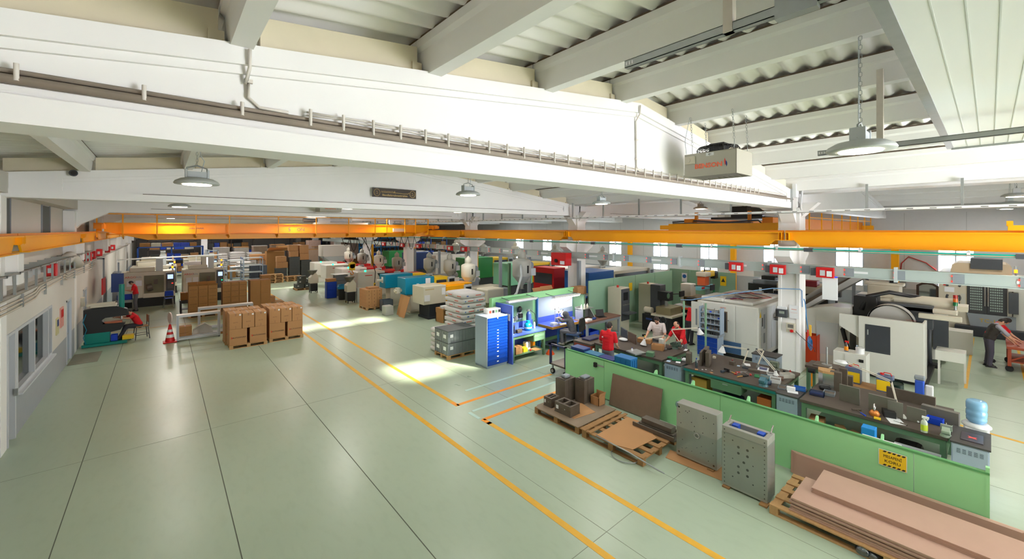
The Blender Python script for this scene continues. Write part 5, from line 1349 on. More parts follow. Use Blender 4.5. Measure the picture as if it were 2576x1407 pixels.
t = T('air_pipe', 'long thin blue air pipe running from the front column across the white machine', 'pipe', (0, 0, 0)); ob('pipe', B().tube([(CXF + .1, CYF - .34, 2.1), (CXF + .05, CYF - .34, 2.62), (CXF - .1, CYF - .33, 2.68), (15.1, 4.6, 2.64), (14.6, 5.8, 2.36), (14.3, 6.9, 2.05), (14.2, 7.25, 2.02)], .016, 6), mat('pipe_paleblue', (120, 160, 204), .4), t)
for i, (x, y) in enumerate(((14.05, 7.05), (14.2, 6.35))):
    S('frame_post', 'thin pale green post %s the tool trolley' % ('left of', 'in front of')[i], 'post', B().box(x - .025, x + .025, y - .025, y + .025, 0, 2.02), mat('post_green', (130, 170, 140), .5), (0, 0, 0))
S('white_cloth', 'white cloth hung over the busbar right of the front column', 'cloth', B().prism([(-.02, 0), (.02, 0), (.03, -.62), (-.01, -.66)], 'y', 0, .36), PAPER, (14.82, onx(2082, 14.9) - .25, 3.15), bev=.01)
# far bench contents
x, y = on(1560, 888)
tray('small_carton', 'open cardboard box with papers on the far bench in front of the man in white', 'carton', *on(1655, 880), BH + .001, .22, .34, .16, CARD, .3, inside=PAPER)
thingbox('carton', 'long low carton on the far bench left of the lamp', 'carton', *on(1622, 862), BH + .001, .24, .42, .13, CARD, rz=.2)
thingbox('steel_plate', 'brown upright plate standing on the far bench', 'steel plate', *on(1590, 862), BH + .001, .04, .5, .30, mat('plate_brown', (104, 82, 66), .5, .3, var=.15), rz=-.5)
thingbox('steel_plate', 'dark grey steel plate with a handle leaning behind the brown plate', 'steel plate', *on(1570, 850), BH + .001, .05, .5, .30, DGREY, rz=-.6)
t = T('packet', 'white and blue packet on the far bench beside the man in red', 'packet', (*on(1568, 858), BH)); ob('packet', B().ball((0, 0, .05), (.12, .16, .05), 12), PLASTW, t)
desk_lamp('cream jointed lamp with a white shade hanging over the far bench', *on(1673, 880), BH, [(0, 0, .42), (-.12, .62, .22)], (-.2, .1, -1), on=False)
desk_lamp('cream jointed lamp in front of the seated man in red', *on(1712, 872), BH, [(.02, .32, .46), (.25, -.45, .62)], (.2, -.2, -1))
thingbox('tool_tray', 'grey steel tray with a white sprayer in front of the man in red', 'tray', *on(1600, 888), BH + .001, .4, .42, .04, STEEL, rz=-.3)
bottle('small white jar on the grey steel tray', *on(1590, 884, BH + .04), BH + .041, .10, .03, PLASTW, CRATEB)
thingbox('steel_block', 'grey-green machined block at the front of the far bench', 'steel block', *on(1636, 896), BH + .001, .2, .2, .12, BGREEN, rz=.3)
vise('dark green bench vise at the right end of the far bench', 11.9, 6.25, BH, 0, mat('vise_dark', (70, 92, 80), .45))
thingbox('paper_sheet', 'small white paper on the far bench near the vise', 'paper', *on(1725, 881), BH + .001, .2, .08, .003, PAPER, rz=.2, bev=0)
thingbox('black_dish', 'round black dish beside the lamp foot on the far bench', 'dish', *on(1682, 878), BH + .001, .16, .16, .03, BLACK, bev=.014)
thingbox('cup_white', 'white cylindrical gauge beside the open cardboard box', 'gauge', *on(1664, 870), BH + .001, .12, .14, .22, MWHITE, bev=.02)
tool('yellow cordless drill standing at the back of the far bench', 1622, 848, .2, .03, YELLOW, BLACK, 'hammer', .9, name='cordless_drill')
tool('steel bar and spanner lying on the far bench left of the vise', 1700, 872, .26, .014, DSTEEL, STEEL, 'file', .2, name='spanner')
# people
W_LOGO = [('\u25A0', .05, PLASTW, -.12), ('autowork', .034, mat('logo_dark', (120, 20, 30), .8), -.02)]
person('man in a red polo shirt seen from behind at the far green workbench', 10.12, 7.42, 0, 12, H=1.80, lean=.08, headpitch=.32, arms={-1: ((-.25, .03, 1.12), (-.20, .24, 1.0)), 1: ((.25, .03, 1.12), (.18, .26, 1.0))}, logo=W_LOGO)
person('bearded man in a white T-shirt bending over the far workbench', 12.50, 7.15, 0, 195, H=1.78, lean=.18, headpitch=.55, shirt=mat('white_cloth', (226, 214, 212), .85, var=.04, scale=20), arms={-1: ((-.26, .18, 1.12), (-.2, .40, 1.0)), 1: ((.28, .16, 1.13), (.30, .40, .98))}, beard=True, pants=TROUS)
person('balding man in a red polo shirt leaning on the far workbench in profile', 12.66, 6.42, 0, 168, H=1.72, lean=.30, headpitch=.42, arms={-1: ((-.26, .36, 1.08), (-.12, .56, 1.02)), 1: ((.24, .34, 1.08), (.18, .58, 1.0))}, bald=True, beard=True)
person('person in red and dark trousers standing half behind the white machine panel', 15.9, 7.75, 0, 340, H=1.72, lean=.35, headpitch=.9, arms={-1: ((-.25, .36, 1.1), (-.1, .46, .98)), 1: ((.25, .36, 1.1), (.08, .48, .98))}, pants=DTROUS)
# ---------------------------------------------------------------- machines behind the benches
def tower_light(b_parent, x, y, z, cols, h=.28, r=.025):
    n = len(cols); o = None
    ob('signal_mast', B().cyl((x, y, z), (x, y, z + h * .35), r * .6, n=8), STEEL, b_parent)
    for i, c in enumerate(cols):
        a = z + h * (.35 + .65 * i / n); ob('signal_lamp', B().cyl((x, y, a), (x, y, a + h * .6 / n), r, n=12), c, b_parent)
RL, GL, OL = mat('lens_red', (190, 40, 30), .3), mat('lens_green', (20, 120, 70), .3), mat('lens_amber', (230, 110, 30), .3)
# white machining centre behind the tool trolley
t = T('machining_centre', 'long white machining centre behind the tool trolley, with a blue base band', 'machine', (15.42, 5.12, 0))
ob('body', B().box(0, 3.2, 0, 2.1, .12, 1.88), MWHITE, t, bev=.03)
ob('base', B().box(.03, 3.1, .04, 2.06, 0, .14), BLACK, t); ob('base_band', B().box(-.012, .0, .55, 2.09, .14, .55), mat('band_blue', (66, 100, 142), .4), t)
ob('door', B().box(-.014, 0, .06, .72, .58, 1.84), MWHITE, t, bev=.006); ob('door', B().box(-.014, 0, .76, 2.05, .58, 1.84), MWHITE, t, bev=.006)
ob('window_frame', B().box(-.02, -.012, 1.0, 1.75, .85, 1.6), mat('frame_brown', (110, 92, 70), .5), t); ob('window', B().box(-.024, -.02, 1.04, 1.71, .89, 1.56), mat('machine_window', (64, 66, 70), .2), t)
ob('top_cover', B().box(.2, 3.0, .25, 1.95, 1.88, 2.0).box(.1, 1.4, 1.2, 2.0, 1.9, 2.05), MWHITE, t, bev=.04)
ob('warning_mark', B().prism([(.1, 1.52), (.28, 1.52), (.19, 1.72)], 'y', -.004, 0), YELLOW, t)
for k in range(3): ob('side_panel', B().box(.25 + .5 * k, .7 + .5 * k, -.012, 0, .3, 1.8), mat('panel_pale', (204, 208, 210), .4), t, bev=.004)
ob('vent', B().box(.45, .6, -.016, -.01, 1.1, 1.6), MGREY, t); ob('vent', B().box(.45, .6, -.016, -.01, .6, .95), MGREY, t); ob('side_window', B().box(.3, .38, -.016, -.01, 1.2, 1.5), BLACK, t)
ob('lock', B().box(-.022, -.014, .95, .99, 1.28, 1.3), BLACK, t); txt('MAZAK', .06, TEXTR, t, (-.016, 1.15, 1.72), FX)
for k in range(5):
    c = B(); rr = random.Random(k); p = [(.3 + 2.2 * u / 8, .6 + .5 * math.sin(u + k) + .2 * k, 2.01 + .05 * rr.random()) for u in range(9)]
    ob('loose_cable', c.tube(p, .012, 5), (TR, BLACK, LGREY, DBLUE, TR)[k], t)
# panel with white cover left of it
t = T('hinged_door_stand', 'white hinged panel standing left of the tool trolley', 'panel', (15.15, 6.9, 0)); ob('panel', B().box(0, .08, 0, .42, .75, 1.85), MWHITE, t, bev=.01); ob('handle', B().box(-.03, 0, .2, .24, 1.0, 1.6), MGREY, t); ob('leg', B().box(.02, .06, .18, .22, 0, .75), MGREY, t)
# tool trolley
t = drawer_stack('tool trolley with blue drawers and racks of tool holders before the white machine', 14.6, 6.12, .48, .72, .80, 4, BGREY, BLUE, face='x', tags=False, name='tool_trolley')
t['category'] = 'trolley'
ob('tray', B().box(-.04, .50, -.04, .76, .80, .82).box(-.04, -.02, -.04, .76, .82, .88).box(.48, .5, -.04, .76, .82, .88).box(-.04, .5, -.04, -.02, .82, .88).box(-.04, .5, .74, .76, .82, .88), MGREY, t)
ob('push_handle', B().tube([(-.04, .76, .86), (-.16, .76, .90), (-.16, .5, .92)], .014, 6), BLACK, t)
for y in (-.02, .70): ob('rack_side', B().box(.18, .48, y, y + .03, .82, 1.78), BGREY, t)
for k in range(4):
    z = .98 + .2 * k; sh = ob('rack_shelf', B().prism([(.16, z), (.46, z + .05), (.46, z + .065), (.16, z + .015)], 'y', 0, .70), BGREY, t)
    for q in range(5):
        y = .07 + .14 * q
        if (k * 5 + q) % 7 == 3:
            ob('holder_socket', B().cyl((.25, y, z + .02), (.25, y, z + .07), .035, n=10), CRATEB, t); continue
        o = ob('tool_holder', B().cyl((.25, y, z + .02), (.25, y, z + .06), .036, n=10).cyl((.25, y, z + .06), (.25, y, z + .09), .028, n=10).cyl((.25, y, z + .09), (.25, y, z + .15 + .03 * (q % 2)), .013, n=8), CHROME if k > 0 else DSTEEL, t)
for q in range(6): ob('cutter', B().cyl((.05 + .06 * (q % 3), .12 + .1 * q, .82), (.05 + .06 * (q % 3), .12 + .1 * q, .93), .03, n=10), BLACK, t)
# big white milling machine, right of the column
t = T('milling_machine', 'big white milling machine with a dark window and a round drum behind it', 'machine', (16.6, 1.22, 0))
ob('front_panel', B().box(0, .14, 0, 1.46, .10, 1.84), MWHITE, t, bev=.012); ob('side_panel', B().box(.14, .75, 0, .05, .10, 1.84), MWHITE, t)
ob('window', B().box(-.012, 0, .72, 1.30, .78, 1.62), mat('smoked_window', (62, 66, 72), .25), t, bev=.02); ob('window_handle', B().box(-.03, -.012, 1.22, 1.25, 1.3, 1.46), STEEL, t)
ob('splash_wing', B().prism([(1.46, 1.84), (1.95, 1.84), (1.95, 1.45), (1.46, 1.15)], 'x', .05, .09), MWHITE, t)
ob('body', B().box(.5, 2.6, .1, 1.5, .05, 1.7), mat('machine_dark', (60, 62, 66), .5), t, bev=.02); ob('base', B().box(.1, 2.5, -.05, 1.6, 0, .12), BLACK, t)
b = B().cyl((.75, .82, 1.62), (1.15, .82, 1.62), .56, n=40, cap=False); b.cyl((.85, .82, 1.62), (1.1, .82, 1.62), .52, n=40)
ob('tool_drum', b, mat('drum_metal', (208, 207, 202), .35, .1), t)
ob('drum_cover', B().box(1.2, 1.5, -.1, 1.2, 1.5, 2.2), DGREY, t, bev=.01); ob('column_head', B().box(1.0, 1.6, 1.15, 1.75, 1.2, 2.35), BLACK, t, bev=.03); ob('beam', B().box(.9, 1.1, -.7, .2, 1.86, 2.0).box(1.2, 2.4, -.6, .6, 2.0, 2.14), MCREAM, t, bev=.02)
ob('spindle_cover', B().cyl((1.6, -.6, 2.3), (1.6, .8, 2.3), .16, n=16).box(1.5, 2.2, -.8, .9, 2.1, 2.25), MCREAM, t)
ob('hose', B().tube([(1.0, 1.55, 1.9), (1.1, 1.4, 2.35), (1.3, .9, 2.52), (1.6, .2, 2.4)], .07, 8), BLACK, t)
ob('cable_track', B().tube([(.5, 1.75, 1.55), (.5, 1.95, 1.25), (.5, 1.8, .6)], .06, 8), BLACK, t)
tower_light(t, 1.4, -.55, 2.1, [GL, OL, RL], .5, .05); txt('ATRAK', .07, TEXTR, t, (.35, .3, 1.842), (0, 0, -PI / 2))
t = T('machine_cover', 'white sheet-metal cover left of the big milling machine with a slanted top', 'machine', (17.2, 3.0, 0))
ob('body', B().prism([(0, 0), (1.2, 0), (1.2, 1.78), (.5, 1.95), (0, 1.95)], 'x', 0, 1.0), MWHITE, t, bev=.015); ob('side', B().box(-.02, .0, .3, .9, .3, 1.4), mat('panel_pale', (204, 208, 210), .4), t)
t = T('chip_conveyor', 'slanted chip conveyor rising behind the front column', 'conveyor', (17.0, 4.5, 0))
a = Vector((-.3, .4, 1.35)); c = Vector((2.6, -1.4, 2.85)); n_ = Vector((-1.4, -2.6, 0)).normalized() * .22
b = B(); 
for s in (-1, 1): b.add([a + n_ * s, c + n_ * s, c + n_ * s + Vector((0, 0, .28)), a + n_ * s + Vector((0, 0, .12))], [(0, 1, 2, 3)])
b.add([a - n_, a + n_, c + n_, c - n_], [(0, 1, 2, 3)]); b.add([v + Vector((0, 0, -.06)) for v in (a - n_, a + n_, c + n_, c - n_)], [(0, 1, 2, 3)])
ob('trough', b, mat('conveyor_grey', (156, 156, 152), .45), t); ob('chips', B().add([v + Vector((0, 0, .03)) for v in (a - n_ * .9, a + n_ * .9, c + n_ * .9, c - n_ * .9)], [(0, 1, 2, 3)]), DSTEEL, t)
ob('leg', B().box(0, .1, .1, .2, 0, 1.45), MGREY, t); ob('leg', B().box(2.3, 2.4, -1.3, -1.2, 0, 2.6), MGREY, t)
# large dark lathe behind the column, orange bin
t = T('large_lathe', 'long black and grey lathe far behind the white machining centre', 'machine', (23.5, 6.0, 0)); t.scale = (1, .5, 1)
ob('body', B().box(0, 1.6, 0, 4.6, .2, 1.75), BLACK, t, bev=.02); ob('base', B().box(.1, 1.5, .1, 4.5, 0, .2), DGREY, t); ob('slide_cover', B().box(.1, 1.5, 1.0, 4.2, 1.75, 1.95), MGREY, t, bev=.02); ob('head_box', B().box(.0, 1.3, -.2, 1.2, 1.9, 2.35), MCREAM, t, bev=.03); ob('tool_head', B().box(-.2, .3, 2.0, 3.2, 2.0, 2.2), BLACK, t)
for k in range(3): ob('sticker', B().box(-.006, 0, .7 + 1.3 * k, .95 + 1.3 * k, 1.35, 1.55), PAPER, t)
ob('upper_panel', B().box(.2, .6, .8, 4.2, 2.1, 2.55), LGREY, t)
t = T('dark_lathe', 'black slant-bed lathe with a blue screen right of the front column', 'machine', (20.2, 4.2, 0)); t.scale = (1, .6, 1)
ob('body', B().box(0, 1.4, 0, 3.2, .1, 1.9), BLACK, t, bev=.02); ob('end_panel', B().prism([(0, .1), (0, 1.9), (.35, 2.2), (1.4, 2.2), (1.4, .1)], 'y', -.06, 0), MGREY, t); ob('red_band', B().box(-.02, .4, .6, 2.4, 2.2, 2.45), mat('maroon', (140, 30, 44), .4), t, bev=.03); ob('top_cover', B().box(0, 1.2, .2, 3.0, 1.9, 2.25), MCREAM, t, bev=.03)
ob('console', B().box(-.1, .1, -.7, -.2, 1.9, 3.0), DGREY, t, bev=.01); ob('screen', B().box(-.106, -.1, -.66, -.25, 2.5, 2.85), mat('screen_blue', (40, 60, 200), emit=1.2), t); ob('red_digits', B().box(-.106, -.1, -.5, -.35, 2.34, 2.4), LEDR, t); ob('console_post', B().box(-.05, .05, -.5, -.4, 0, 1.9), DGREY, t)
t = T('beige_lathe', 'beige lathe with a swung monitor arm behind the big milling machine', 'machine', (20.3, 1.85, 0)); ob('body', B().box(0, 1.6, -.2, 1.6, .1, 2.0), MCREAM, t, bev=.03); ob('column_head', B().box(.2, 1.0, .3, 1.2, 2.0, 2.45).box(.3, .8, .2, 1.3, 2.45, 2.55), MCREAM, t, bev=.02); ob('motor', B().cyl((.5, .5, 2.5), (.5, .5, 2.95), .12, n=14), BLACK, t); ob('monitor_arm', B().tube([(.5, 1.2, 2.6), (.4, 1.6, 2.75), (.3, 1.9, 2.9)], .03, 6).box(.2, .35, 1.75, 2.1, 2.85, 3.0), DGREY, t); ob('side_cover', B().prism([(-.9, .1), (-.3, .1), (-.3, 1.9), (-.6, 2.0), (-.9, 1.7)], 'x', -.2, .7), MWHITE, t, bev=.02); ob('dark_post', B().box(-.45, -.15, -.95, -.6, .5, 1.5), DGREY, t)
tray('orange_bin', 'orange steel bin on the floor behind the front column', 'bin', 17.0, 4.05, 0, .4, .5, .95, mat('bin_orange', (190, 60, 20), .5)); 
t = T('red_extinguisher', 'red fire extinguisher beside the big milling machine', 'fire extinguisher', (18.35, 1.45, 0.3)); ob('cylinder', B().lathe([(.07, 0), (.075, .35), (.03, .42)], n=16), RED, t); ob('valve', B().box(-.03, .03, -.03, .05, .42, .48), BLACK, t); ob('bracket', B().box(.06, .1, -.05, .05, -.3, .3), DGREY, t)
t = T('sheet_chute', 'white sheet-metal chute on a leg right of the big milling machine', 'chute', (17.5, .45, 0)); ob('chute', B().prism([(-.15, .72), (.55, .72), (.55, .98), (.4, .98), (-.15, 1.0)], 'y', 0, .6), MWHITE, t); ob('leg', B().box(.48, .54, .0, .05, 0, .72), MWHITE, t); ob('second_leg', B().box(-.1, -.05, .5, .55, 0, .72), MWHITE, t)
t = T('coil_hose_stand', 'dark spring-covered hose stand beside the big milling machine', 'hose', (19.45, 1.3, 0)); ob('spring_hose', B().tube([(0, 0, .1), (.0, .02, .8), (.0, .0, 1.5)], .06, 8), DGREY, t); ob('foot', B().box(-.2, .2, -.25, .15, 0, .1), BLACK, t)
# vertical machining centre at the right edge
t = T('machining_centre', 'tall beige machining centre with two dark windowed doors near the right edge', 'machine', (26.6, -2.2, 0))
ob('body', B().box(0, 3.0, 1.6, 3.7, .2, 2.66), MCREAM, t, bev=.03); ob('top_cover', B().prism([(1.6, 2.66), (3.35, 2.66), (3.3, 3.0), (3.15, 3.08), (1.75, 3.08), (1.6, 2.95)], 'x', .2, 2.4), mat('cover_tan', (206, 186, 156), .45), t, bev=.03)
ob('base', B().box(-.3, 2.8, 1.2, 3.2, 0, .42), DBLUE if False else mat('base_dark', (40, 44, 52), .45), t, bev=.03)
ob('head', B().box(.1, 1.4, 1.85, 2.75, 2.85, 3.3), DGREY, t, bev=.01)
for k, (y0, y1) in enumerate(((1.73, 2.29), (2.29, 2.85))):
    d = ob('door', B().box(-.06, 0, y0, y1 - .01, .95, 2.5), mat('door_dark_grey', (58, 60, 64), .4), t, bev=.01)
    g = B()
    for i in range(6):
        for j in range(11): 
            g.box(-.066, -.06, y0 + .12 + .06 * i, y0 + .165 + .06 * i, 1.1 + .11 * j, 1.17 + .11 * j)
    ob('window_grille', g, mat('grid_pale', (150, 166, 160), .25), d); ob('handle', B().box(-.10, -.06, (y1 - .06) if k == 0 else (y0 + .03), (y1 - .03) if k == 0 else (y0 + .06), 1.3, 2.4), CHROME, d)
ob('lower_front', B().prism([(1.5, .42), (2.75, .42), (2.85, .95), (1.5, .95)], 'x', -.12, .2), MGREY, t)
ob('control_post', B().box(-.25, -.05, 1.44, 1.70, 1.1, 1.95), DGREY, t, bev=.01); ob('electric_box', B().box(.0, 1.4, -.6, 1.58, .3, 2.6), MWHITE, t, bev=.02); ob('white_box', B().box(-.1, .0, 1.44, 1.7, 2.0, 2.55), MWHITE, t)
b = B()
for r0 in (.20,):
    for cz, a0, a1 in ((2.15, -.6, 3.7), (1.55, 2.5, 6.9)):
        b.tube([(-.01, 3.25 + r0 * math.cos(a0 + (a1 - a0) * k / 18), cz + r0 * math.sin(a0 + (a1 - a0) * k / 18)) for k in range(19)], .04, 6)
b.box(-.02, 0, 3.07, 3.42, 2.38, 2.44); b.box(-.02, 0, 3.05, 3.45, 1.3, 1.36)
ob('logo_mark', b, DGREY, t); ob('notice', B().box(-.02, 0, 3.22, 3.52, 1.78, 2.0), PAPER, t); ob('warning_mark', B().prism([(3.39, 2.06), (3.57, 2.06), (3.49, 2.22)], 'x', -.02, -.0), RED, t); ob('sticker', B().box(-.01, 0, 2.9, 3.03, 1.2, 1.75), mat('sticker_pale', (200, 200, 190), .5), t)
tower_light(t, .2, 1.5, 2.6, [LEDA, LGREY], .45, .05); txt('TC-16', .22, mat('letter_yellow', (200, 160, 40), .4), t, (-.125, 2.2, .68), FX)
thingbox('dark_table', 'dark low table with parts left of the beige machining centre', 'table', 25.9, 2.0, 0, .6, 1.0, .75, BLACK)
thingbox('white_bin', 'white steel box on the floor beyond the big milling machine', 'bin', 22.6, .75, 0, .7, .7, .8, MWHITE)
t = T('wall_mirror', 'arched brown-framed mirror against the right wall', 'mirror', (31.7, onx(2333, 31.7), .56)); t.scale = (.72, .72, .72); ob('frame', B().prism([(-.6, 0), (.6, 0), (.6, 1.3), (.3, 1.5), (0, 1.55), (-.3, 1.5), (-.6, 1.3)], 'x', 0, .1), mat('mirror_brown', (62, 40, 28), .5), t); ob('glass', B().prism([(-.45, .12), (.45, .12), (.45, 1.22), (.25, 1.36), (0, 1.4), (-.25, 1.36), (-.45, 1.22)], 'x', -.01, 0), mat('mirror_glass', (200, 204, 210), .05, .9), t); ob('stand', B().box(-.3, .3, -.8, .8, -.77, 0), DGREY, t)
b = B(); x0, y0 = XR - .05, onx(2280, XR)
t = T('red_hose', 'thin red hose looped on the right wall near the orange post', 'hose', (XR - .06, y0, 0)); ob('hose', B().tube([(0, .3, 1.4), (0, .2, 2.6), (0, -.1, 3.0), (0, -.8, 2.7), (0, -1.2, 2.3)], .03, 6), TR, t); ob('gauge', B().box(-.1, 0, .0, .4, 1.2, 1.7), MGREY, t)
for i, px in enumerate((2252, 1845, 1585)):
    y = onx(px, XR - .5); S('jib_post', 'orange post against the right wall, %s from the camera' % ('first', 'second', 'third')[i], 'post', B().box(-.16, .16, -.16, .16, 0, 4.2).box(-.25, .25, -.25, .25, 0, .04), ORANGE, (XR - .5, y, 0), group='orange posts at the right wall')
# people at the red table, right edge
person('person in a dark vest over grey sleeves at the red wheeled table, right edge', 20.9, .02, 0, 285, H=1.74, lean=.35, headpitch=.6, shirt=mat('grey_cloth', (160, 158, 170), .85, var=.08, scale=20), sleeve='short', vest=mat('vest_dark', (50, 46, 42), .85, var=.1, scale=20), pants=mat('work_trousers', (74, 70, 84), .85, var=.1, scale=20), arms={-1: ((-.25, .42, 1.05), (-.12, .56, .86)), 1: ((.26, .42, 1.05), (.14, .58, .86))})
person('person in red leaning over the red wheeled table behind the one in the vest', 21.75, .02, 0, 265, H=1.72, lean=.5, headpitch=.6, arms={-1: ((-.25, .5, .98), (-.2, .66, .86)), 1: ((.26, .5, .98), (.2, .68, .86))}, pants=DTROUS)
t = T('wheeled_table', 'rust-red wheeled table at the right edge of the picture', 'table', (20.6, -1.55, 0))
RR_ = mat('rust_red', (160, 70, 44), .5, var=.1)
ob('table_top', B().box(0, 1.5, 0, 1.2, .72, .80), RR_, t, bev=.01)
for (x, y) in ((.02, .02), (1.4, .02), (.02, 1.1), (1.4, 1.1)):
    l = ob('leg', B().box(x, x + .08, y, y + .08, .16, .72), RR_, t); ob('caster', B().cyl((x + .0, y + .04, .09), (x + .08, y + .04, .09), .09, n=16), RUBBER, l)
ob('shelf', B().box(.05, 1.45, .05, 1.15, .30, .34), RR_, t); ob('brace', B().cyl((.06, 1.1, .36), (.06, .6, .7), .025), RR_, t)
thingbox('steel_plate', 'pale steel plates lying on the rust-red wheeled table', 'steel plate', 21.3, -1.15, .801, .5, .4, .06, STEEL)
thingbox('blue_cloth', 'small blue cloth on the rust-red wheeled table', 'cloth', 21.9, -.95, .801, .2, .16, .05, CRATEB, bev=.02)
for i in range(2): bottle('white canister on the lower shelf of the wheeled table, %s one' % ('front', 'back')[i], 21.2 + .4 * i, -1.0, .34, .3, .09, PLASTW, PLASTW)
# green panel row with erosion machines behind the far bench
t = T('partition', 'tall grey-green partition behind the workshop machines', 'partition', (14.3, 11.5, 0))
GP = mat('panel_sage', (140, 178, 152), .5, var=.04)
for k in range(4): ob('panel', B().box(.01 + 1.82 * k, 1.81 + 1.82 * k, 0, .05, 0, 2.28), GP, t)
S('yellow_notice', 'yellow notice sheet on the tall grey-green partition', 'notice', B().box(0, .28, -.012, 0, 0, .38), YELLOW, (ony(1582, 11.49), 11.495, 1.55))
t = T('partition', 'pale green partition running back behind the drilling machine', 'partition', (22.4, 8.5, 0))
for k in range(3): ob('panel', B().box(0, .05, .01 + 1.2 * k, 1.19 + 1.2 * k, 0, 2.3), GP, t)
ob('end_panel', B().box(-.4, .0, 3.6, 3.65, 0, 2.25), MWHITE, t)
for i, (yy, mm, lb) in enumerate(((11.2, SBLUE, 'blue and white instruction sign on the pale green partition'), (10.0, SBLUE, 'second blue safety sign on the pale green partition'), (9.1, YELLOW, 'yellow safety sign on the pale green partition'))):
    t = T('safety_sign', lb, 'sign', (22.39, yy, 1.6)); ob('plate', B().box(-.012, 0, -.15, .15, 0, .5), PAPER if i < 2 else YELLOW, t); ob('symbol', B().cyl((-.014, 0, .32), (-.012, 0, .32), .11, n=18) if i < 2 else B().prism([(-.1, .2), (.1, .2), (0, .4)], 'x', -.015, -.012), mm if i < 2 else TEXTK, t)
def edm(lbl, x, y, h, sc=1.0):
    t = T('erosion_machine', lbl, 'machine', (x, y, 0))
    ob('cabinet', B().box(.3, .95, .0, .7, .0, h), MCREAM, t, bev=.015); ob('control_face', B().box(.32, .93, -.03, 0, .5, h - .05), DGREY, t); ob('screen', B().box(.45, .8, -.036, -.03, h - .55, h - .2), mat('screen_off', (34, 36, 40), .2), t)
    b = B()
    for q in range(6): b.cyl((.42 + .09 * q, -.045, h - .75), (.42 + .09 * q, -.03, h - .75), .025, n=10)
    ob('knob_row', b, CHROME, t); ob('beacon', B().cyl((.5, .3, h), (.5, .3, h + .1), .05, n=12), RL, t); ob('keyboard_shelf', B().box(.35, .95, -.38, -.03, .82, .88), DGREY, t)
    return t
edm('tall cream control cabinet with a red beacon behind the laptop table', 15.1, 10.6, 1.95)
edm('second tall cream control cabinet with a red beacon behind the erosion machine tank', 17.6, 10.6, 1.9)
t = T('erosion_machine', 'dark spark-erosion machine with a tank and dial, left of the man in white', 'machine', (16.6, 9.0, 0))
ob('base', B().box(0, 1.4, 0, 1.3, 0, .75), BLACK, t, bev=.03); ob('column_head', B().box(.7, 1.2, .8, 1.3, .75, 2.0), DGREY, t, bev=.02); ob('spindle_head', B().box(.55, .95, .3, .85, 1.35, 1.75), BLACK, t, bev=.02); ob('quill', B().cyl((.7, .5, 1.05), (.7, .5, 1.35), .07), STEEL, t); ob('tank', B().box(.15, 1.15, .0, .7, .8, 1.12), mat('tank_oily', (138, 128, 96), .3, var=.25, scale=3), t, bev=.01)
ob('table', B().box(.0, 1.3, -.15, .85, .72, .8), MCREAM, t); ob('hand_wheel', B().tube([(-.02 , .25 + .14 * math.cos(2 * PI * k / 18), .6 + .14 * math.sin(2 * PI * k / 18)) for k in range(19)], .02, 6), DGREY, t); ob('dial', B().cyl((.5, .28, 1.6), (.5, .3, 1.6), .12, n=20), BGREEN, t); ob('motor', B().cyl((.2, .9, .9), (.2, 1.25, .9), .14, n=14), MCREAM, t); ob('label', B().box(-.006, 0, .8, 1.1, .5, .58), DBLUE, t); ob('sticker', B().box(-.006, 0, .45, .6, .2, .4), PAPER, t)
ob('readout', B().box(1.2, 1.6, .1, .16, 1.5, 1.75).tube([(.95, .5, 1.6), (1.2, .3, 1.62), (1.4, .13, 1.62)], .02, 6), BLACK, t)
t = T('grinding_machine', 'surface grinder with a brown splash tank and an orange tray lip', 'machine', (18.3, 8.35, 0))
ob('base', B().box(0, 1.5, 0, 1.2, 0, .9), BLACK, t, bev=.02); ob('tray', B().box(-.15, 1.6, -.15, 1.25, .98, 1.06), LGREY, t, bev=.01); ob('tray_lip', B().box(-.16, 1.61, -.16, -.13, .90, .99).box(-.16, -.13, -.16, 1.25, .90, .99), mat('lip_orange', (230, 90, 30), .45), t); ob('splash_tank', B().box(.1, 1.3, .1, .9, 1.06, 1.45), mat('tank_brown', (96, 76, 36), .3, var=.3, scale=3), t, bev=.01); ob('column_head', B().box(.4, .9, .7, 1.2, 1.06, 2.0), MWHITE, t, bev=.02); ob('work_head', B().box(-.1, .3, .3, .7, 1.15, 1.45), BLACK, t, bev=.04); ob('readout', B().box(.8, 1.2, -.05, 0, 1.75, 2.0).tube([(.7, .8, 1.9), (.9, .3, 1.92), (1.0, 0, 1.9)], .02, 6), BLACK, t); ob('post', B().box(.2, .28, -.1, -.02, 0, .98), mat('post_green', (130, 170, 140), .5), t)
t = T('drilling_machine', 'light blue radial drill with orange and yellow heads in front of the green panels', 'machine', (20.35, 8.9, 0))
LB = mat('drill_skyblue', (126, 206, 230), .4)
ob('base', B().box(0, 1.4, 0, .9, 0, .4), LB, t, bev=.02); ob('column', B().cyl((.9, .5, .4), (.9, .5, 2.5), .13, n=18), STEEL, t); ob('arm', B().box(-.3, 1.2, .35, .65, 1.55, 1.75), LB, t, bev=.02); ob('head', B().box(.15, .6, .3, .7, 1.75, 2.2), mat('head_orange', (226, 104, 60), .45), t, bev=.02); ob('gear_box', B().box(.1, .7, .25, .75, 2.2, 2.42), MCREAM, t, bev=.03); ob('yellow_cover', B().box(.75, 1.3, .3, .8, 2.15, 2.45), YELLOW, t, bev=.05); ob('motor', B().box(1.3, 1.7, .3, .7, 2.0, 2.4), BLACK, t, bev=.06); ob('hose', B().tube([(.5, .5, 2.42), (.6, .5, 2.85), (.95, .5, 2.95), (1.2, .5, 2.6), (1.2, .5, 2.45)], .03, 6), BLACK, t); ob('table', B().box(-.2, .6, .1, .9, .9, 1.0), LB, t); ob('red_label', B().box(-.1, .2, .34, .35, 1.6, 1.7), RED, t)
tower_light(t, .8, .15, 1.2, [GL, OL, RL], .6, .04)
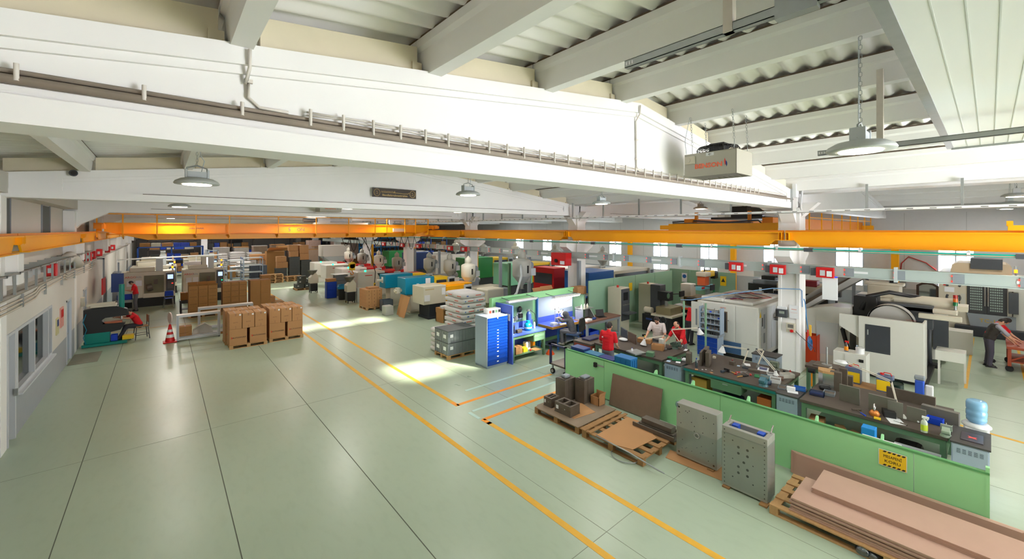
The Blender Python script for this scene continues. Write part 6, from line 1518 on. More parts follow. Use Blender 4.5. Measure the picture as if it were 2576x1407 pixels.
S('white_papers', 'heap of white papers and bags on the table behind the radial drill', 'papers', B().box(-.5, .5, -.4, .4, 0, .9).prism([(-.45, .9), (.45, .9), (.3, 1.15), (-.1, 1.25), (-.4, 1.1)], 'y', -.3, .35), mat('paper_heap', (226, 224, 218), .7, var=.1), (20.8, 7.6, 0), bev=.03)
thingbox('blue_cabinet', 'blue steel cabinet behind the white machining centre', 'cabinet', 19.2, 5.75, 0, .9, .8, 1.85, mat('cabinet_blue', (76, 108, 158), .45)); thingbox('grey_cabinet', 'grey cabinet beside the blue cabinet behind the machining centre', 'cabinet', 19.2, 6.65, 0, .8, .7, 1.9, LGREY)
# laptop table behind the man in red
workbench('steel table with a laptop and a folded shelf behind the man in red', 12.5, 10.12, 2.2, .75, .95, topm=mat('table_brown', (120, 84, 70), .5, var=.12), frame=MGREY, name='work_table', cat='table')
t = T('steel_shelf', 'folded sheet-steel shelf standing on the laptop table', 'shelf', (12.6, 10.42, .951)); ob('panel', B().box(0, .8, .40, .42, 0, .5).box(0, .02, 0, .42, 0, .45).box(0, .8, .1, .42, .40, .42), STEEL, t); ob('side', B().prism([(0, 0), (.42, 0), (.42, .5)], 'x', .78, .80), STEEL, t)
for k in range(3): bottle('small bottle on the folded steel shelf, %s of three' % ('first', 'second', 'third')[k], 12.75 + .18 * k, 10.62, 1.372, .18, .035, MCREAM if k else PLASTW, PLASTW)
t = T('laptop', 'open black laptop on the table behind the man in red', 'laptop', (13.75, 10.4, .951), -.4); ob('base', B().box(-.18, .18, -.14, .1, 0, .02), BLACK, t); ob('lid', B().prism([(.10, .02), (.18, .28), (.19, .28), (.115, .02)], 'x', -.18, .18), BLACK, t)
thingbox('white_case', 'white plastic case on the laptop table', 'case', 12.75, 10.3, .951, .3, .2, .08, PLASTW); thingbox('glass_jar', 'dark striped packet on the laptop table', 'packet', 13.15, 10.3, .951, .18, .12, .08, DBLUE, rz=.3, bev=.02)
crate('blue plastic crate on the lower shelf of the laptop table', 12.8, 10.25, .232, .6, .45, .26, m=CRATEB, lid=False)
thingbox('blue_mat', 'dark blue cushion on the red-framed table', 'cushion', 10.95, 8.75, .861, .5, .35, .06, NAVY, bev=.025)
# ---------------------------------------------------------------- middle: cabinet, benches, sacks, crates, moulding machines
t = drawer_stack('tall grey cabinet with many blue drawers beside the crates, white label tags in its middle', 8.03, 10.62, .87, .68, 1.68, 14, BGREY, BLUE, big=3)
ob('lock', B().box(.38, .44, -.03, -.005, 1.60, 1.66), STEEL, t)
S('paper_sheet', 'white paper on top of the tall blue-drawer cabinet', 'paper', B().box(0, .3, 0, .22, 0, .003), PAPER, (8.08, 10.85, 1.681), .1)
for i in range(4): thingbox('parts_box', 'white parts box with a coloured label on the tall cabinet, %s of four' % names[i].replace('nearest', 'first'), 'box', 8.42 + .13 * i, 11.12, 1.681, .12, .3, .17, PLASTW, group='parts boxes on the tall cabinet', extra=None)
for i, o in enumerate([o for o in bpy.data.objects if o.name.startswith('parts_box')]): ob('label', B().box(-.05, .05, -.153, -.15, .03, .13), (TEXTR, TEXTK, LEDG if False else BGREEN, TEXTK)[i % 4], o)
# crates on a pallet
pallet('wooden pallet under the grey lidded crates', 7.55, 12.25, 1.25, .92)
nm = {0: 'bottom', 1: 'top'}
for r_ in range(2):
    for c_ in range(2):
        for k in range(2):
            crate('grey lidded crate, %s layer, %s row, %s column of the crate pallet' % (nm[k], ('front', 'back')[r_], ('first', 'second')[c_]), 7.56 + .61 * c_, 12.26 + .46 * r_, .145 + .425 * k, .6, .45, .425, tags=('y', 'x') if c_ == 0 else (), group='grey crates beside the blue-drawer cabinet')
# sacks
pallet('wooden pallet under the tall stack of white sacks', 9.0, 13.5, 1.15, 1.35)
bagpile(lambda k, q: 'white printed sack in the tall stack, layer %d from the floor, %s of the layer' % (k + 1, ('first', 'second')[q]), 9.0, 13.5, .146, 1.15, 1.35, 9, .205, 'white sacks in the tall stack', per=2)
bagpile(lambda k, q: 'plain white sack in the low pile by the grey crates, layer %d from below' % (k + 1), 7.72, 13.3, .002, .75, .5, 5, .17, 'white sacks in the low pile', print_=False)
# bench with the gas bottles
t = workbench('green workbench with a blue top and drawers, right of the tall blue-drawer cabinet', 9.02, 10.5, 1.6, .72, .95, topm=BENCHB, frame=BGREEN)
o = ob('drawer_box', B().box(1.0, 1.54, .03, .68, .56, .82), BGREEN, t)
for k in range(2): d = ob('drawer', B().box(1.02, 1.52, .01, .03, .58 + .12 * k, .69 + .12 * k), DGREEN, o)
t = T('partition', 'bench partition with blue base and green upper panel behind the gas bottles', 'partition', (8.95, 10.45, 0))
ob('side_panel', B().box(0, .05, 0, .9, .0, 1.98), BENCHB, t); ob('back_panel', B().box(.05, 1.75, .84, .88, 1.15, 1.95), DGREEN, t); ob('back_base', B().box(.05, 1.75, .84, .88, .3, 1.15), BENCHB, t); ob('notice', B().box(-.004, 0, .1, .32, 1.45, 1.68), PAPER, t)
t = T('partition', 'long bright green partition running back behind the two blue benches', 'partition', (8.85, 11.42, 0))
ob('panel', B().box(0, 4.3, 0, .05, .05, 2.1), PGREEN, t); ob('top_rail', B().box(-.02, 4.32, -.04, .09, 2.08, 2.13), PGREEN, t); ob('end_post', B().box(-.06, 0, -.05, .1, 0, 2.12), PGREEN, t)
def tube_lamp(lbl, x, y, z, L, on):
    t = T('tube_lamp', lbl, 'lamp', (x, y, z)); ob('housing', B().box(0, L, -.08, .08, .02, .07), PLASTW, t)
    for s in (-.04, .04): ob('tube', B().cyl((.04, s, 0), (L - .04, s, 0), .018), TUBEON if on else PLASTW, t)
    ob('bracket', B().tube([(.1, 0, .07), (.1, .5, .13)], .012, 5).tube([(L - .1, 0, .07), (L - .1, .5, .13)], .012, 5), DGREY, t)
    if on:
        d = bpy.data.lights.new('tube_light', 'AREA'); d.shape = 'RECTANGLE'; d.size = L; d.size_y = .1; d.energy = 22; d.color = (1, .94, .84)
        q = bpy.data.objects.new('tube_light', d); COL.objects.link(q); q.location = (x + L / 2, y, z - .03)
tube_lamp('unlit tube lamp over the bench with the gas bottles', 9.15, 10.95, 1.98, 1.4, False)
tube_lamp('lit tube lamp over the bench of the seated worker', 11.25, 10.75, 1.92, 1.5, True)
t = T('gas_bottle', 'tall dark blue gas cylinder standing on the blue-topped bench', 'gas cylinder', (10.2, 10.98, .952)); ob('cylinder', B().lathe([(.09, 0), (.095, .02), (.095, .5), (.06, .58), (.03, .6)], n=18), DBLUE, t); ob('valve', B().cyl((0, 0, .6), (0, 0, .68), .02).box(-.08, .05, -.02, .02, .64, .68), STEEL, t); ob('gauge', B().cyl((-.08, -.03, .66), (-.08, .0, .66), .04), CHROME, t); ob('hose', B().tube([(.05, 0, .66), (.25, -.05, .5), (.3, -.1, .2), (.2, -.15, .03)], .01, 5), BLACK, t)
t = T('gas_bottle', 'squat teal gas bottle with a white band on the blue-topped bench', 'gas cylinder', (9.95, 10.75, .952)); ob('bottle', B().lathe([(.1, 0), (.14, .03), (.14, .2), (.08, .27), (.03, .28)], n=20), TEAL, t); ob('collar', B().lathe([(.07, .26), (.07, .34)], n=16), TEAL, t); ob('band', B().lathe([(.1415, .08), (.1415, .13)], n=20), mat('band_cream', (196, 206, 180), .5), t)
bottle('white spray can beside the tall gas cylinder', 10.36, 10.85, .951, .26, .035, PLASTW, BLACK)
thingbox('drill_press', 'small black bench drill at the left of the blue-topped bench', 'drill', 9.2, 10.75, .951, .12, .2, .3, BLACK, bev=.03); thingbox('small_vise', 'small dark machine vise on the blue-topped bench', 'vise', 9.45, 10.68, .951, .22, .14, .12, DSTEEL, bev=.02)
for i in range(3): S('steel_stand', 'thin upright %s rod with a hanging tool on the blue-topped bench' % ('left', 'middle', 'right')[i], 'rod', B().cyl((0, 0, 0), (0, 0, .72 - .1 * i), .008, n=6).cyl((0, 0, 0), (0, 0, .02), .05).box(-.03, .03, -.03, .03, .42, .56), STEEL if i != 1 else DGREY, (9.12 + .17 * i, 10.62 + .1 * i, .951))
S('black_mask', 'black welding mask hanging on the green panel behind the gas bottles', 'mask', B().ball((0, 0, 0), (.1, .06, .12), 12).box(-.08, .08, -.08, .0, -.3, -.15), BLACK, (9.98, 11.22, 1.62)); S('paper_sheet', 'grey sheet pinned under the black mask on the green panel', 'paper', B().box(-.12, .12, -.004, 0, -.2, .05), LGREY, (10.0, 11.28, 1.45))
carton('small carton with a slot on the lower shelf of the blue-topped bench', 9.25, 10.6, .232, .3, .3, .26); thingbox('yellow_box', 'yellow box on the lower shelf of the blue-topped bench', 'box', 9.75, 10.75, .232, .2, .2, .14, YELLOW); thingbox('white_pail', 'white pail on the lower shelf of the blue-topped bench', 'pail', 9.98, 10.85, .232, .22, .22, .3, PLASTW, bev=.05); thingbox('orange_sheet', 'orange sheet leaning under the right end of the blue-topped bench', 'sheet', 10.4, 11.05, .232, .35, .03, .3, DORANGE); S('red_ball', 'small red ball on the lower shelf of the blue-topped bench', 'ball', B().ball((0, 0, .04), .04), RED, (9.95, 10.62, .231)); thingbox('wood_board', 'flat wooden board on the lower shelf of the blue-topped bench', 'board', 10.22, 10.65, .232, .3, .3, .02, WOOD)
# worker's bench
t = T('workbench', 'blue-topped bench with blue legs where the hooded worker sits', 'workbench', (11.0, 10.55, 0)); ob('bench_top', B().prism([(0, 0), (1.45, 0), (2.0, .3), (2.0, .8), (0, .8)], 'z', .88, .93), BENCHB, t); ob('edge', B().prism([(-.02, -.02), (1.46, -.02), (2.02, .29), (2.02, .8), (2.0, .8), (2.0, .3), (1.45, 0), (0, 0), (0, .8), (-.02, .8)], 'z', .84, .93), mat('edge_ochre', (190, 140, 60), .5), t)
for (x, y) in ((.35, .03), (1.7, .2), (.03, .72), (1.9, .72)): ob('leg', B().box(x, x + .06, y, y + .06, 0, .88), SBLUE, t)
ob('shelf', B().box(.1, 1.9, .2, .75, .15, .18), MGREY, t)
t = T('partition', 'grey and blue back panel with a pinned drawing behind the seated worker', 'partition', (11.0, 11.35, 0)); ob('panel', B().box(0, 2.05, 0, .04, 1.15, 1.9), BGREY, t); ob('base', B().box(0, 2.05, 0, .04, .3, 1.15), BENCHB, t); ob('drawing', B().box(.75, 2.0, -.008, 0, 1.35, 1.75), PAPER, t); ob('red_line', B().tube([(.75, -.01, 1.6), (1.2, -.01, 1.66), (1.6, -.01, 1.58), (2.0, -.01, 1.7)], .006, 4), TEXTR, t); ob('side_post', B().box(-.04, 0, -.05, .05, 0, 1.95), SBLUE, t); ob('side_post', B().box(2.05, 2.12, -.6, .05, 0, 1.9), BGREEN, t)
person('seated worker in a grey hooded jacket bent over the blue bench', 11.55, 10.02, .28, 108, H=1.70, lean=.35, headpitch=.5, sit=True, shirt=mat('hood_grey', (92, 92, 98), .85, var=.1, scale=20), pants=TROUS, hood=mat('hood_grey', (92, 92, 98), .85), sleeve='long', shoes=mat('shoe_grey', (170, 165, 160), .6), arms={-1: ((-.30, .32, .92), (-.12, .55, .97)), 1: ((.28, .32, .92), (.12, .56, .97))})
t = T('swivel_chair', 'black and blue swivel chair under the hooded worker', 'chair', (11.56, 9.98, 0), math.radians(18)); ob('seat', B().box(-.24, .24, -.22, .24, .66, .73), mat('chair_blue', (52, 74, 112), .8), t, bev=.03); ob('backrest', B().prism([(-.22, .85), (.22, .85), (.26, 1.1), (.18, 1.32), (-.18, 1.32), (-.26, 1.1)], 'y', -.34, -.28), BLACK, t, bev=.02); ob('back_stem', B().tube([(0, -.2, .68), (0, -.34, .72), (0, -.34, 1.0)], .025, 6), BLACK, t); ob('column', B().cyl((0, 0, .08), (0, 0, .66), .03).tube([(.2 * math.cos(k * PI / 8), .2 * math.sin(k * PI / 8), .3) for k in range(17)], .012, 5), DGREY, t)
for k in range(5): u = 2 * PI * k / 5; l = ob('leg', B().cyl((0, 0, .12), (.3 * math.cos(u), .3 * math.sin(u), .07), .025, .02), BLACK, t); ob('caster', B().ball((.3 * math.cos(u), .3 * math.sin(u), .04), .04, 10), BLACK, l)
desk_lamp('small lit clamp lamp on a tall stand at the blue bench', 11.35, 10.75, .93, [(0, 0, .6), (.2, 0, .62)], (0, .1, -1), on=True); desk_lamp('second clamp lamp on a stand in front of the blue bench', 11.42, 10.62, .93, [(0, 0, .5), (.18, -.05, .55)], (0, 0, -1))
thingbox('white_carton', 'small white carton on the blue bench', 'box', 11.25, 10.72, .931, .22, .18, .10, PAPER); drawer_stack('small grey parts drawer unit on the blue bench', 0, 0, .26, .16, .16, 4, MGREY, LGREY, tags=False, name='parts_organizer').location = (11.72, 10.95, .931 - .0); bottle('red-labelled bottle on the blue bench before the seated worker', 12.1, 11.05, .931, .24, .035, PLASTW, PLASTW, fill=RED); thingbox('yellow_sheet', 'yellow paper sheets on the blue bench', 'paper', 11.6, 10.68, .931, .4, .12, .003, YELLOW, rz=-.3, bev=0)
thingbox('red_machine', 'red and orange lit tool heap behind the green side post of the blue bench', 'tools', 13.45, 11.15, .0, .4, .4, 1.15, mat('tool_heap_red', (200, 70, 50), .5, var=.3, scale=9), bev=.06)
thingbox('grey_shoe_mat', 'dark foot pedal on the floor under the blue bench', 'pedal', 11.3, 10.85, .182, .3, .18, .06, BLACK)
S('safety_cone_base', 'small orange and yellow floor cone base beside the blue-topped bench', 'cone', B().lathe([(.16, 0), (.16, .02), (.06, .16), (.001, .2)], n=16), mat('cone_orange', (236, 90, 30), .5), (10.78, 10.45, 0))
# moulding machines
def moulder(lbl, x, y, Wd, zb, zt, L1, cov, L2, bodym, base=MCREAM, L=5.2, green=False, round_=False, rest=MGREY, win=True):
    t = T('moulding_machine', lbl, 'machine', (x, y, 0))
    ob('base_frame', B().box(.35, L, .08, Wd - .08, .12, zb).box(.3, L, .05, Wd - .05, 0, .12), base, t, bev=.02)
    ob('end_cover', B().box(0, L1, 0, Wd, zb - .05, zt), cov, t, bev=.06 if round_ else .025)
    if cov is RED: ob('end_window', B().box(-.014, 0, .12, Wd - .12, zb + .45, zt - .32), mat('smoked_window', (62, 66, 72), .25), t)
    ob('safety_door', B().box(L1 + .02, L1 + L2, .02, Wd - .02, zb, zt - .08), bodym, t, bev=.02)
    if win: ob('door_window', B().box(L1 + .15, L1 + L2 - .15, .0, .02, zb + .2, zt - .25), mat('smoked_window', (62, 66, 72), .25), t)
    ob('barrel_cover', B().box(L1 + L2, L - .2, .2, Wd - .2, zb, zt - .35), rest, t, bev=.03)
    ob('barrel', B().cyl((L1 + L2 - .1, Wd / 2, zb + .35), (L, Wd / 2, zb + .35), .16, n=14), STEEL, t)
    ob('control_panel', B().box(L1 + L2 - .1, L1 + L2 + .35, -.12, .0, zb + .1, zt - .1), LGREY, t); ob('screen', B().box(L1 + L2 - .05, L1 + L2 + .3, -.126, -.12, zb + .4, zt - .2), BLACK, t)
    if green: ob('beacon', B().cyl((.55, .1, zt), (.55, .1, zt + .1), .06, n=10), LEDG, t)
    return t
WM = mat('machine_bright_white', (230, 226, 220), .35, var=.02)
ms = []
for k, (y, lb) in enumerate(((27.4, 'white moulding machine with a green beacon, nearest of the four'), (30.7, 'white moulding machine with a green beacon, second of the four'), (34.3, 'white moulding machine with a green beacon, third of the four'), (37.6, 'white moulding machine with a green beacon, farthest of the four'))):
    t = moulder(lb, 9.9, y, 1.5, .62, 1.70, 1.9, WM, .75, RED, base=WM, green=True, round_=True, rest=RED); t['group'] = 'white moulding machines along the aisle'
    ob('label', B().box(.5, 1.0, -.006, .0, 1.42, 1.47), TEXTR, t); ob('sloped_door', B().prism([(1.35, 1.55), (2.1, 1.55), (2.1, .75), (1.8, .75)], 'y', -.02, 0), BLACK, t)
t = moulder('teal moulding machine with papers on its end cover, second from the white one', 9.9, 22.95, .85, 1.16, 1.90, 1.75, TEAL, .95, YELLOW, base=MCREAM)
ob('paper', B().box(-.006, 0, .3, .55, 1.4, 1.75), PAPER, t); ob('paper', B().box(.9, 1.2, -.008, 0, 1.3, 1.6), PAPER, t); ob('nozzle', B().cyl((-.35, .4, 1.55), (0, .4, 1.55), .08), MCREAM, t); txt('INTERTECH', .11, DBLUE, t, (2.2, .015, 1.62), FY, sx=.8)
t = moulder('teal moulding machine with papers, right behind the cream-ended machine', 9.9, 20.35, 1.0, 1.08, 1.93, 1.75, TEAL, .95, YELLOW, base=MCREAM)
ob('paper', B().box(1.2, 1.5, -.008, 0, 1.45, 1.85), PAPER, t); ob('paper', B().box(.65, .8, -.008, 0, 1.25, 1.6), PAPER, t); ob('nozzle', B().cyl((-.4, .5, 1.25), (0, .5, 1.25), .09).box(-.3, -.1, .4, .6, 1.1, 1.4), MCREAM, t); txt('INTERTECH', .12, DBLUE, t, (2.2, .015, 1.66), FY, sx=.8); ob('white_panel', B().box(3.0, 3.4, -.02, .02, 1.25, 1.75), WM, t)
t = moulder('cream moulding machine with an orange body, nearest machine of the row', 9.9, 18.36, 1.2, .82, 1.68, 1.3, MCREAM, 1.2, ORANGE, base=mat('base_dark', (40, 44, 52), .45), rest=MCREAM, win=False)
ob('socket_panel', B().box(.05, .35, -.03, 0, .95, 1.25), PLASTW, t); ob('paper', B().box(1.05, 1.25, -.006, 0, 1.2, 1.55), PAPER, t); ob('label', B().box(.1, .6, -.004, 0, 1.5, 1.56), mat('label_tan', (190, 170, 130), .5), t); ob('warning_mark', B().box(3.5, 3.7, -.01, .2, 1.0, 1.15), YELLOW, t); ob('orange_top', B().box(1.35, 3.0, .1, 1.1, 1.6, 1.66), ORANGE, t)
person('worker in red bent behind the yellow machine panel, only head and shoulders showing', 12.35, 19.85, .0, 260, H=1.80, lean=.5, headpitch=.5)
def dryer(lbl, x, y, z0, s, m):
    t = T('hopper_dryer', lbl, 'hopper', (x, y, z0)); 
    ob('cone', B().lathe([(.06, 0), (.08, .18 * s), (.36 * s, .55 * s)], n=20), m, t); ob('body', B().lathe([(.36 * s, .55 * s), (.38 * s, .58 * s), (.38 * s, 1.15 * s), (.34 * s, 1.2 * s), (.15 * s, 1.28 * s)], n=24), m, t); ob('loader', B().lathe([(.15 * s, 1.28 * s), (.17 * s, 1.3 * s), (.17 * s, 1.5 * s), (.08 * s, 1.58 * s), (.03, 1.66 * s)], n=18), m, t)
    ob('blower', B().cyl((.42 * s, -.1, .95 * s), (.42 * s, .06, .95 * s), .17 * s, n=18), MGREY, t); ob('control_box', B().box(.36 * s, .62 * s, -.2, .0, .55 * s, .85 * s), LGREY, t); ob('duct', B().tube([(.42 * s, .02, .8 * s), (.44 * s, .02, .5 * s), (.36 * s, .0, .3 * s), (.2 * s, 0, .3 * s)], .07 * s, 8), m, t); ob('sight_glass', B().box(-.05, .02, -.40 * s, -.37 * s, .7 * s, 1.0 * s), BLACK, t)
    ob('stand', B().box(-.1, .1, -.1, .1, 0 if z0 < 1.7 or y > 16 else -z0, .04), DGREY, t)
    return t
DG, DW = mat('dryer_grey', (168, 168, 160), .45, var=.05), mat('dryer_cream', (222, 220, 206), .4)
dryer('cream hopper dryer above the nearest cream and orange machine', 13.0, 18.95, 1.335, 1.05, DW)
dryer('large grey hopper dryer behind the long green partition', 12.75, 14.2, 1.75, 1.15, DG)
for k, (y, m) in enumerate(((20.9, DG), (23.35, DG), (28.1, DG), (31.4, DW), (35.0, DG), (38.3, DW))):
    z_ = (1.585, 1.555, 1.355, 1.355, 1.355, 1.355)[k]
    dryer('hopper dryer over the %s' % ('nearer teal machine', 'farther teal machine', 'nearest white machine', 'second white machine', 'third white machine', 'farthest white machine')[k], 13.0, y, z_, .95, m)
# second row of machines behind the column row
cols = [('long machine with a blue door and beige cover behind the grey-green partition', 16.9, 13.6, 1.7, 1.0, 2.3, 2.2, mat('door_blue', (24, 92, 176), .4), 3.6, MCREAM), ('white machine with a red-framed dark door behind the large hopper', 17.2, 16.4, 1.7, .9, 2.3, 1.0, RED, 3.4, WM), ('mint green machine with yellow parts far behind the column row', 17.2, 20.5, 1.6, .9, 2.3, 2.2, mat('mint', (150, 226, 190), .4), 1.8, YELLOW),
        ('green and yellow machine far behind the second column', 17.2, 25.2, 1.6, .9, 2.4, 2.4, mat('machine_green', (52, 150, 84), .4), 1.6, YELLOW), ('white machine with dark doors far behind the third column', 17.2, 29.8, 1.6, .9, 2.4, 2.4, WM, 1.8, WM), ('blue machine far behind the third column', 17.2, 34.5, 1.6, .9, 2.4, 2.4, DBLUE, 1.6, WM), ('white and green machine far behind the fourth column', 17.2, 39.0, 1.6, .9, 2.4, 2.4, mat('machine_green', (52, 150, 84), .4), 1.6, WM)]
for (lb, x, y, Wd, zb, zt, L1, c1, L2, c2) in cols: moulder(lb, x, y, Wd, zb, zt, L1, c1, L2, c2, base=DGREY, L=7.0)
for k, (y, m) in enumerate(((17.0, DG), (21.4, DG), (26, DW), (30.6, DG), (35.2, DW))): dryer('grey hopper of the second machine row, %s from the camera' % names[k].replace('nearest', 'first'), 22.6, y, (1.955, 1.955, 2.055, 2.055, 2.055)[k], .9, m)
t = moulder('dark mould carrier with a blue lid behind the long green partition', 10.9, 12.6, 1.1, .6, 1.62, 1.9, mat('lid_blue', (60, 108, 176), .4), .7, SBLUE, base=BLACK, L=3.4)
t = T('grinding_bench', 'cream bench with an olive green machine left of the large hopper', 'machine', (11.6, 15.2, 0)); ob('table', B().box(0, 1.6, 0, 1.0, 0, 1.1), mat('olive', (104, 112, 80), .5), t); ob('cover', B().box(-.1, .9, 0, .9, 1.1, 1.75), MCREAM, t, bev=.06); ob('post', B().box(1.3, 1.42, .1, .2, 0, 2.9), BGREEN, t); ob('orange_pot', B().lathe([(.1, 1.1), (.13, 1.25), (.1, 1.4)], c=(1.1, .5, 0), n=14), mat('cone_orange', (236, 90, 30), .5), t)
for i, (x, y, w, lb) in enumerate(((11.5, 11.6, .5, 'open carton lying on the blue lid behind the long green partition'), (12.1, 11.75, .7, 'flattened brown carton heap behind the long green partition'), (13.9, 11.7, .6, 'carton on top of the green partition end near the second column'))): carton(lb, x, y + .1, 1.66 if i < 2 else 1.66, w, .4, .35, flaps=i < 2)
for i, (x, y) in enumerate(((11.5, 12.0), (12.2, 12.1), (14.0, 12.0))): pass
S('steel_table', 'high grey table carrying cartons behind the long green partition', 'table', B().box(11.3, 14.7, 11.6, 12.4, 1.6, 1.655).box(11.35, 11.45, 11.65, 11.75, 0, 1.6).box(14.5, 14.6, 11.65, 11.75, 0, 1.6).box(11.35, 11.45, 12.25, 12.35, 0, 1.6).box(14.5, 14.6, 12.25, 12.35, 0, 1.6), MGREY, (0, 0, 0))
S('grey_hose', 'long pale grey suction hose slanting down from the large hopper', 'hose', B().tube([(12.5, 14.0, 3.0), (12.1, 13.5, 2.5), (11.3, 12.9, 1.9), (10.6, 12.5, 1.7)], .05, 8), LGREY, (0, 0, 0))
# lattice and support posts
for k, y in enumerate((13.75, 22.9, 32.0, 41.1)):
    t = T('lattice_post', 'orange lattice post beside the %s column of the row' % names[k + 1], 'post', (16.35, y, 0))
    for s in (-.16, .16): ob('chord', B().box(-.05, .05, s - .04, s + .04, 0, 4.0), ORANGE, t)
    b = B()
    for q in range(9): b.tube([(0, -.16 if q % 2 else .16, .2 + .42 * q), (0, .16 if q % 2 else -.16, .62 + .42 * q)], .025, 5)
    ob('lattice', b, ORANGE, t)
for k, y in enumerate((12.4, 15.8, 18.2, 21.4, 25.0, 28.6)):
    S('support_post', 'grey steel post rising to the busbar, %s from the camera' % names[k].replace('nearest', 'first'), 'post', B().box(-.07, .07, -.07, .07, 0, 3.1), MGREY, (14.7, y, 0), group='grey busbar posts')
# carton pallet, crates and grinders along the aisle
pallet('wooden pallet under the block of small cartons before the white machines', 8.72, 22.75, .95, 1.15)
for k in range(5):
    for c_ in range(3): carton('small carton, layer %d from below, %s column of the block near the grinder' % (k + 1, ('first', 'middle', 'last')[c_]), 8.72 + .31 * c_, 22.78, .146 + .2 * k, .305, 1.08, .2, m=CARD, group='small cartons in the block', tape=False, front=[('\u25CF', .05, TEXTK, .5, .5)])
carton('flat open carton lying on top of the block of small cartons', 8.95, 23.0, 1.148, .6, .5, .1, tape=False)
for k in range(2): S('cardboard_sheet', '%s tall cardboard sheet leaning on the teal machine' % ('front', 'back')[k], 'cardboard', B().prism([(9.55 - .12 * k, .0), (9.57 - .12 * k, .0), (9.82 - .04 * k, 1.05), (9.80 - .04 * k, 1.05)], 'y', 19.75 - .5 * k + .3, 20.4 - .5 * k + .3), CARD, (0, 0, 0))
t = T('cardboard_table', 'brown cardboard box used as a table in front of the cream machine', 'box', (10.35, 17.25, 0)); ob('top', B().box(0, .95, 0, .7, .64, .68), CARD2, t); ob('side', B().box(0, .05, 0, .7, 0, .64), CARD2, t); ob('side', B().box(.9, .95, 0, .7, 0, .64), CARD2, t); ob('back', B().box(0, .95, .65, .7, 0, .45), CARD2, t)
crate('small clear lidded tub on the cardboard table', 10.4, 17.35, .682, .3, .25, .12, m=PLASTW, lid=True, cat='tub'); thingbox('grey_tub', 'low grey plastic tub beside the leaning cardboard sheets', 'tub', 9.15, 20.9, 0, .45, .5, .5, mat('tub_grey', (170, 172, 166), .5), bev=.03)
for k in range(2): crate('dark grey open crate under the teal machine, %s of the pile' % ('lower', 'upper')[k], 9.35, 22.0, .3 * k, .6, .45, .3, lid=False, m=mat('crate_slate', (92, 102, 116), .45))
for k in range(4): crate('bright blue crate, %s of the stack beside the grey crates' % ('lowest', 'second', 'third', 'top')[k], 8.25, 28.4, .27 * k, .62, .45, .27, m=CRATEB, lid=False, group='blue crates in the aisle stack')
carton('brown carton on top of the blue crate stack', 8.27, 28.42, 1.085, .58, .42, .2, tape=False)
for k in range(4): crate('grey crate, %s of the tall stack behind the blue crates' % ('lowest', 'second', 'third', 'top')[k], 9.0, 29.0, .36 * k, .8, .6, .36, group='grey crates behind the blue stack')
S('white_board', 'white board lying on the tall grey crate stack', 'board', B().box(-.05, .95, -.1, .8, 0, .03), PLASTW, (8.95, 29.0, 1.445))
def grinder(lbl, x, y, m):
    t = T('granulator', lbl, 'machine', (x, y, 0)); ob('base', B().box(-.25, .25, -.25, .25, .12, .7), BLACK, t, bev=.06); ob('body', B().prism([(-.28, .7), (.28, .7), (.28, 1.2), (.1, 1.45), (-.28, 1.1)], 'y', -.25, .25), m, t, bev=.03); ob('hopper', B().lathe([(.16, 0), (.34, .32)], c=(-.05, 0, 1.3), n=4), mat('hopper_dark', (110, 106, 94), .5), t)
    for (a, c) in ((-.2, -.2), (.2, -.2), (-.2, .2), (.2, .2)): ob('leg', B().cyl((a, c, 0), (a, c, .14), .03), BLACK, t)
    return t
grinder('beige granulator with a funnel and black base beside the white machines', 8.3, 31.8, mat('granulator_beige', (190, 184, 166), .45)); grinder('cream granulator on a black base beside the block of small cartons', 8.9, 25.9, MCREAM)
t = T('waste_bin', 'black bin with a bright blue bag rim in the aisle', 'bin', (8.9, 27.4, 0)); ob('bin', B().lathe([(.22, 0), (.27, .75)], n=16), BLACK, t); ob('bag_rim', B().lathe([(.28, .7), (.33, .8), (.27, .98), (.2, .8)], n=12), mat('bag_cyan', (0, 130, 196), .4), t)
thingbox('grey_post_box', 'grey metal box on the floor beside the cream granulator', 'box', 9.35, 25.7, 0, .25, .25, .9, LGREY)
pallet('wooden pallet under the small group of dark crates in the aisle', 7.55, 33.6, 1.25, .85)
for i, (x, y, z) in enumerate(((7.6, 33.65, 0), (8.2, 33.65, 0), (7.6, 34.05, 0), (8.2, 34.05, 0), (7.75, 33.7, 1), (8.25, 34.05, 1), (7.75, 33.7, 2))): crate('dark crate with white tags, %s on the small aisle pallet' % ('front left', 'front right', 'back left', 'back right', 'front one of the second layer', 'back one of the second layer', 'single topmost')[i], x, y, .146 + .3 * z, .55, .38, .3, m=mat('crate_charcoal', (80, 84, 84), .45), tags=('y',), group='dark crates on the aisle pallet')
ORD = ['first', 'second', 'third', 'fourth', 'fifth', 'sixth', 'seventh', 'eighth', 'ninth', 'tenth', 'eleventh', 'twelfth', 'thirteenth', 'fourteenth', 'fifteenth', 'sixteenth']
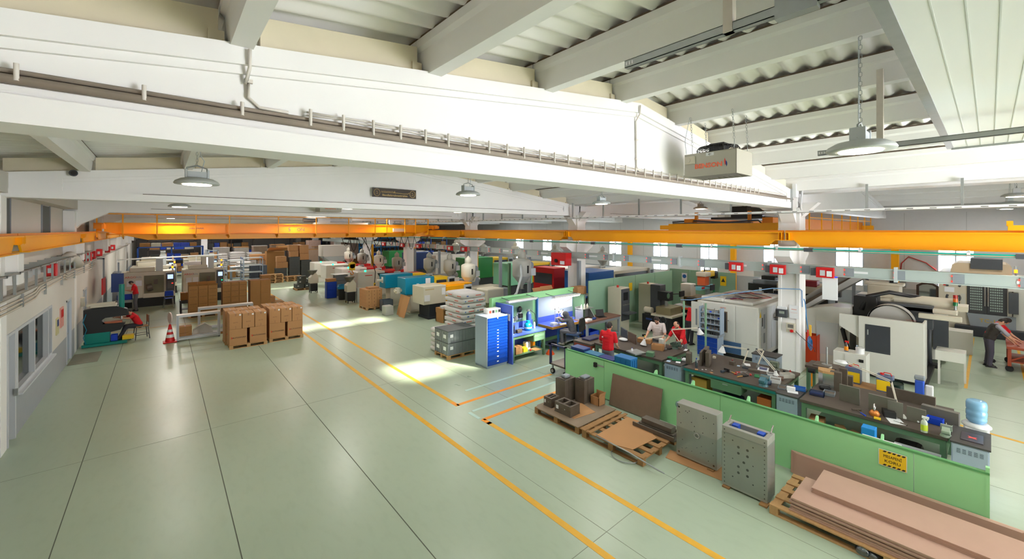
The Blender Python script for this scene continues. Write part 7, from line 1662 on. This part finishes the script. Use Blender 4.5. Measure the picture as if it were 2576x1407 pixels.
# ---------------------------------------------------------------- left side: wall services, press, lathes, cartons
t = T('pipe_run', 'long grey pipe along the ledge of the left wall', 'pipe', (XL + .07, YB, 3.17)); ob('pipe', B().tube([(0, 0, 0), (0, 30, 0), (0, 60, 0)], .045, 8), mat('pipe_grey', (150, 142, 132), .5, var=.15), t)
t = T('conduit_run', 'three wavy cream conduits running along the left wall under the ledge', 'conduit', (XL + .04, 6, 2.86))
for k in range(3):
    ob('pipe', B().tube([(0, y, .08 * k + .05 * math.sin(y * .55) * (.7 if y > 6 else .3) + (.10 if 9.5 < y < 14 else 0)) for y in [.5 * q for q in range(44)]], .02, 6), mat('conduit_cream', (206, 196, 180), .5), t)
for k in range(9): ob('clip', B().box(-.02, .03, 1 + 2.4 * k, 1.05 + 2.4 * k, -.06, .24), STEEL, t)
for k in range(16):
    y = 10.2 + .95 * k
    t = T('cable_bracket', 'grey cable bracket on the left wall ledge, %s from the camera' % ORD[k], 'bracket', (XL - .28, y, 3.2), 0, 'steel brackets along the left wall')
    ob('arm', B().box(0, .5, 0, .05, .42, .47).box(.45, .5, 0, .9, .44, .47), STEEL, t); ob('upright', B().box(.40, .44, .0, .05, 0, .42), STEEL, t); ob('socket_box', B().box(.02, .12, .2, .6, .1, .36), LGREY, t)
for k, (y, z) in enumerate(((17.6, 3.2), (21.6, 3.2), (25.3, 3.2), (26.8, 3.2), (29.5, 3.2), (33.6, 3.2), (37, 3.2))):
    t = T('red_switch_box', 'small red switch box on the left wall ledge, %s from the camera' % names[k].replace('nearest', 'first'), 'switch box', (XL - .1, y, z), 0, 'red switch boxes on the left wall'); ob('box', B().box(0, .22, 0, .26, 0, .36), RED, t, bev=.02); ob('end_plate', B().box(.05, .14, -.03, 0, .1, .24), LGREY, t)
t = T('wall_duct', 'pale curved duct elbow on the left wall ledge', 'duct', (XL - .1, 19.9, 3.2)); ob('duct', B().tube([(.1, 0, .3), (.15, .5, .45), (.2, 1.0, .3), (.25, 1.4, .1)], .16, 10), WALLW, t)
for k, (px, y0, w, h, z, m, lb, nm) in enumerate(((0, 18.35, .35, .5, 1.35, mat('sign_yellow_grey', (200, 196, 150), .5), 'small framed notice on the left wall right of the big window', 'notice'), (0, 19.0, .5, .62, 1.45, mat('sign_red_white', (216, 150, 140), .5), 'red and white fire notice on the left wall pier', 'fire_notice'), (0, 23.3, .3, .35, 1.5, MCREAM, 'cream switch box on the left wall near the second door', 'switch_box'))):
    t = T(nm, lb, nm.replace('_', ' '), (XL, y0, z)); ob('board', B().box(0, .03 if k < 2 else .1, 0, w, 0, h), m, t); ob('mark', B().box(.03 if k < 2 else .1, .034 if k < 2 else .104, .05, w - .05, h * .5, h * .9), RED if k == 1 else (DBLUE if k == 0 else LGREY), t)
t = T('notice_board', 'red board hanging from a pipe on the left wall behind the press', 'board', (XL + .3, 26.9, 1.5)); ob('board', B().box(0, .05, 0, 1.2, 0, .75), RED, t); ob('hanger', B().box(.0, .06, .55, .63, .75, 1.7).box(-.26, .06, .55, .63, 1.64, 1.7), MGREY, t)
t = T('notice_board', 'dark blue board on a stand beside the first lathe', 'board', (-2.1, 30.9, 1.15)); ob('board', B().box(0, .5, 0, .05, 0, 1.0), DBLUE, t); ob('post', B().box(.25, .32, .05, .1, -1.15, 1.6), BGREY, t)
# press with its operator
t = T('press_machine', 'black and teal riveting press against the left wall', 'press', (-2.32, 22.5, 0))
ob('frame', B().prism([(.02, .5), (.02, 1.45), (.95, 1.5), (1.25, 1.35), (1.3, 1.1), (.62, 1.08), (.5, .98), (.62, .86), (1.2, .8), (1.05, .55), (.75, .5)], 'y', .1, .42), BLACK, t, bev=.03)
ob('pedestal', B().box(.05, .75, .08, .5, .12, .52), GTEAL, t, bev=.01); ob('rail', B().box(-.02, 1.25, -.02, .10, .02, .12), GTEAL, t); ob('rail', B().box(-.02, 1.35, .55, .68, .02, .12), GTEAL, t); ob('cross_rail', B().box(.3, .42, .0, .65, .03, .11), GTEAL, t)
ob('cylinder', B().cyl((1.08, .26, 1.15), (1.08, .26, 2.35), .085, n=18), GTEAL, t); ob('ram', B().cyl((1.08, .26, .95), (1.08, .26, 1.15), .04), CHROME, t); ob('top_cover', B().box(.2, .95, .1, .5, 1.5, 1.6).cyl((.1, .2, 1.6), (.9, .2, 1.62), .07), MCREAM, t, bev=.03)
ob('workpiece', B().box(.55, 1.1, .1, .4, .84, .9), mat('copper_part', (190, 110, 80), .3, .4), t); ob('air_hose', B().tube([(.1, .05, 1.3), (.02, .0, 1.0), (.12, -.02, .7), (.03, .02, .4), (.1, .0, .15)], .012, 5), TEAL, t)
tray('blue_tub', 'small blue tub on the base rail of the press', 'tub', -1.45, 22.75, .121, .2, .2, .25, CRATEB); thingbox('yellow_box', 'yellow box on the base rails of the press', 'box', -1.05, 22.8, .121, .34, .3, .16, YELLOW)
person('operator in a red shirt seated on a stool working at the press', -.72, 23.05, .10, 190, H=1.72, lean=.42, headpitch=.45, sit=True, pants=DTROUS, arms={-1: ((-.28, .36, .86), (-.16, .66, .92)), 1: ((.28, .38, .86), (.14, .68, .92))}, legs={-1: ((-.12, .42, .5), (-.1, .62, .12)), 1: ((.12, .42, .5), (.1, .55, .12))})
def stool(lbl, x, y, rz, seatm, frm, h=.56, back=True, backm=None, name='chair', cat='chair'):
    t = T(name, lbl, cat, (x, y, 0), rz); ob('seat', B().box(-.2, .2, -.2, .2, h - .04, h), seatm, t, bev=.015)
    for (a, c) in ((-.18, -.18), (.18, -.18), (-.18, .18), (.18, .18)): ob('leg', B().cyl((a, c, h - .04), (a * 1.25, c * 1.25, 0), .016), frm, t)
    ob('stretcher', B().tube([(-.21, -.21, .2), (.21, -.21, .2), (.21, .21, .2), (-.21, .21, .2), (-.21, -.21, .2)], .012, 6), frm, t)
    if back: ob('backrest', B().box(-.2, .2, -.22, -.19, h + .12, h + .42), backm or seatm, t, bev=.01); ob('back_frame', B().tube([(-.19, -.2, h - .03), (-.19, -.21, h + .42)], .014, 6).tube([(.19, -.2, h - .03), (.19, -.21, h + .42)], .014, 6), frm, t)
    return t
stool('metal-framed stool under the press operator', -.66, 23.05, PI / 2 + .2, mat('seat_brown', (150, 110, 70), .6), DGREY, h=.55)
stool('chair with a blue back in front of the first lathe', .28, 31.0, .1, CRATEB, STEEL, h=.6, backm=CRATEB)
person('worker in a red polo shirt standing at the first lathe looking at his hands', -1.12, 31.1, 0, 178, H=1.76, lean=.16, headpitch=.6, arms={-1: ((-.26, .14, 1.12), (-.1, .36, 1.18)), 1: ((.26, .14, 1.12), (.10, .38, 1.18))}, pants=TROUS)
t = T('paper_sheet', 'small white paper held by the worker at the first lathe', 'paper', (-1.62, 31.1, 1.2)); ob('sheet', B().box(-.08, .02, -.12, .12, .0, .01), PAPER, t)
workbench('low metal table with a blue crate in front of the first lathe', -1.98, 31.3, .8, .5, .62, topm=STEEL, frame=STEEL, shelf=False, name='side_table', cat='table')
crate('blue crate on the low metal table in front of the first lathe', -1.9, 31.32, .621, .62, .42, .28, m=CRATEB, lid=False)
def lathe(lbl, x, y, L, h, name='cnc_lathe', mark=True, back=False):
    t = T(name, lbl, 'machine', (x, y, 0)); ob('base', B().box(0, L, .05, 1.6, 0, .52), BLACK, t); 
    ob('body', B().box(0, L, .12, 1.6, .52, h), MCREAM, t, bev=.02); ob('left_door', B().box(.03, L * .38, .06, .12, .55, h - .04), MCREAM, t, bev=.01)
    ob('opening', B().box(L * .40, L * .78, .10, .125, .72, h - .22), mat('chamber', (112, 108, 84), .4, var=.2, scale=3), t); ob('chuck', B().cyl((L * .46, .08, 1.1), (L * .56, .08, 1.15), .2, n=16).box(L * .58, L * .66, .05, .12, 1.3, 1.6), DSTEEL, t)
    ob('control_panel', B().box(L * .82, L * .985, .0, .12, .8, h - .1), DGREY, t, bev=.01); ob('screen', B().box(L * .85, L * .96, -.006, .0, h - .48, h - .22), SCREEN, t); ob('button_pad', B().box(L * .85, L * .96, -.006, 0, 1.0, h - .6), mat('pad_grey', (92, 94, 98), .5), t); ob('lamp', B().box(L * .93, L * .96, -.012, 0, 1.28, 1.32), LEDR if 'first' in lbl else LEDG, t)
    ob('lower_panel', B().box(L * .38, L, .02, .12, .52, .78), MCREAM, t, bev=.01)
    if mark: txt('ARGO', .17, TEXTR, t, (L * .15, .055, h - .28), FY); txt('A36', .15, MGREY, t, (L * .30, .055, h - .28), FY)
    for k in range(2): ob('paper', B().box(L * (.08 + .16 * k), L * (.08 + .16 * k) + .28, .052, .06, h - .8, h - .48), PAPER, t)
    ob('top_cover', B().box(.3, L * .6, .3, 1.4, h, h + .25), MCREAM, t, bev=.03); ob('electric_box', B().box(L * .62, L * .76, .4, .8, h, h + .75), LGREY, t)
    tower_light(t, L * .95, .4, h, [LEDA, LGREY], .4, .05)
    return t
lathe('first grey-white lathe near the left wall, with the standing worker in front', -1.75, 32.3, 2.35, 2.05); lathe('second grey-white lathe behind the stacked cartons', .95, 32.3, 2.1, 2.05)
thingbox('side_screen', 'dark grey side panel standing left of the first lathe', 'panel', -2.0, 33.0, 0, .3, 1.4, 2.1, MGREY)
person('dark-haired person seated at the second lathe behind the cartons', 2.2, 31.7, .12, 85, H=1.68, lean=.1, sit=True, shirt=DTROUS, pants=DTROUS); stool('dark stool under the person at the second lathe', 2.2, 31.7, 0, BLACK, DGREY, h=.6, back=False, name='stool', cat='stool')
for i, (x, y) in enumerate(((-1.6, 38.0), (1.2, 38.2))): lathe('%s lathe of the second row near the left wall' % ('left', 'right')[i], x, y, 2.4, 2.0, mark=False)
for i, (x, y) in enumerate(((-1.6, 44.5), (1.4, 45.0))): lathe('%s lathe of the third row near the left wall' % ('left', 'right')[i], x, y, 2.4, 2.0, mark=False)
t = T('white_pipe', 'horizontal white pipe above the second lathe row', 'pipe', (-2.2, 36.5, 2.6)); ob('pipe', B().tube([(0, 0, 0), (5.5, 0, .12)], .05, 8), PLASTW, t); ob('post', B().box(-.03, .03, -.03, .03, -2.6, .0), PLASTW, t); ob('post', B().box(4.0, 4.06, -.03, .03, -2.6, .1), PLASTW, t)
t = T('light_box', 'bright white display box on top of the second lathe', 'display', (2.2, 33.0, 2.06)); ob('case', B().box(-.3, .3, 0, .4, 0, .75), MCREAM, t); ob('face', B().box(-.02, .28, -.012, 0, .06, .7), mat('display_glow', (255, 246, 246), emit=1.2), t)
thingbox('white_box', 'white box on top of the second lathe', 'box', 1.5, 33.2, 2.30, .9, .4, .2, PLASTW)
t = T('small_cabinet', 'pale blue framed cabinet holding a carton on the right second-row lathe', 'cabinet', (2.6, 38.6, 2.27)); ob('frame', B().box(0, .7, 0, .5, 0, .05).box(0, .7, 0, .5, .65, .7).box(0, .06, 0, .5, 0, .7).box(.64, .7, 0, .5, 0, .7), BGREY, t); ob('carton', B().box(.1, .6, .05, .45, .05, .5), CARD, t)
# stacked cartons at the back of the aisle
def cstack(x, y, nx, nz, w, d, h, what, m, z=.146, top='', **k):
    for i in range(nx):
        for j in range(nz): carton('%s, %s column, %s layer from below' % (what, ORD[i], ORD[j]), x + w * i, y, z + h * j, w - .006, d, h, m=m, group=what, tape=k.get('tape', False), front=[('AUTOWORK', .05, TEXTK, .5, .5), ('\u25AA', .05, TEXTK, .5, .25)] if k.get('mk', True) else None, flaps=(j == nz - 1 and k.get('fl', False)))
pallet('pallet under the left group of tall carton columns', 1.0, 26.6, 1.25, .85); pallet('pallet under the middle group of tall carton columns', 2.35, 26.6, 1.2, .85); pallet('pallet under the right pair of plain carton columns', 3.7, 26.7, 1.0, .85)
cstack(1.02, 26.62, 3, 4, .405, .78, .37, 'brown carton in the left group of columns', CARD2, fl=True); cstack(2.45, 26.62, 3, 5, .37, .78, .31, 'brown carton in the middle group of columns', CARD2); cstack(3.72, 26.72, 2, 2, .50, .8, .78, 'tall plain carton in the right pair of columns', CARD2, mk=False)
carton('loose carton on a low trolley behind the left carton columns', .75, 28.4, .72, .4, .5, .4, m=CARD2); workbench('dark low trolley behind the left carton columns', .7, 28.3, .5, .7, .71, topm=DGREY, frame=DGREY, name='trolley', cat='trolley')
pallet('pallet with one small carton beyond the plain carton columns', 4.75, 28.2, .95, .9); carton('small carton on the pallet beyond the plain carton columns', 4.8, 28.4, .146, .45, .5, .35, m=CARD); cstack(4.72, 29.6, 1, 4, .5, .7, .42, 'carton in the single column behind the plain pair', CARD2, z=.002)
# aluminium profile frames
def frame(lbl, x, y, w, d, h):
    t = T('profile_frame', lbl, 'frame', (x, y, 0)); q = .08
    AL = mat('aluminium_profile', (196, 200, 208), .35, .4)
    for (a, c) in ((0, 0), (w - q, 0), (0, d - q), (w - q, d - q)):
        b = B().box(a, a + q, c, c + q, .05, h); 
        b.box(a + .03, a + .05, c - .001, c, .06, h - .02, 1); ob('post', b, [AL, MGREY], t); ob('foot', B().cyl((a + q / 2, c + q / 2, 0), (a + q / 2, c + q / 2, .05), .03), DGREY, t)
    for z in (.06, h - q):
        for c in (0, d - q): ob('rail', B().box(q, w - q, c, c + q, z, z + q), AL, t)
        for a in (0, w - q): ob('cross_rail', B().box(a, a + q, q, d - q, z, z + q), AL, t)
    ob('top_plate', B().box(0, w, 0, d, h, h + .015), mat('alu_top', (206, 198, 192), .4, .2), t)
    return t
frame('front aluminium profile frame beside the sign cone', .44, 21.35, 1.45, .32, 1.06); frame('longer aluminium profile frame behind the front one', 1.22, 23.0, 2.1, .34, 1.02)
for k in range(2): carton('%s small carton inside the front aluminium frame' % ('lower', 'upper')[k], .5, 21.75, .0 + .26 * k, .45, .4, .26, m=CARD2); 
S('plastic_bags', 'heap of clear plastic bags between the two aluminium frames', 'bags', B().prism([(-.35, 0), (.4, 0), (.34, .34), (.1, .52), (-.1, .44), (-.3, .3)], 'y', -.12, .1), mat('bag_clear', (226, 222, 218), .25, alpha=.7), (1.3, 22.1, 0)); 
for k in range(3): S('brown_board', 'long brown board lying between the aluminium frames, %s of three' % ('lowest', 'middle', 'top')[k], 'board', B().box(1.0 + .1 * k, 2.6 + .1 * k, 21.8 + .05 * k, 22.35, .005 + .035 * k, .035 + .035 * k), CARD2 if k < 2 else STEEL, (0, 0, 0), bev=.003)
t = T('traffic_cone', 'red and white traffic cone with a round sign on top', 'cone', (.24, 21.55, 0)); ob('base', B().box(-.22, .22, -.22, .22, 0, .05), RED, t, bev=.02); ob('cone', B().lathe([(.16, .05), (.035, .72), (.001, .73)], n=18), RED, t); 
for z0, z1 in ((.2, .32), (.42, .52)): ob('white_band', B().lathe([(.16 - .1866 * (z0 - .05) + .003, z0), (.16 - .1866 * (z1 - .05) + .003, z1)], n=18), PLASTW, t)
ob('sign_disc', B().cyl((-.018, -.004, .98), (.018, .006, .98), .22, n=24), mat('sign_pale', (214, 196, 190), .5), t); ob('sign_post', B().cyl((0, 0, .7), (0, 0, .8), .02), STEEL, t)
# two carton pallets in the aisle
for P_, (x0, y0, pn) in enumerate(((1.93, 18.68, 'left'), (3.28, 18.85, 'right'))):
    for r_ in range(2):
        yy = y0 + .86 * r_; xx = x0 - .06 * r_
        pallet('wooden pallet under the %s carton group, %s half' % (pn, ('front', 'back')[r_]), xx, yy, 1.25, .8)
        for k in range(2): carton('wide carton with red logo, %s of the %s half in the %s aisle group' % (('first', 'second')[k], ('front', 'back')[r_], pn), xx + .66 * k, yy + .02, .146, .57, .74, .60, group='wide cartons of the aisle pallets', front=[('AUTOWORK', .075, TEXTK, .56, .45), ('\u25D7', .09, TEXTR, .14, .45)], tape=False)
        for k in range(3): carton('upright carton, %s of three in the %s half of the %s aisle group' % (('first', 'middle', 'last')[k], ('front', 'back')[r_], pn), xx + .415 * k, yy + .02, .748, .40, .74, .575 + .02 * (k == 0), group='upright cartons of the aisle pallets', mark='label', front=[('AUTO', .055, mat('ink_brown', (110, 78, 52), .7), .5, .42)])
# ---------------------------------------------------------------- far end of the hall
def shelf_cart(lbl, x, y, w, d, h, n, name='shelf_cart'):
    t = T(name, lbl, 'shelf', (x, y, 0))
    for (a, c) in ((0, 0), (w - .05, 0), (0, d - .05), (w - .05, d - .05)): ob('post', B().box(a, a + .05, c, c + .05, 0, h), BGREY, t)
    for k in range(n):
        z = .25 + (h - .35) * k / max(1, n - 1); s = ob('shelf', B().box(.02, w - .02, .02, d - .02, z, z + .03), LGREY, t); ob('rail', B().box(.0, .03, 0, d, z, z + .07).box(w - .03, w, 0, d, z, z + .07), SBLUE, s)
    return t
shelf_cart('grey-blue shelf cart with few shelves, left of the two carts', 3.95, 40.0, 1.2, 1.6, 2.1, 3); shelf_cart('grey-blue shelf cart with three bare shelves, right of the two carts', 5.15, 41.0, 1.5, 1.3, 2.2, 4)
workbench('white-topped packing table behind the shelf carts', 4.6, 43.5, 1.6, 1.0, 1.25, topm=PLASTW, frame=BGREY, name='packing_table', cat='table')
for s_, (x, y, n, lb) in enumerate(((6.7, 39.6, 5, 'taller stack'), (8.25, 39.9, 3, 'lower stack'))):
    for k in range(n): pallet('empty wooden pallet, %s of the %s of pallets in the aisle' % (('lowest', 'second', 'third', 'fourth', 'top')[k], lb), x + .04 * (k % 2), y + .03 * (k % 2), 1.25, .85, z=.146 * k, group='empty pallets in the aisle')
pallet('wooden pallet under the slate crates left of the pallet stacks', 5.9, 42.3, 1.3, .9)
for k in range(4):
    for c_ in range(2): crate('slate crate, layer %d from below, %s column left of the pallet stacks' % (k + 1, ('first', 'second')[c_]), 5.92 + .64 * c_, 42.35, .146 + .3 * k, .62, .8, .3, m=mat('crate_slate', (92, 102, 116), .45), group='slate crates at the back')
DK = mat('crate_charcoal', (80, 84, 84), .45)
for i, (x, n) in enumerate(((9.0, 6), (10.0, 5), (7.9, 3))):
    for k in range(n): crate('charcoal crate, layer %d of the %s charcoal stack behind the pallets' % (k + 1, ('middle', 'right', 'left')[i]), x, 42.4, .33 * k, .9, .7, .33, m=DK, group='charcoal crates at the back')
rr = random.Random(21)
# cartons piled on the crates and pallets
for i, (x, y, z, w, d, h) in enumerate(((9.1, 42.5, 2.0, .7, .6, .55), (9.9, 42.5, 1.67, .8, .6, .6), (8.0, 42.5, 1.0, .9, .6, .55), (8.0, 42.6, 1.56, .8, .6, .5), (9.0, 42.6, 2.56, .75, .6, .55), (9.9, 42.6, 2.28, .8, .6, .8))):
    carton('brown carton on the charcoal crates, %s of the pile' % ('lowest of the middle', 'lower right', 'lower left', 'upper left', 'upper middle', 'topmost right')[i], x, y, z, w, d, h, m=CARD)
PW = mat('wrapped_pale', (206, 198, 194), .35, var=.15, scale=4); PB = mat('wrapped_brown', (164, 138, 120), .4, var=.15, scale=4)
spots = [(3.6, 49.0, 1.3, 1.2, 2.2, PW), (5.1, 49.2, 1.3, 1.2, 2.3, PW), (6.6, 49.4, 1.3, 1.2, 2.2, PW), (8.2, 47.0, 1.3, 1.2, 2.6, PB), (10.2, 47.5, 1.3, 1.2, 2.7, PB), (11.8, 48.0, 1.3, 1.2, 2.4, PB), (5.4, 46.0, 1.4, 1.1, 1.5, PW), (7.0, 45.6, 1.3, 1.1, 1.6, PB), (4.2, 54, 1.4, 1.2, 2.6, PW), (6.0, 54, 1.4, 1.2, 2.6, PW), (7.8, 54, 1.4, 1.2, 2.7, PB), (9.6, 54, 1.4, 1.2, 2.8, PB), (11.4, 54, 1.4, 1.2, 2.7, PB), (13.2, 50, 1.4, 1.2, 2.6, PB)]
od = ['first', 'second', 'third', 'fourth', 'fifth', 'sixth', 'seventh', 'eighth', 'ninth', 'tenth', 'eleventh', 'twelfth', 'thirteenth', 'last']
for i, (x, y, w, d, h, m) in enumerate(spots):
    pallet('pallet under wrapped goods at the far end, %s of the far field' % od[i], x, y, w, d, m=WOOD2)
    n = max(4, int((h - .15) / .2)); hl = (h - .15) / n
    if m is PW and i < 7: bagpile(lambda k, q: 'white sack on the %s far pallet, layer %d from below' % (od[i], k + 1), x, y, .146, w, d, n, hl, 'white sacks at the far end', print_=False)
    else:
        t = T('wrapped_load', '%s film-wrapped load of cartons on its pallet at the far end' % od[i], 'load', (x, y, .146)); ob('load', B().box(0, w, 0, d, 0, h - .15), m, t, bev=.04); ob('top_cover', B().box(-.02, w + .02, -.02, d + .02, h - .19, h - .13), CARD2 if i % 2 else PW, t)
t = T('open_carton', 'huge open carton with its flaps spread, on the far goods', 'carton', (7.6, 45.0, 1.75)); ob('box', B().box(0, 1.5, 0, .9, -1.6, .7), CARD2, t); ob('flap', B().add([(-.1, -.3, .75), (.7, -.35, .72), (.75, 0, .7), (0, 0, .7)], [(0, 1, 2, 3)]).add([(.2, .9, .7), (1.9, .9, .7), (2.0, .5, 1.0), (.3, .5, 1.05)], [(0, 1, 2, 3)]), CARD, t)
for i, (x, y, z, w, d, h, lb) in enumerate(((6.4, 45.9, 1.66, 1.5, .8, .5, 'pale carton roll lying on the wrapped goods'), (8.9, 46.8, 2.66, 2.4, 1.0, .25, 'wide flat carton across the far wrapped loads'), (4.6, 45.6, 0, .6, .8, 1.2, 'pile of folded cartons behind the shelf carts'), (3.0, 47.0, 0, 1.0, .9, 2.4, 'tall brown crate beside the far shelves'))): thingbox('carton', lb, 'carton', x + w / 2, y + d / 2, z, w, d, h, (CARD, CARD2, CARD2, WOOD2)[i], bev=.03)
t = T('hopper_silo', 'white box silo with a funnel base behind the farthest white machine', 'silo', (11.9, 42.2, 0)); ob('bin', B().box(0, 2.6, 0, 1.6, 1.9, 3.0), WM, t, bev=.02); ob('funnel', B().prism([(0, 1.9), (2.6, 1.9), (1.6, 1.2), (1.0, 1.2)], 'y', 0, 1.6), LGREY, t)
for (x, y) in ((0, 0), (2.5, 0), (0, 1.5), (2.5, 1.5)): ob('leg', B().box(x, x + .1, y, y + .1, 0, 1.95), MGREY, t)
def rack(lbl, x, y, w, d, h, n, m, fill=True, group=None):
    t = T('storage_rack', lbl, 'rack', (x, y, 0), 0, group)
    for a in (0, w / 2 - .05, w - .1):
        for c in (0, d - .1): ob('upright', B().box(a, a + .1, c, c + .1, 0, h), m, t)
    for k in range(n): z = .3 + (h - .4) * k / (n - 1); ob('shelf', B().box(0, w, 0, d, z, z + .1), m, t)
    return t
RB = mat('rack_blue', (24, 88, 190), .4); RD = mat('rack_dark', (74, 66, 62), .5)
rk = [(-1.8, 52, 5.0, 1.1, 2.9, 3, RB, 'long blue storage rack at the far end near the left wall'), (-1.2, 58, 4.0, 1.1, 3.4, 4, RD, 'dark storage rack behind the long blue rack'), (4.0, 61, 5.0, 1.1, 3.4, 4, RD, 'dark storage rack at the far wall in the middle'), (17.5, 47, 4.5, 1.1, 3.6, 4, mat('rack_cyan', (30, 140, 214), .4), 'bright blue storage rack far behind the column row'), (22.5, 44, 4.5, 1.1, 3.6, 4, RB, 'blue storage rack near the right wall, far end'), (23.5, 53, 5, 1.1, 3.6, 4, RB, 'last blue storage rack in the far right corner'), (13.0, 60, 5, 1.1, 3.6, 4, RD, 'dark rack with cartons behind the fourth column')]
rshort = ['long blue rack', 'dark rack behind the long blue one', 'dark rack in the middle', 'bright blue far rack', 'blue rack by the right wall', 'last blue corner rack', 'dark rack behind the columns']
for i, (x, y, w, d, h, n, m, lb) in enumerate(rk):
    rack(lb, x, y, w, d, h, n, m)
    for k in range(n - 1 if i else n):
        z = .3 + (h - .4) * k / (n - 1) + .1; a = x + .15
        q = 0
        while a < x + w - .8:
            ww = rr.uniform(.5, .9); q += 1
            thingbox('storage_box', 'box, %s on shelf %s of the %s' % (ORD[q - 1], ('one', 'two', 'three', 'four')[k], rshort[i]), 'box', a + ww / 2, y + .5, z + .002, ww - .06, .8, rr.uniform(.3, .62) if not (k == n - 1) else .35, rr.choice((CARD, CARD2, DK, CRATEB, MCREAM)), bev=0, group='boxes on the far racks')
            a += ww
for k, x in enumerate((13.9, 16.9, 18.7)): 
    t = T('wrapped_load', 'pinkish wrapped load far behind the columns, %s of three' % ('left', 'middle', 'right')[k], 'load', (x, 55.5, 0)); ob('load', B().box(0, 1.5, 0, 1.2, .9, 3.2), mat('wrapped_pink', (206, 176, 164), .4, var=.2, scale=5), t, bev=.04); ob('base', B().box(0, 1.5, 0, 1.2, 0, .9), WOOD2, t)
S('far_column', 'white column against the far dark wall', 'column', B().box(0, .55, 0, .55, 0, 5.2), WHITE, (3.3, 57.0, 0)); S('far_window', 'small dark window in the far wall', 'window', B().box(0, 1.6, -.05, 0, 2.6, 4.0), BLACK, (7.0, YF, 0))
for k in range(3): t = T('tool_cart', 'grey steel cart between the machine rows, %s one' % ('near', 'middle', 'far')[k], 'cart', (15.2 + .3 * k, (19.0, 25.0, 34.5)[k], 0)); ob('body', B().box(0, .9, 0, .6, .15, 1.0), MGREY, t, bev=.02); ob('wheel', B().cyl((.1, -.02, .08), (.1, .05, .08), .08), RUBBER, t); ob('wheel', B().cyl((.8, -.02, .08), (.8, .05, .08), .08), RUBBER, t)
